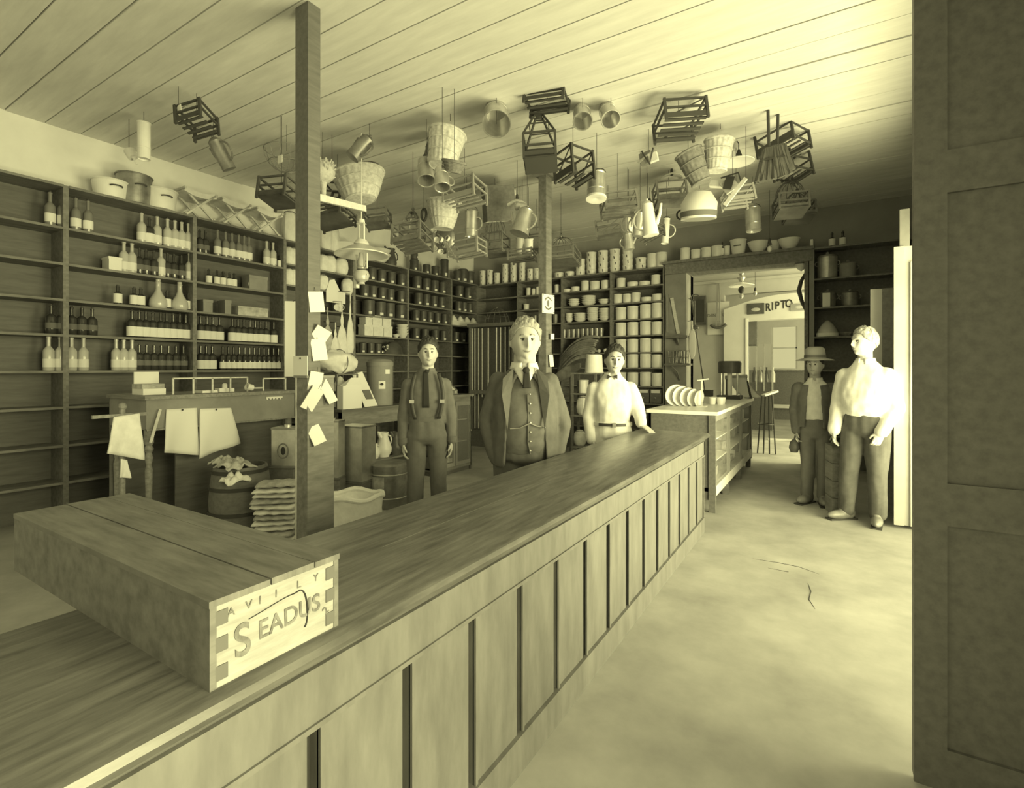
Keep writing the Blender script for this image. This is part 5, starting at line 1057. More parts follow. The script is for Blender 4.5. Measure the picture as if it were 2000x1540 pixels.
t = thing('glass_lantern', 'square glass lantern box with pale cone behind the white carton', 'lantern', (BX1 - .30, onB(664, BX1 - .3), BZ))
f = MB()
for sx in (-1, 1):
    for sy in (-1, 1): f.bar((sx * .13, sy * .15, 0), (sx * .13, sy * .15, .40), .016)
for z in (.01, .2, .4):
    for s_ in (-1, 1): f.bar((-.13, s_ * .15, z), (.13, s_ * .15, z), .014); f.bar((s_ * .13, -.15, z), (s_ * .13, .15, z), .014)
part('frame', f, W_DARK, t, None); part('cone_shade', MB().lathe([(.10, .2), (.08, .26), (.03, .36), (0, .38)], 18), ENAMEL, t); part('white_base', MB().box((-.1, -.12, .015), (.1, .12, .17)), PAPER, t, None)
t = thing('wrapped_bundle', 'large white wrapped bundle on top of the lantern box', 'bundle', (BX1 - .28, onB(659, BX1 - .28), BZ + .41))
m = MB().ball((0, 0, .14), (.15, .27, .135), 36, 24); m.v = [tuple(Vector(p) + (Vector(p) - Vector((0, 0, .14))).normalized() * (.045 * HN.noise(Vector(p) * 7) + .02 * HN.noise(Vector(p) * 19))) for p in m.v]
part('cloth', m, CLOTHW, t, 3.2); part('string', MB().tube([Vector((.165 * math.cos(2 * PI * q / 24), .02, .14 + .145 * math.sin(2 * PI * q / 24))) for q in range(24)], .005, 5, True), INKG, t)
# hanging strings of goods in front of the shelf bay
def swag(lab, px, py0, py1, X, w, mat, name='hung_bag', cat='bag', seed=0):
    a, b = onX(px, py0, X), onX(px, py1, X); h = a.z - b.z; o = thing(name, lab, cat, b)
    part('bag', MB().lathe([(0, 0), (w * .75, .005), (w, h * .1), (w * .95, h * .3), (w * .6, h * .5), (w * .2, h * .6), (w * .28, h * .68), (w * .1, h * .8), (0, h * .86)], 14, ribs=4, ra=.08, sx=.6), mat, o); part('string', MB().tube([(0, 0, h * .84), (0, 0, h)], .006, 6), mat, o)
    top = XSL - b.x; part('hook', MB().tube([(0, 0, h), (top + .01, 0, h + .02)], .005, 6), WIRE, o)
for k, (px, a, b, w, m, lb) in enumerate(((640, 600, 690, .09, CLOTHG, 'grey cloth bag hung highest beside the cards'), (655, 630, 700, .08, CLOTHW, 'white cloth bag hung over the wrapped bundle'), (668, 590, 705, .10, CLOTHW, 'long white bag hung in the middle of the bench goods'), (684, 570, 690, .06, CLOTHW, 'narrow white bag hung at the shelf upright'), (676, 640, 700, .07, CLOTHG, 'small grey bag hung behind the long white one'))):
    swag(lb, px, a, b, XSL + .20 + .05 * (k % 2), w, m)
t = thing('show_card', 'white card with pointed top standing on the shelf by the post', 'card', (XSL + .005, onX(655, 720, XSL).y, SR[3] + .12)); part('card', MB().prism([(-.16, 0), (.17, 0), (.17, .16), (.08, .17), (-.02, .33), (-.1, .31), (-.16, .15)], -.003, .003, 'yz'), PAPER, t, None); part('hook', MB().tube([(0, 0, .2), (-.05, 0, .2)], .004, 6), WIRE, t)
t = thing('oval_plate', 'small pale oval dish on the dark shelf behind the cards', 'dish', (XSL - .02, onX(659, 720, XSL).y, SR[3] + .0)); 
part('dish', MB().lathe([(0, 0), (.05, .0), (.055, .01), (.02, .018), (0, .018)], 16, sx=.8).xf(Matrix.Translation((0, 0, .06)) @ Matrix.Rotation(PI / 2, 4, 'Y')), ENAMEL, t); part('stand', MB().box((-.02, -.03, 0), (.01, .03, .01)), IRON, t, None)
# cards and chart on the near post
def cardP(lab, px, py, w, h, t_, roll, pages=1, yaw=.9):
    o = thing('price_card', lab, 'card', at(px, py, t_) if t_ > 4 else onX(px, py, -2.755), 0, 'cards hung on the near post', V(roll, 1.15 if t_ < 4 else yaw))
    for k in range(pages): part('card', MB().box((-w / 2, -.003 - .006 * k, -h / 2), (w / 2, .002 - .006 * k, h / 2)), PAPER, o, None)
    part('card_edge', MB().box((-w / 2 - .004, .003, -h / 2), (-w / 2 + .006, .02, h / 2)), INKG, o, None); part('string', MB().tube([(0, 0, h / 2), (0, .01, h / 2 + .03)], .002, 5), WIRE, o)
for px, py, w, h, rl, lb in ((618, 590, .09, .13, .1, 'topmost white card hung on the near post'), (626, 655, .10, .10, -.6, 'tilted white card, second down on the near post'), (623, 683, .09, .14, .15, 'white card, third down on the near post'), (616, 745, .08, .12, -.2, 'white card, fourth down on the near post'), (610, 780, .08, .15, -.55, 'slanted white card, fifth down on the near post'), (618, 850, .08, .12, .45, 'lowest white card hung on the near post'), (640, 765, .06, .16, .5, 'narrow slanted card sticking out right of the near post')):
    cardP(lb, px, py, w, h, 3.28, rl)
o = thing('wall_chart', 'long white paper chart hung behind the near post', 'chart', at(572, 655, 3.55), 0, None, V(0, .75)); k_ = 1.35 * 3.55 / F
part('long_sheet', MB().box((-11 * k_, -.003, -48 * k_), (7 * k_, 0, 49 * k_)), PAPER, o, None); part('lower_sheet', MB().box((-11 * k_, -.007, -60 * k_), (20 * k_, -.004, -30 * k_)), PAPER, o, None); part('hanging_cord', MB().tube([(0, 0, 49 * k_), (.06, -.06, 52 * k_)], .003, 5), WIRE, o)
o = thing('notice_sheet', 'white notice pinned round the near post at head height', 'notice', (-2.84 - .0, 2.085 - .048, 1.42 + (720 - 714) * 3.2 / F), 0); part('sheet', MB().box((-.075, -.006, -.07), (.068, -.002, .06)), PAPER, o, None); part('pin', MB().ball((0, -.008, .045), .006, 8, 6), IRON, o)
# poster on the slender post
o = thing('tin_sign', 'small white tin sign with dark oval emblem on the slender post', 'sign', (-2.84 + .056, 5.3 - .04, onX(1078, 595, -2.784).z), PI / 2 - .25); 
part('sign_plate', MB().box((-.10, -.006, -.115), (.11, 0, .105)), WHITE, o, None); part('emblem', MB().ball((0, -.006, 0), (.018, .003, .04), 12, 8), INKG, o)
for nm, a0, a1 in (('upper_lettering', .6, 2.6), ('lower_lettering', 3.8, 5.6)):
    f = MB()
    for k in range(9):
        a = a0 + (a1 - a0) * k / 8.0; c = Vector((.062 * math.cos(a), -.008, .068 * math.sin(a))); f.bar(c * .86 + Vector((0, -.001, 0)), c * 1.12, .008, .003, (0, 1, 0))
    part(nm, f, INK, o, None)
for sx in (-.088, .098):
    for sz in (-.10, .09): part('nail', MB().ball((sx, -.008, sz), .006, 6, 5), IRON, o)
cardP('small yellowish card on the slender post below the sign', 1079, 658, .045, .07, 5.95, 0); cardP('pale slip hanging lowest on the slender post', 1077, 705, .05, .14, 5.95, .1)
# leather straps hung on the back shelves and the stand with the white pail
t = thing('leather_straps', 'bunch of curved leather straps hung behind the clerk', 'straps', onY(1110, 690, YSB - .04))
random.seed(2)
for k in range(13):
    L = random.uniform(.2, .45); z0 = .14 - .03 * k; w = random.uniform(.010, .022)
    part('strap', MB().sheet(lambda u, v, L=L, z0=z0, w=w, k=k: (-.16 + u * (.55 + L * .5), -.03 - .05 * math.sin(PI * u) - .012 * k, z0 + .20 * math.sin(PI * u * .8) - .22 * (1 - u) + (v - .5) * w * 2), 14, 3, .006), LEATHER, t, 3.2)
part('hook', MB().tube([(.1, .04, .12), (.1, -.06, .12)], .008, 6), IRON, t)
x, y = pt(1125, 7.4)
t = thing('strap_saddle', 'folded grey leather hide below the straps', 'hide', (x, y, 0)); part('hide', MB().sheet(lambda u, v: (-.36 + u * .42, -.04 * math.sin(5 * u), 1.27 + .2 * u ** 1.3 + (v - .5) * .13 * (.5 + math.sin(PI * u))), 16, 6, .02), LEATHER, t, 3.2); part('stand_pole', MB().tube([(-.1, .03, 0), (-.1, .03, 1.4)], .02, 8), W_DARK, t); part('foot', MB().lathe([(0, 0), (.14, 0), (.12, .03), (0, .035)], 16, (-.1, .03, 0)), W_DARK, t)
x, y = pt(1150, 7.0)
t = thing('display_stand', 'narrow dark stand behind the clerk holding a white pail', 'stand', (x, y, 0))
zs = [.35, .78, 1.08, 1.36]
for sx in (-.2, .14):
    for sy in (-.1, .1): part('stand_post', MB().box((sx - .014, sy - .014, 0), (sx + .014, sy + .014, zs[-1])), W_DARK, t, None)
for z in zs: part('shelf', MB().box((-.22, -.12, z - .018), (.16, .12, z)), W_SHELF, t, None)
pl = thing('enamel_pail', 'white enamel pail upside down at the clerk’s left'.replace('’', ''), 'pail', (pt(1163, 7.0)[0], y, 1.36)); part('pail_body', MB().lathe([(0, .25), (.10, .25), (.108, .245), (.125, .01), (.128, 0), (.12, 0), (.1, .24), (0, .242)], 26), ENAMEL, pl); part('rim', MB().tube([Vector((.127 * math.cos(2 * PI * q / 24), .127 * math.sin(2 * PI * q / 24), .006)) for q in range(24)], .007, 6, True), ENAMEL, pl)
JAR.put('white jar on the stand below the upturned pail', (pt(1137, 7.0)[0], y, 1.08), 0, (.9, .9, 1.1)); BUN.put('white wrapped bundle on the stand beside the clerk', (pt(1138, 7.0)[0], y - .02, .78), 0, (1, 1, 1.1)); BUN.put('pale bundle low on the stand beside the clerk', (pt(1128, 7.0)[0], y, .35), 0, (.9, .9, .9))
plainbox('dark chest standing between the two men at the doors', 1641, 5.0, 40, 0, .67, -.3, W_SHELF, 'travel_trunk', .12)
# ================================================================== AT THE DOORWAY AND IN THE FAR ROOM
YD = YSB - .02
# leaning boards, bracket shelf and baskets on the pale casing
def onD(px, py, Y=YD): return onY(px, py, Y)
a, b = onD(1312, 582), onD(1325, 652)
t = thing('leaning_slats', 'two pale slats leaning on the left door casing', 'slats', (0, 0, 0)); part('slat', MB().bar(a, b, .05, .014, (0, 1, 0)), W_PALE, t, None); part('slat', MB().bar(onD(1303, 575), onD(1304, 650), .04, .014, (0, 1, 0)), W_GREY, t, None)
c = onD(1325, 659); t = thing('bracket_shelf', 'dark bracket shelf on the left door casing', 'shelf', c); part('board', MB().box((-.17, -.16, -.02), (.17, .0, .015)), W_DARK, t, None); part('bracket', MB().prism([(0, -.02), (-.13, -.02), (0, -.13)], -.01, .01, 'yz'), W_DARK, t, None)
c = onD(1328, 712); t = thing('bracket_shelf', 'dark lower shelf with wire baskets beside the glass case', 'shelf', c); part('board', MB().box((-.19, -.2, -.02), (.19, .0, .01)), W_DARK, t, None); part('bracket', MB().tube([(0, -.01, -.25), (-.02, -.08, -.12), (-.1, -.15, -.02)], .012, 6), W_DARK, t)
for k, (dx, dz, lb) in enumerate(((-.08, .01, 'grey wire basket, left of two on the lower shelf'), (.09, .01, 'grey wire basket, right of two on the lower shelf'))):
    f = MB(); t = thing('wire_basket', lb, 'basket', c + Vector((dx, -.1, dz)), 0, 'wire baskets by the doorway')
    for q in range(10): a_ = 2 * PI * q / 10; f.tube([(.06 * math.cos(a_), .06 * math.sin(a_), 0), (.08 * math.cos(a_), .08 * math.sin(a_), .2)], .005, 5)
    for z, r in ((.005, .06), (.1, .07), (.2, .08)): f.tube([Vector((r * math.cos(2 * PI * q / 16), r * math.sin(2 * PI * q / 16), z)) for q in range(16)], .005, 5, True)
    part('wire_mesh', f, TIND, t); part('base', MB().lathe([(.06, 0), (.06, .004), (0, .004)], 14), TIND, t)
c = onD(1352, 672, 8.2); t = thing('white_oar', 'long white paddle blade hung on the doorway edge', 'paddle', c); part('blade', MB().ball((0, 0, 0), (.06, .02, .24), 14, 12), WHITE, t); part('shaft', MB().tube([(0, 0, .2), (-.01, 0, .36)], .014, 8), W_PALE, t); part('hook', MB().tube([(-.01, 0, .36), (-.08, .06, .36)], .006, 6), WIRE, t)
t = thing('long_broom', 'long-handled push broom leaning in the doorway', 'broom', (0, 0, 0)); p0, p1 = onY(1350, 582, 8.35), onY(1377, 764, 8.35); part('handle', MB().tube([p0, p1], .012, 8), W_DARK, t); part('hook_end', MB().tube(arc(p0 + Vector((.06, 0, -.02)), .07, PI, .5, 8), .010, 6), W_DARK, t)
ft = p1 + Vector((.02, 0, -.02)); part('brush_head', MB().cbox(ft, (.22, .07, .07)), BLACK, t); part('bristles', MB().cbox(ft + Vector((0, 0, -.06)), (.21, .055, .05)), STRAW, t)
t = thing('hand_brush', 'dark brush hung with its twin handles behind the broom', 'brush', onY(1358, 640, 8.3)); part('brush', MB().lathe([(0, -.03), (.055, -.025), (.06, 0), (.03, .03), (0, .035)], 14), BLACK, t); part('handle', MB().bar((-.01, 0, .02), (-.015, 0, .42), .022), W_DARK, t); part('hook', MB().tube([(-.015, 0, .42), (-.10, 0, .46)], .006, 6), WIRE, t)
# white enamel plates racked on the glass case
ztop = GZ
for k in range(5):
    c = onZ(1322 + 5 * k, 790 - 1.5 * k, ztop); r = .125 - .008 * k
    t = thing('enamel_plate', 'white enamel plate standing on edge, %s in the rack on the glass case' % ORD[k], 'plate', (GX0 + .12 + .055 * k, GY0 + .62 + .02 * k, ztop + r), 0, 'plates in the rack')
    part('plate', MB().lathe([(0, 0), (r * .6, 0), (r, .022), (r * 1.0, .026), (r * .6, .006), (0, .006)], 26).xf(Matrix.Rotation(PI / 2 + .12, 4, 'X') @ Matrix.Rotation(0, 4, 'Z')).xf(Matrix.Rotation(.55 + .16 * k, 4, 'Z')), ENAMEL, t); part('rim', MB().tube([Vector((r * math.cos(2 * PI * q / 24), r * math.sin(2 * PI * q / 24), .025)) for q in range(24)], .004, 5, True).xf(Matrix.Rotation(PI / 2 + .12, 4, 'X')).xf(Matrix.Rotation(.55 + .16 * k, 4, 'Z')), INKG, t)
t = thing('plate_rack', 'pale upright rod rack beside the enamel plates', 'rack', (GX0 + .40, GY0 + .66, ztop)); part('rod', MB().bar((0, 0, 0), (0, 0, .30), .016), W_PALE, t, None); part('arm', MB().bar((-.05, 0, .29), (.07, 0, .31), .014), W_PALE, t, None); part('foot', MB().box((-.05, -.05, 0), (.05, .05, .01)), W_PALE, t, None)
t = thing('cup_hooks', 'cluster of white cups behind the plate rack', 'cups', (GX0 + .42, GY0 + 1.15, ztop))
for k in range(4): part('cup', MB().lathe([(0, 0), (.035, 0), (.045, .08), (.04, .08), (.03, .01), (0, .01)], 12, (.09 * (k % 2), .1 * (k // 2), 0)), ENAMEL, t)
# black press and paper roll on the far end of the case
t = thing('copying_press', 'black iron press with white column at the far end of the case', 'press', (GX0 + .42, GY1 - .40, ztop)); part('base', MB().box((-.15, -.12, 0), (.15, .12, .05)), IRON, t); part('hood', MB().lathe([(.0, .36), (.15, .36), (.155, .50), (.14, .53), (0, .53)], 20), BLACK, t)
for sx in (-.11, .1): part('rod', MB().tube([(sx, 0, .05), (sx, 0, .38)], .014, 8), TIN, t)
part('column', MB().tube([(0, 0, .05), (0, 0, .37)], .032, 10), ENAMEL, t)
t = thing('paper_roll', 'wide pale sheet of wrapping paper on a slanted holder', 'paper roll', (GX1 - .10, GY1 - .16, ztop), YAW - .1)
part('paper_sheet', MB().sheet(lambda u, v: (-.17 + u * .25 + v * .13 + .03 * v * v, .10 - .14 * v, .30 - .285 * v - .03 * math.sin(PI * v)), 6, 10, .008), PAPER, t, 3.2); part('roll', MB().tube([(-.20, .12, .29), (.10, .12, .31)], .03, 12), CLOTHG, t)
for sx in (-.18, .09): part('holder_side', MB().prism([(-.1, 0), (.16, 0), (.14, .27), (.1, .28)], sx - .008, sx + .008, 'yz'), IRON, t, None)
# --- far room
YW = YF - .02
o = thing('wall_poster', 'pale printed poster on the far room wall', 'poster', onY(1403, 622, YW)); kx = (onY(1425, 622, YW).x - onY(1382, 622, YW).x) / 2; part('paper', MB().box((-kx, -.004, -.33), (kx, 0, .33)), FARPALE, o, None)
TX = lambda x, z: Matrix.Translation((x, -.006, z)) @ Matrix.Rotation(PI / 2, 4, 'X')
text('lettering', 'DEN     LAS', .085, INKG, o, TX(0, .06), .001); text('lettering', 'TOOTH  PASTE'.replace('TOOTH  PASTE', '... ...'), .07, INKG, o, TX(0, -.05), .001)
o = thing('hay_fork', 'long-necked dark tool hung in front of the poster', 'tool', onY(1403, 637, YW - .06)); part('curved_foot', MB().tube(arc((0, 0, .12), .18, PI * 1.2, PI * 1.8, 10, (1, 0, 0), (0, 0, .85)), .03, 8), BLACK, o)
for sx in (-.03, .03): part('shank', MB().bar((sx * 1.3, 0, -.02), (sx * .5, 0, .86), .026), W_GREY, o, None)
part('hook', MB().tube([(0, 0, .84), (0, .09, .84)], .008, 6), WIRE, o)
o = thing('wall_mirror', 'dark rounded mirror left of the poster', 'mirror', onY(1366, 607, YW)); part('panel', MB().box((-.14, -.03, -.30), (.13, 0, .30)), BLACK, o); part('glass', MB().box((-.08, -.034, -.24), (.10, -.03, .22)), GLASSD, o)
o = thing('folding_map', 'small pinned map with pointed corner beside the arch', 'map', onY(1432, 640, YW)); part('map_sheet', MB().prism([(-.11, .32), (.0, .18), (.08, -.05), (.09, -.36), (-.11, -.2)], -.006, 0, 'xz'), FARWALL, o, None); part('map_edge', MB().tube([(-.11, -.008, .32), (0, -.008, .18), (.08, -.008, -.05), (.09, -.008, -.36)], .006, 5), INKG, o)
# lamps
o = thing('disc_lamp', 'hanging lamp with flat white disc in the far room', 'lamp', onY(1448, 557, 9.6)); z = CEIL - o.location.z
part('shade', MB().lathe([(.04, .05), (.1, .03), (.21, -.01), (.21, -.018), (.08, .01), (0, .02)], 30), ENAMEL, o); part('rod', MB().tube([(0, 0, .05), (0, 0, z)], .008, 6), IRON, o); part('crown', MB().lathe([(.02, .25), (.06, .22), (.03, .17), (.07, .13), (.03, .06)], 14), TIN, o); part('font', MB().lathe([(.02, -.02), (.05, -.06), (.05, -.1), (.03, -.14), (0, -.15)], 14), IRON, o); part('glass_drop', MB().ball((.0, 0, -.19), (.035, .035, .05), 10, 8), GLASSP, o)
o = thing('bare_bulb', 'bare bulb on a cord right of the disc lamp', 'lamp', onY(1475, 573, 9.6)); z = CEIL - o.location.z; part('cord', MB().tube([(0, 0, .08), (0, 0, z)], .004, 6), IRON, o); part('socket', MB().lathe([(.02, .03), (.02, .08), (.008, .1), (0, .1)], 10), IRON, o); part('bulb', MB().ball((0, 0, 0), (.03, .03, .045), 10, 8), GLASSP, o)
o = thing('draped_strap', 'dark bent strap hung inside the right door jamb', 'strap', onY(1568, 560, 8.4)); part('strap', MB().tube([(.03, 0, .18), (-.02, 0, .08), (-.05, 0, -.05), (-.01, 0, -.22), (.06, 0, -.4)], [.02, .025, .03, .025, .015], 8), BLACK, o); part('hook', MB().tube([(.03, 0, .18), (.12, 0, .2)], .006, 6), IRON, o); part('white_lamp', MB().lathe([(0, .22), (.03, .24), (.08, .29), (.085, .32), (0, .32)], 14, (-.02, 0, 0)), ENAMEL, o)
# sign boards on the arch: the lettering RIPTO between two plates
YA = YF - .07
o = thing('sign_plate', 'dark sign plate with pale oval left of the arch lettering', 'sign', onY(1476, 604, YA)); part('plate', MB().box((-.155, -.008, -.10), (.15, 0, .11)), BLACK, o, None); part('oval', MB().ball((0, -.008, -.01), (.08, .004, .035), 16, 8), FARWALL, o)
o = thing('sign_plate', 'faded grey sign plate right of the arch lettering', 'sign', onY(1559, 600, YA)); part('plate', MB().box((-.13, -.008, -.07), (.2, 0, .06)), W_GREY, o, None); part('oval', MB().ball((.02, -.008, 0), (.07, .003, .03), 16, 8), FARWALL, o)
o = thing('arch_lettering', 'dark painted letters RIPTO on the pale arch', 'lettering', onY(1519, 598, YA + .008))
for k, ch in enumerate('RIPTO'):
    xx = onY((1500, 1509, 1518, 1530, 1541)[k], 598, YA).x - o.location.x; text('letter', ch, .21, INK, o, Matrix.Translation((xx, -.003, .012 * k - .02)) @ Matrix.Rotation(PI / 2, 4, 'X'), .002, bold=.004, sx=.72)
# counter, stools and shelves of the far room
t = thing('far_counter', 'long dark counter across the end of the far room', 'counter', (0, 0, 0)); x0, x1 = onY(1462, 720, 16).x, onY(1575, 720, 16).x
part('counter_front', MB().box((x0, 16, .42), (x1, 16.5, 1.34)), W_DARK, t); part('pale_step', MB().box((x0, 15.9, .32), (x1, 16.5, .42)), W_PALE, t); part('dark_base', MB().box((x0, 16.05, 0), (x1, 16.5, .32)), W_DARK, t); part('counter_top', MB().box((x0, 15.95, 1.34), (x1, 16.55, 1.38)), W_SHELF, t)
t = thing('far_showcase', 'dim upright showcase with glints behind the paper roll', 'showcase', (0, 0, 0)); x0, x1 = onY(1462, 720, 13).x, onY(1508, 720, 13).x
zt = onY(1480, 672, 13).z; part('body', MB().box((x0, 13, 0), (x1, 13.4, 1.1)), W_DARK, t); part('glass_top', MB().box((x0, 13, 1.1), (x1, 13.4, zt)), GLASS, t)
for k in range(4): xx = x0 + (x1 - x0) * k / 3; part('frame_post', MB().box((xx - .012, 12.985, .9), (xx + .012, 13.01, zt)), W_PALE, t, None)
for k in range(4): part('bottle', MB().lathe([(0, 1.1), (.05, 1.1), (.05, 1.3), (.02, 1.36), (.02, 1.45), (0, 1.45)], 10, (x0 + .1 + .13 * k, 13.2, 0)), (GLASSD, TIN, GLASSD, ENAMEL)[k], t)
t = thing('iron_stool', 'dark iron stool frame with white tray in the far room', 'stool', onY(1495, 770, 9.4)); z = -t.location.z
part('white_tray', MB().bar((-.02, -.1, -.02), (.16, .05, .05), .1, .03), WHITE, t, None)
for k in range(4): part('leg', MB().tube([(-.05 + .05 * k, 0, -.02), (-.12 + .09 * k, 0, z + .005)], .012, 6), IRON, t)
part('ring', MB().tube([Vector((.12 * math.cos(2 * PI * q / 18), .12 * math.sin(2 * PI * q / 18), z * .5)) for q in range(18)], .008, 6, True), IRON, t)
c = onZ(1531, 862, 0); solo('floor_plank', MB().bar(c + Vector((-.28, 0, .02)), c + Vector((.28, .08, .02)), .09, .035), W_PALE, 'pale plank lying on the floor in the doorway', 'plank')
t = thing('wall_cabinet', 'dim wall cabinet just inside the arch', 'cabinet', onY(1464, 640, 12.2)); part('body', MB().box((-.1, 0, -.4), (.14, .25, .45)), W_SHELF, t); part('door', MB().box((-.08, -.015, -.37), (.12, 0, .42)), W_GREY, t)
# ================================================================== PEOPLE
def remesh(mb, voxel, smooth_it=4, fac=.5, fold=None):
    me = mb.mesh('tmp'); o = bpy.data.objects.new('tmp', me); COL.objects.link(o)
    r = o.modifiers.new('r', 'REMESH'); r.mode = 'VOXEL'; r.voxel_size = voxel; r.use_smooth_shade = True
    if smooth_it: s = o.modifiers.new('s', 'SMOOTH'); s.iterations = smooth_it; s.factor = fac
    dg = bpy.context.evaluated_depsgraph_get(); out = bpy.data.meshes.new_from_object(o.evaluated_get(dg)); bpy.data.objects.remove(o)
    if fold:
        from mathutils import noise
        sc, amp = fold
        cs = [v.co.copy() for v in out.vertices]; ns = [v.normal.copy() for v in out.vertices]
        for i, (c, n) in enumerate(zip(cs, ns)):
            f = noise.noise(Vector((c.x * sc[0], c.y * sc[1], c.z * sc[2]))) + .5 * noise.noise(Vector((c.x * sc[0] * 2.3 + 5, c.y * sc[1] * 2.3, c.z * sc[2] * 2.1)))
            out.vertices[i].co = c + n * (f * amp)
    out.polygons.foreach_set('use_smooth', [True] * len(out.polygons)); return out
def loft(mb, secs, n=28):
    """secs: (z, rx, ry, cx, cy)"""
    vs = []; k = len(secs)
    for z, rx, ry, cx, cy in secs:
        for j in range(n):
            a = 2 * PI * j / n; ca, sa = math.cos(a), math.sin(a); p = .85
            vs.append((cx + rx * math.copysign(abs(ca) ** p, ca), cy + ry * math.copysign(abs(sa) ** p, sa), z))
    fs = [(i * n + j, i * n + (j + 1) % n, (i + 1) * n + (j + 1) % n, (i + 1) * n + j) for i in range(k - 1) for j in range(n)]
    fs.append(tuple(range(n - 1, -1, -1))); fs.append(tuple((k - 1) * n + j for j in range(n))); return mb.add(vs, fs)
def limb(mb, pts, rad, n=14):
    P = [Vector(p) for p in pts]; q = []; r = []
    for i in range(len(P) - 1):
        for s in range(4): f = s / 4.0; q.append(P[i].lerp(P[i + 1], f)); r.append(rad[i] * (1 - f) + rad[i + 1] * f)
    q.append(P[-1]); r.append(rad[-1]); mb.tube(q, r, n)
    for p, k in zip(P, rad): mb.ball(p, k * .99, 12, 8)
    return mb
HW, HD, HHT = .076, .096, .118      # half width, depth, height of the head
def headpos(d):
    """point of the head surface in direction d (face towards -y)"""
    d = d.normalized(); x, y, z = d; sx = 1.0; p = Vector((x * HW, y * HD, z * HHT))
    if z < -.1: f = min(1, (-z - .1) / .9); p.x *= 1 - .10 * f; p.y = p.y * (1 - .12 * f) - .014 * f
    if y > .2: p.y *= 1.04
    def g(d0, s, amp, sq=1.0):
        e = Vector(d0).normalized(); q = (d - e); q.x *= sq; return amp * math.exp(-(q.length_squared) / (2 * s * s))
    a = g((0, -1, -.12), .08, .020, 1.2) + g((0, -1, .05), .075, .013, 1.5) + g((0, -1, -.22), .085, .015, .9)
    a += g((.34, -.9, .07), .12, -.013) + g((-.34, -.9, .07), .12, -.013)
    a += g((.32, -.9, .24), .12, .0065, .7) + g((-.32, -.9, .24), .12, .0065, .7)
    a += g((.52, -.75, -.2), .16, .004) + g((-.52, -.75, -.2), .16, .004)
    a += g((0, -.9, -.46), .08, .007, .55) + g((0, -.85, -.62), .07, -.006, .6) + g((0, -.75, -.85), .15, .012)
    return p + d * a
def add_head(mb, M, n=64, m=48):
    vs = []; fs = []
    for i in range(1, m):
        for j in range(n):
            a = PI * i / m; b = 2 * PI * j / n; vs.append(M @ headpos(Vector((math.sin(a) * math.cos(b), math.sin(a) * math.sin(b), math.cos(a)))))
    L = len(vs); vs += [M @ headpos(Vector((0, 0, 1))), M @ headpos(Vector((0, 0, -1)))]
    for i in range(m - 2):
        for j in range(n): a = i * n + j; b = i * n + (j + 1) % n; fs.append((a, a + n, b + n, b))
    for j in range(n): fs.append((L, j, (j + 1) % n)); fs.append((L + 1, (m - 2) * n + (j + 1) % n, (m - 2) * n + j))
    mb.add(vs, fs)
    for s in (-1, 1):
        mb.ball(M @ Vector((s * HW * .99, .012, -.005)), (.010, .018, .031), 12, 10, M.to_3x3() @ Matrix.Rotation(s * -.25, 3, 'Z'))
def add_hand(mb, wrist, d, palm, side, curl=.35, sc=1.0):
    """d: direction of the fingers, palm: direction the palm faces, side: +1 when the thumb lies on d x palm"""
    d = Vector(d).normalized(); pn = Vector(palm); pn = (pn - d * pn.dot(d)).normalized(); x = d.cross(pn).normalized() * side; W = Vector(wrist)
    R = Matrix((x, pn, d)).transposed()
    mb.ball(W + d * .045 * sc, (.038 * sc, .016 * sc, .055 * sc), 14, 10, R)
    for k, (o, L) in enumerate(((.028, .072), (.0095, .08), (-.0095, .074), (-.027, .058))):
        b = W + x * o * sc + d * .082 * sc; c1 = b + (d * math.cos(curl * .5) + pn * math.sin(curl * .5)) * L * .5 * sc; c2 = c1 + (d * math.cos(curl * 1.6) + pn * math.sin(curl * 1.6)) * L * .5 * sc
        limb(mb, [b - d * .025 * sc, b, c1, c2], [.0095 * sc, .0095 * sc, .0085 * sc, .007 * sc], 8)
    b = W + x * .03 * sc + d * .03 * sc; c1 = b + (x * .55 + d * .7 + pn * .3).normalized() * .035 * sc; c2 = c1 + (x * .15 + d * .9 + pn * .35).normalized() * .03 * sc
    limb(mb, [b - x * .015 * sc, b, c1, c2], [.012 * sc, .012 * sc, .010 * sc, .008 * sc], 8)
def face_parts(t, M, brow=HAIRB, sc=1.0):
    R3 = M.to_3x3()
    for s in (-1, 1):
        c = headpos(Vector((s * .36, -.9, .07))); e = part('eye', MB().ball(M @ (c + Vector((0, .006, 0))), .0135 * sc, 12, 8), EYEW, t, 3.2)
        part('iris', MB().ball(M @ (c + Vector((0, -.003, 0))), .0078 * sc, 10, 6), EYED, e, 3.2)
        b = [M @ (headpos(Vector((s * q, -.9, .24 + .05 * math.sin(PI * (q - .15) / .5)))) * 1.015) for q in (.15, .28, .42, .56)]
        part('eyebrow', MB().tube(b, [.0035, .0048, .0042, .0025], 6), brow, t, 3.2)
        lid = [M @ (headpos(Vector((s * q, -.9, .115 - .35 * (q - .36) ** 2))) * 1.01) for q in (.22, .3, .36, .43, .5)]
        part('eyelid', MB().tube(lid, .0028, 6), EYED, t, 3.2)
    part('mouth', MB().tube([M @ (headpos(Vector((q, -.9, -.475 - .02 * (1 - abs(q) / .26)))) * 1.004) for q in (-.26, -.13, 0, .13, .26)], [.0025, .0048, .0055, .0048, .0025], 6), LIPS, t, 3.2)
from mathutils import noise as HN
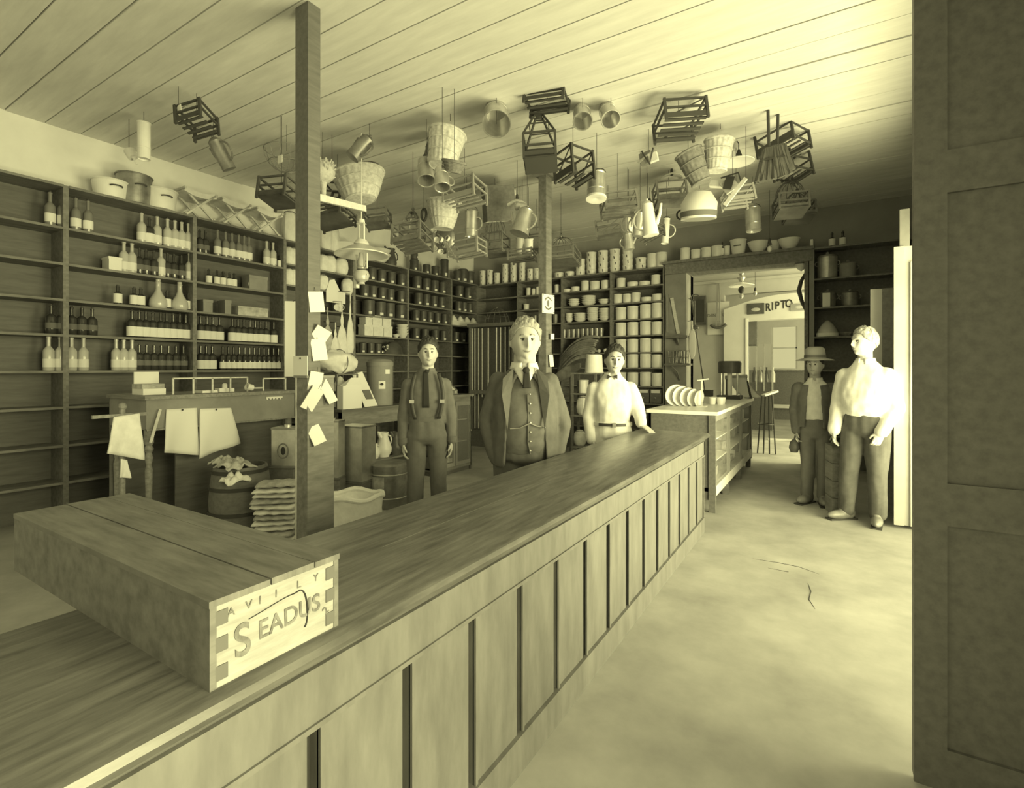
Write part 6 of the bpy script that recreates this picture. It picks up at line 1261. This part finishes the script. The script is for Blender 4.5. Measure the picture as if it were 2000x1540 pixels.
def hair(t, M, mat, front=.62, side=1.35, back=2.15, puff=1.07, name='hair', part_side=0.0, wav=.012):
    """front/side/back: how far down from the crown the hair reaches (radians)"""
    def fn(u, v):
        a = 2 * PI * u; c = -math.sin(a)          # c = 1 at the face
        lim = back + (side - back) * min(1, (1 + c)) if c < 0 else side + (front - side) * (c ** .8)
        if abs(math.cos(a)) > .8 and c > .15: lim = min(lim + .12, side)
        th_ = lim * (1 - v) + .02
        d = Vector((math.sin(th_) * math.cos(a), math.sin(th_) * math.sin(a), math.cos(th_)))
        w = 1 + wav * 1.6 * HN.noise(d * 6) + wav * 1.4 * HN.noise(Vector((d.x * 22, d.y * 6, d.z * 6)) + Vector((3, 1, 7)))
        e = min(1, .08 + v * 3.2); return M @ (headpos(d) * (1.015 + (puff * w - 1.015) * e))
    return part(name, MB().sheet(fn, 72, 18, .012), mat, t, 3.2)
def base_body(H, hd_M, arms, legs, hands, stout=0.0):
    """skin figure: head, neck, torso, limbs, hands, as one surface"""
    s = H / 1.75; b = MB(); add_head(b, hd_M)
    hc = hd_M.to_translation()
    limb(b, [(hc.x * .4, hc.y * .5 + .008, 1.40 * s), (hc.x * .85, hc.y + .018, hc.z - .085)], [.060 * s, .056 * s])
    loft(b, [(.84 * s, .13, .09, 0, 0), (1.0 * s, .135 + .02 * stout, .085 + .05 * stout, 0, -.02 * stout), (1.2 * s, .145, .09 + .03 * stout, 0, -.01 * stout), (1.35 * s, .15, .085, 0, 0), (1.42 * s, .09, .06, 0, 0)])
    for a in arms: limb(b, a, [.048 * s, .038 * s, .027 * s])
    for l in legs: limb(b, l, [.075 * s, .05 * s, .036 * s])
    for h in hands: add_hand(b, *h)
    return b
def shoes(t, feet, dirs, mat):
    for f, d in zip(feet, dirs):
        d = Vector((math.sin(d), -math.cos(d), 0)); f = Vector(f); m = MB(); q = Vector((-d.y, d.x, 0)); R = Matrix((q, d, Vector((0, 0, 1)))).transposed()
        m.ball(f + d * .05 + Vector((0, 0, .045)), (.048, .135, .045), 16, 10, R); m.ball(f - d * .04 + Vector((0, 0, .06)), (.042, .06, .06), 14, 10, R); m.ball(f + Vector((0, 0, .09)), (.045, .05, .05), 12, 8, R)
        me = remesh(m, .009, 3); o = part('shoe', me, mat, t); part('sole', MB().box((-.042, -.1, 0), (.042, .17, .014)).xf(Matrix.Translation(f) @ R.to_4x4()), IRON, o)
def sleeve(mb, a, r): return limb(mb, a, r, 18)
def trousers(t, H, hips, legs, mat, r0=.098, r1=.078, r2=.072, waist=(.165, .115), top=1.03, stout=0, name='trousers'):
    s = H / 1.75; m = MB()
    loft(m, [(.78 * s, .10, .09, 0, 0), (.84 * s, waist[0] * 1.04, waist[1] * 1.02, 0, 0), (.93 * s, waist[0] * 1.03, waist[1] + .02 * stout, 0, -.01 * stout), (top * s, waist[0] * .96, waist[1] + .03 * stout, 0, -.015 * stout)])
    for l in legs: limb(m, l, [r0 * s, r1 * s, r2 * s], 18)
    # soft creases
    o = part(name, remesh(m, .011, 5, .5, ((11, 11, 3.5), .010)), mat, t); return o
def facing(p, off=0.0):
    d = Vector((CAM.x - p[0], CAM.y - p[1])); return math.atan2(d.y, d.x) + PI / 2 + off
def headM(c, yaw=0, tilt=0, nod=0, sc=1.0):
    return Matrix.Translation(c) @ Matrix.Rotation(yaw, 4, 'Z') @ Matrix.Rotation(tilt, 4, 'Y') @ Matrix.Rotation(nod, 4, 'X') @ Matrix.Diagonal((sc, sc, sc, 1))
def collar(t, z, r, mat, cy=0.0, h=.04, name='collar'):
    def fn(u, v): a = -PI / 2 + .25 + u * (2 * PI - .5); return ((r + .012 * (1 - v)) * math.cos(a), cy + (r + .01 * (1 - v)) * math.sin(a), z - h * (1 - v) * (1.0 + .45 * max(0, -math.sin(a)) ** 3) + .004 * math.sin(a))
    return part(name, MB().sheet(fn, 30, 3, .006), mat, t, 3.2)
# ---------------------------------------------------------------- the man in the suit
px, tt = 1024, 3.45; x, y = pt(px, tt)
t = thing('person', 'stout grey-haired man in dark three-piece suit, hands in pockets, behind the counter', 'person', (x, y, 0), facing((x, y), .05))
hM = headM((.005, -.035, 1.602), .10, .0, .02, 1.16) @ Matrix.Diagonal((1.09, 1, 1.02, 1))
arms = [[(-.165, .02, 1.325), (-.25, .04, 1.06), (-.18, -.03, .83)], [(.17, .02, 1.325), (.262, .04, 1.03), (.205, -.03, .85)]]
legs = [[(-.10, 0, .86), (-.11, -.01, .47), (-.12, .02, .09)], [(.10, 0, .86), (.12, -.01, .47), (.13, .02, .09)]]
hands = [((-.18, -.03, .83), (.25, -.1, -1), (1, .2, 0), 1, .3), ((.205, -.03, .85), (-.25, -.1, -1), (-1, .2, 0), -1, .3)]
b_ = base_body(1.72, hM, arms, legs, hands, 1); limb(b_, [(0, .01, 1.40), (.004, -.012, 1.52)], [.078, .074]); b_.ball((.004, -.06, 1.487), (.06, .05, .035), 14, 10)
part('body', remesh(b_, .0055, 1, .3), SKIN, t)
face_parts(t, hM, HAIRG, 1.15); hair(t, hM, HAIRG, .84, 1.55, 2.0, 1.14, wav=.055)
m = MB(); loft(m, [(.86, .178, .15, 0, -.02), (.93, .185, .17, 0, -.025), (1.02, .19, .185, 0, -.03), (1.12, .188, .178, 0, -.03), (1.22, .18, .155, 0, -.018), (1.31, .165, .125, 0, 0), (1.38, .12, .09, 0, .01), (1.42, .085, .075, 0, .012)])
vest = part('waistcoat', remesh(m, .012, 6, .5, ((9, 9, 9), .005)), VEST, t)
for k in range(7): z = 1.255 - .06 * k; part('button', MB().ball((.028, -.170 - .042 * math.sin(PI * (1.27 - z) / .5), z), .007, 8, 6), BRASS, vest)
part('front_edge', MB().tube([(.012, -.168, 1.25), (.014, -.197, 1.15), (.014, -.218, 1.05), (.012, -.205, .95), (.03, -.18, .87)], .006, 6), SUIT, vest)
part('watch_chain', MB().tube([(-.10, -.203, 1.035), (-.04, -.219, 1.04), (.026, -.223, 1.072), (.07, -.216, 1.052), (.125, -.196, 1.042)], .0045, 6), TIN, vest)
trousers(t, 1.72, 0, legs, SUIT, .115, .09, .08, (.19, .15), .98, 1)
part('shirt_front', MB().sheet(lambda u, v: ((u - .5) * (.02 + .14 * v), -.146 + .052 * v + .03 * (2 * u - 1) ** 2 * v, 1.30 + .125 * v), 8, 8, .008), CLOTHW, t, 3.2)
collar(t, 1.462, .084, CLOTHW, .0, .045)
part('tie', MB().sheet(lambda u, v: (.008 + (u - .5) * (.055 - .018 * v), -.162 + .05 * v - .004, 1.295 + .11 * v), 4, 10, .012), INK, t, 3.2)
part('tie_knot', MB().ball((.006, -.128, 1.408), (.024, .016, .022), 10, 8), INK, t)
m = MB()
def jk(u, v):
    z = .78 + .60 * v; gap = .60 - .22 * (v - .45) if v > .45 else .60 + .18 * (.45 - v)
    a = -PI / 2 + gap + u * (2 * PI - 2 * gap)
    rx = .216 - .012 * v if v < .72 else .207 - .9 * (v - .72) ** 1.7; ry = (.19 + .025 * math.sin(PI * v)) if v < .6 else .215 - .27 * (v - .6)
    return (rx * math.cos(a), -.005 + ry * math.sin(a) * (1.0 if math.sin(a) < 0 else .75), z)
m.sheet(jk, 44, 20, .022)
loft(m, [(1.30, .19, .085, 0, .035), (1.345, .175, .085, 0, .03), (1.385, .135, .078, 0, .03), (1.425, .09, .07, 0, .03)])
for a in arms: sleeve(m, [a[0], a[1], a[2]], [.072, .066, .062])
jak = part('jacket', remesh(m, .010, 4, .5, ((10, 10, 7), .009)), SUIT, t)
for s in (-1, 1):
    q = [Vector((s * .075, -.095, 1.425)), Vector((s * .145, -.135, 1.355)), Vector((s * .152, -.185, 1.25)), Vector((s * .118, -.226, 1.03)), Vector((s * .088, -.145, 1.3))]
    part('lapel', MB().add([p for p in q] + [p + Vector((0, .016, 0)) for p in q], [(0, 1, 2, 4), (4, 2, 3), (5, 9, 7, 6), (9, 8, 7), (0, 5, 6, 1), (1, 6, 7, 2), (2, 7, 8, 3), (3, 8, 9, 4), (4, 9, 5, 0)]), SUIT, jak, None)
shoes(t, [(-.12, .0, 0), (.13, .0, 0)], [-.2, .2], IRON)
# ---------------------------------------------------------------- the man in braces
px, tt = 834, 4.55; x, y = pt(px, tt); H = 1.68
t = thing('person', 'slim young man in grey shirt, dark tie and braces standing by the bench', 'person', (x, y, 0), facing((x, y), .0))
hM = headM((.01, -.02, 1.555), .08, .0, 0, 1.06)
arms = [[(-.155, .01, 1.275), (-.20, .03, 1.0), (-.205, -.02, .765)], [(.155, .01, 1.275), (.205, .03, 1.0), (.215, -.02, .77)]]
legs = [[(-.09, 0, .82), (-.10, -.01, .45), (-.11, .02, .09)], [(.09, 0, .82), (.10, -.01, .45), (.11, .02, .09)]]
hands = [((-.205, -.02, .765), (.03, -.12, -1), (1, .1, 0), 1, .5), ((.215, -.02, .77), (-.03, -.12, -1), (-1, .1, 0), -1, .5)]
part('body', remesh(base_body(H, hM, arms, legs, hands), .0055, 1, .3), SKIN, t); face_parts(t, hM, HAIRB); hair(t, hM, HAIRB, .88, 1.5, 2.0, 1.17, wav=.05)
m = MB(); loft(m, [(.93, .158, .112, 0, 0), (1.03, .155, .112, 0, -.005), (1.12, .165, .118, 0, -.005), (1.22, .17, .118, 0, 0), (1.29, .165, .105, 0, .005), (1.335, .14, .09, 0, .008), (1.375, .10, .078, 0, .01), (1.415, .068, .065, 0, .012)])
for a in arms: sleeve(m, a, [.066, .058, .046])
sh = part('shirt', remesh(m, .010, 9, .5, ((10, 10, 6), .009)), SHIRTG, t); collar(t, 1.425, .068, SHIRTG, .008, .05)
for a in arms: part('cuff', MB().tube([Vector(a[2]) + Vector((0, 0, .045)), Vector(a[2]) + Vector((0, 0, -.0))], .05, 14), SHIRTG, sh)
part('tie', MB().sheet(lambda u, v: (-.01 + (u - .5) * (.062 - .02 * v), -.135 + .035 * v ** 2 + .006, 1.08 + .31 * v), 4, 10, .010), INK, t, 3.2); part('tie_knot', MB().ball((0, -.092, 1.395), (.02, .014, .018), 10, 8), INK, t)
for s in (-1, 1):
    br = part('brace', MB().sheet(lambda u, v, s=s: (s * (.10 + .035 * math.sin(PI * v)) + (u - .5) * .032, -.132 + .005 * math.sin(PI * v) + .145 * max(0, v - .72) ** 1.0 * 1.0, .98 + .40 * v), 2, 14, .006), IRON, t, 3.2); part('buckle', MB().box((s * .13 - .02, -.148, 1.12), (s * .13 + .02, -.138, 1.15)), TIN, br)
trousers(t, H, 0, legs, TROUG, .102, .08, .072, (.158, .118), 1.04)
part('waistband', MB().lathe([(.168, .955), (.168, .995), (.155, .995), (.155, .955)], 30, (0, 0, 0), sy=.74), TROUG, t)
shoes(t, [(-.11, 0, 0), (.11, 0, 0)], [-.25, .25], IRON)
# ---------------------------------------------------------------- the clerk in white
px, tt = 1196, 4.72; x, y = pt(px, tt); H = 1.66; rz = facing((x, y), -.0)
t = thing('person', 'dark-haired clerk in white shirt with belt, one hand resting on the counter end', 'person', (x, y, 0), rz)
hM = headM((.02, -.06, 1.495), .12, .05, .05, 1.08)
Mi = (Matrix.Translation((x, y, 0)) @ Matrix.Rotation(rz, 4, 'Z')).inverted(); hd = Mi @ Vector((-1.36, 4.50, CH + .026)); 
arms = [[(-.16, .0, 1.235), (-.215, .02, .98), (-.185, -.05, .76)], [(.16, .0, 1.235), tuple(Vector((.16, 0, 1.235)).lerp(hd, .52) + Vector((-.01, .05, -.02))), tuple(hd + Vector((-.07, .02, .045)))]]
legs = [[(-.09, 0, .81), (-.10, -.01, .45), (-.11, .02, .09)], [(.09, 0, .81), (.10, -.01, .45), (.11, .02, .09)]]
hdir = (hd - Vector(arms[1][1])); hdir.z = -.05; hdir.normalize()
hands = [((-.185, -.05, .77), (.1, -.15, -1), (1, .2, 0), 1, .5), (tuple(hd + Vector((-.07, .02, .03))), tuple(hdir), (0, 0, -1), 1, .12)]
part('body', remesh(base_body(H, hM, arms, legs, hands), .0055, 1, .3), SKIN, t); face_parts(t, hM, HAIRB); hair(t, hM, HAIRB, .86, 1.5, 2.0, 1.16, wav=.05)
m = MB(); loft(m, [(.90, .15, .115, 0, 0), (.96, .165, .125, 0, 0), (1.05, .165, .125, 0, -.01), (1.17, .172, .125, 0, -.01), (1.245, .168, .108, 0, -.005), (1.295, .14, .09, 0, 0), (1.335, .10, .078, 0, 0), (1.375, .07, .066, .005, -.005)])
sleeve(m, arms[0], [.068, .062, .05]); sleeve(m, arms[1], [.07, .064, .05])
sh = part('shirt', remesh(m, .010, 9, .5, ((10, 10, 6), .009)), CLOTHW, t); collar(t, 1.385, .07, CLOTHW, -.012, .045)
for s in (-1, 1): part('bow_tie', MB().add([(s * .005, -.10, 1.345), (s * .045, -.098, 1.365), (s * .045, -.098, 1.325), (s * .005, -.085, 1.345), (s * .045, -.083, 1.365), (s * .045, -.083, 1.325)], [(0, 1, 2), (3, 5, 4), (0, 3, 4, 1), (1, 4, 5, 2), (2, 5, 3, 0)]), INK, t, None)
trousers(t, H, 0, legs, CLOTHW, .105, .088, .082, (.165, .12), .99)
bl = part('belt', MB().lathe([(.178, .895), (.178, .925), (.16, .925), (.16, .895)], 32, sy=.76), CLOTHW, t); part('belt_leather', MB().sheet(lambda u, v: (.179 * math.sin((u - .5) * 1.5), -.179 * .76 * math.cos((u - .5) * 1.5) - .001, .897 + .026 * v), 12, 1, .003), IRON, bl); part('buckle', MB().box((-.0, -.145, .89), (.035, -.137, .93)), TIN, bl)
shoes(t, [(-.11, 0, 0), (.11, 0, 0)], [-.25, .25], IRON)
# ---------------------------------------------------------------- the boy in the hat
c = onZ(1592, 985, 0); x, y = c.x, c.y; H = 1.56; rz = facing((x, y), -.1)
t = thing('person', 'lad in brimmed hat, dark open jacket and pale shirt near the doorway', 'person', (x, y, 0), rz)
hM = headM((.0, -.02, 1.455), -.15, 0, .03, .98)
arms = [[(-.15, .01, 1.21), (-.185, .03, .97), (-.165, -.04, .76)], [(.15, .01, 1.21), (.185, .03, .97), (.17, -.04, .76)]]
legs = [[(-.075, 0, .77), (-.065, -.03, .43), (-.075, .02, .09)], [(.08, 0, .77), (.085, -.01, .43), (.07, .03, .09)]]
hands = [((-.165, -.04, .76), (.05, -.15, -1), (1, .1, 0), 1, .8, .9), ((.17, -.04, .76), (-.05, -.15, -1), (-1, .1, 0), -1, .6, .9)]
part('body', remesh(base_body(H, hM, arms, legs, hands), .0055, 1, .3), SKIND, t); face_parts(t, hM, HAIRB); hair(t, hM, HAIRB, .85, 1.5, 2.0, 1.05)
hatz = 1.53
ht = part('hat', MB().lathe([(0, hatz + .105), (.06, hatz + .115), (.088, hatz + .095), (.098, hatz + .02), (.10, hatz), (.175, hatz - .022), (.178, hatz - .028), (.10, hatz - .012), (.09, hatz - .01), (0, hatz + .08)], 32, (0, -.01, 0), sy=1.12), FELT, t, 1.0); part('hat_band', MB().lathe([(.1015, hatz + .004), (.1, hatz + .032), (.095, hatz + .032), (.095, hatz + .004)], 32, (0, -.01, 0), sy=1.12), INKG, ht)
m = MB(); loft(m, [(.88, .13, .10, 0, 0), (1.0, .135, .10, 0, 0), (1.13, .145, .10, 0, 0), (1.22, .145, .09, 0, 0), (1.275, .09, .07, 0, .005), (1.31, .06, .058, 0, .008)])
part('shirt', remesh(m, .010, 9, .5, ((10, 10, 6), .009)), CLOTHW, t); collar(t, 1.325, .062, CLOTHW, .005, .045)
m = MB()
def jk2(u, v):
    z = .80 + .45 * v; gap = .50 - .15 * v; a = -PI / 2 + gap + u * (2 * PI - 2 * gap); rx = .165 if v < .7 else .165 - .22 * (v - .7) ** 1.5; ry = .125 if v < .7 else .125 - .12 * (v - .7)
    return (rx * math.cos(a), ry * math.sin(a), z)
m.sheet(jk2, 36, 16, .02)
for a in arms: sleeve(m, a, [.07, .06, .05])
part('jacket', remesh(m, .010, 4, .5, ((10, 10, 6), .008)), SUIT, t)
trousers(t, H, 0, legs, TROUG, .092, .075, .065, (.135, .105), 1.0); shoes(t, [(-.075, .01, 0), (.07, .02, 0)], [-.4, .2], LEATHER)
bag = Mi  # a dark bag in the hanging hand
wb_ = Matrix.Translation((x, y, 0)) @ Matrix.Rotation(rz, 4, 'Z')
t = thing('dark_bag', 'small dark bag hanging from the hand of the lad in the hat', 'bag', wb_ @ Vector((-.185, -.07, .62)), rz); part('bag', MB().lathe([(0, -.09), (.035, -.085), (.05, -.04), (.04, .02), (.015, .05), (0, .05)], 14), BLACK, t); part('handle', MB().tube([(0, 0, .04), (.01, 0, .09)], .008, 6), BLACK, t)
# ---------------------------------------------------------------- the man in white shirt by the door
c = onZ(1690, 1022, 0); x, y = c.x, c.y; H = 1.78; rz = facing((x, y), -.35)
t = thing('person', 'tall man in loose white shirt and dark trousers leaning by the open door', 'person', (x, y, 0), rz)
hM = headM((.0, -.02, 1.66), -.55, .04, -.02, 1.1)
arms = [[(-.168, .0, 1.355), (-.225, .02, 1.08), (-.225, -.08, .84)], [(.168, .01, 1.355), (.225, .05, 1.08), (.16, -.10, .86)]]
legs = [[(-.09, 0, .87), (-.12, -.04, .48), (-.16, .0, .09)], [(.09, 0, .87), (.10, -.02, .48), (.09, .03, .09)]]
hands = [((-.225, -.08, .84), (.0, -.1, -1), (1, .1, 0), 1, .55), ((.16, -.10, .86), (-.3, -.15, -1), (-.6, .8, 0), -1, .6)]
part('body', remesh(base_body(H, hM, arms, legs, hands), .0055, 1, .3), SKIN, t); face_parts(t, hM, HAIRG); hair(t, hM, HAIRG, .86, 1.5, 1.95, 1.11, wav=.04)
m = MB(); loft(m, [(.98, .165, .12, 0, 0), (1.05, .185, .14, 0, -.005), (1.15, .188, .14, 0, -.01), (1.28, .19, .135, 0, -.005), (1.365, .178, .112, 0, .0), (1.415, .15, .095, 0, .003), (1.46, .105, .082, 0, .005), (1.50, .072, .07, 0, .005)])
for a in arms: sleeve(m, a, [.074, .072, .058])
part('shirt', remesh(m, .010, 9, .5, ((10, 10, 6), .009)), CLOTHW, t); collar(t, 1.515, .072, CLOTHW, .002, .05)
trousers(t, H, 0, legs, TROUD, .105, .08, .068, (.166, .12), 1.03); part('belt', MB().lathe([(.172, 1.03), (.172, 1.055), (.155, 1.055), (.155, 1.03)], 32, sy=.76), IRON, t)
shoes(t, [(-.16, -.02, 0), (.09, .01, 0)], [-.5, .3], LEATHER)
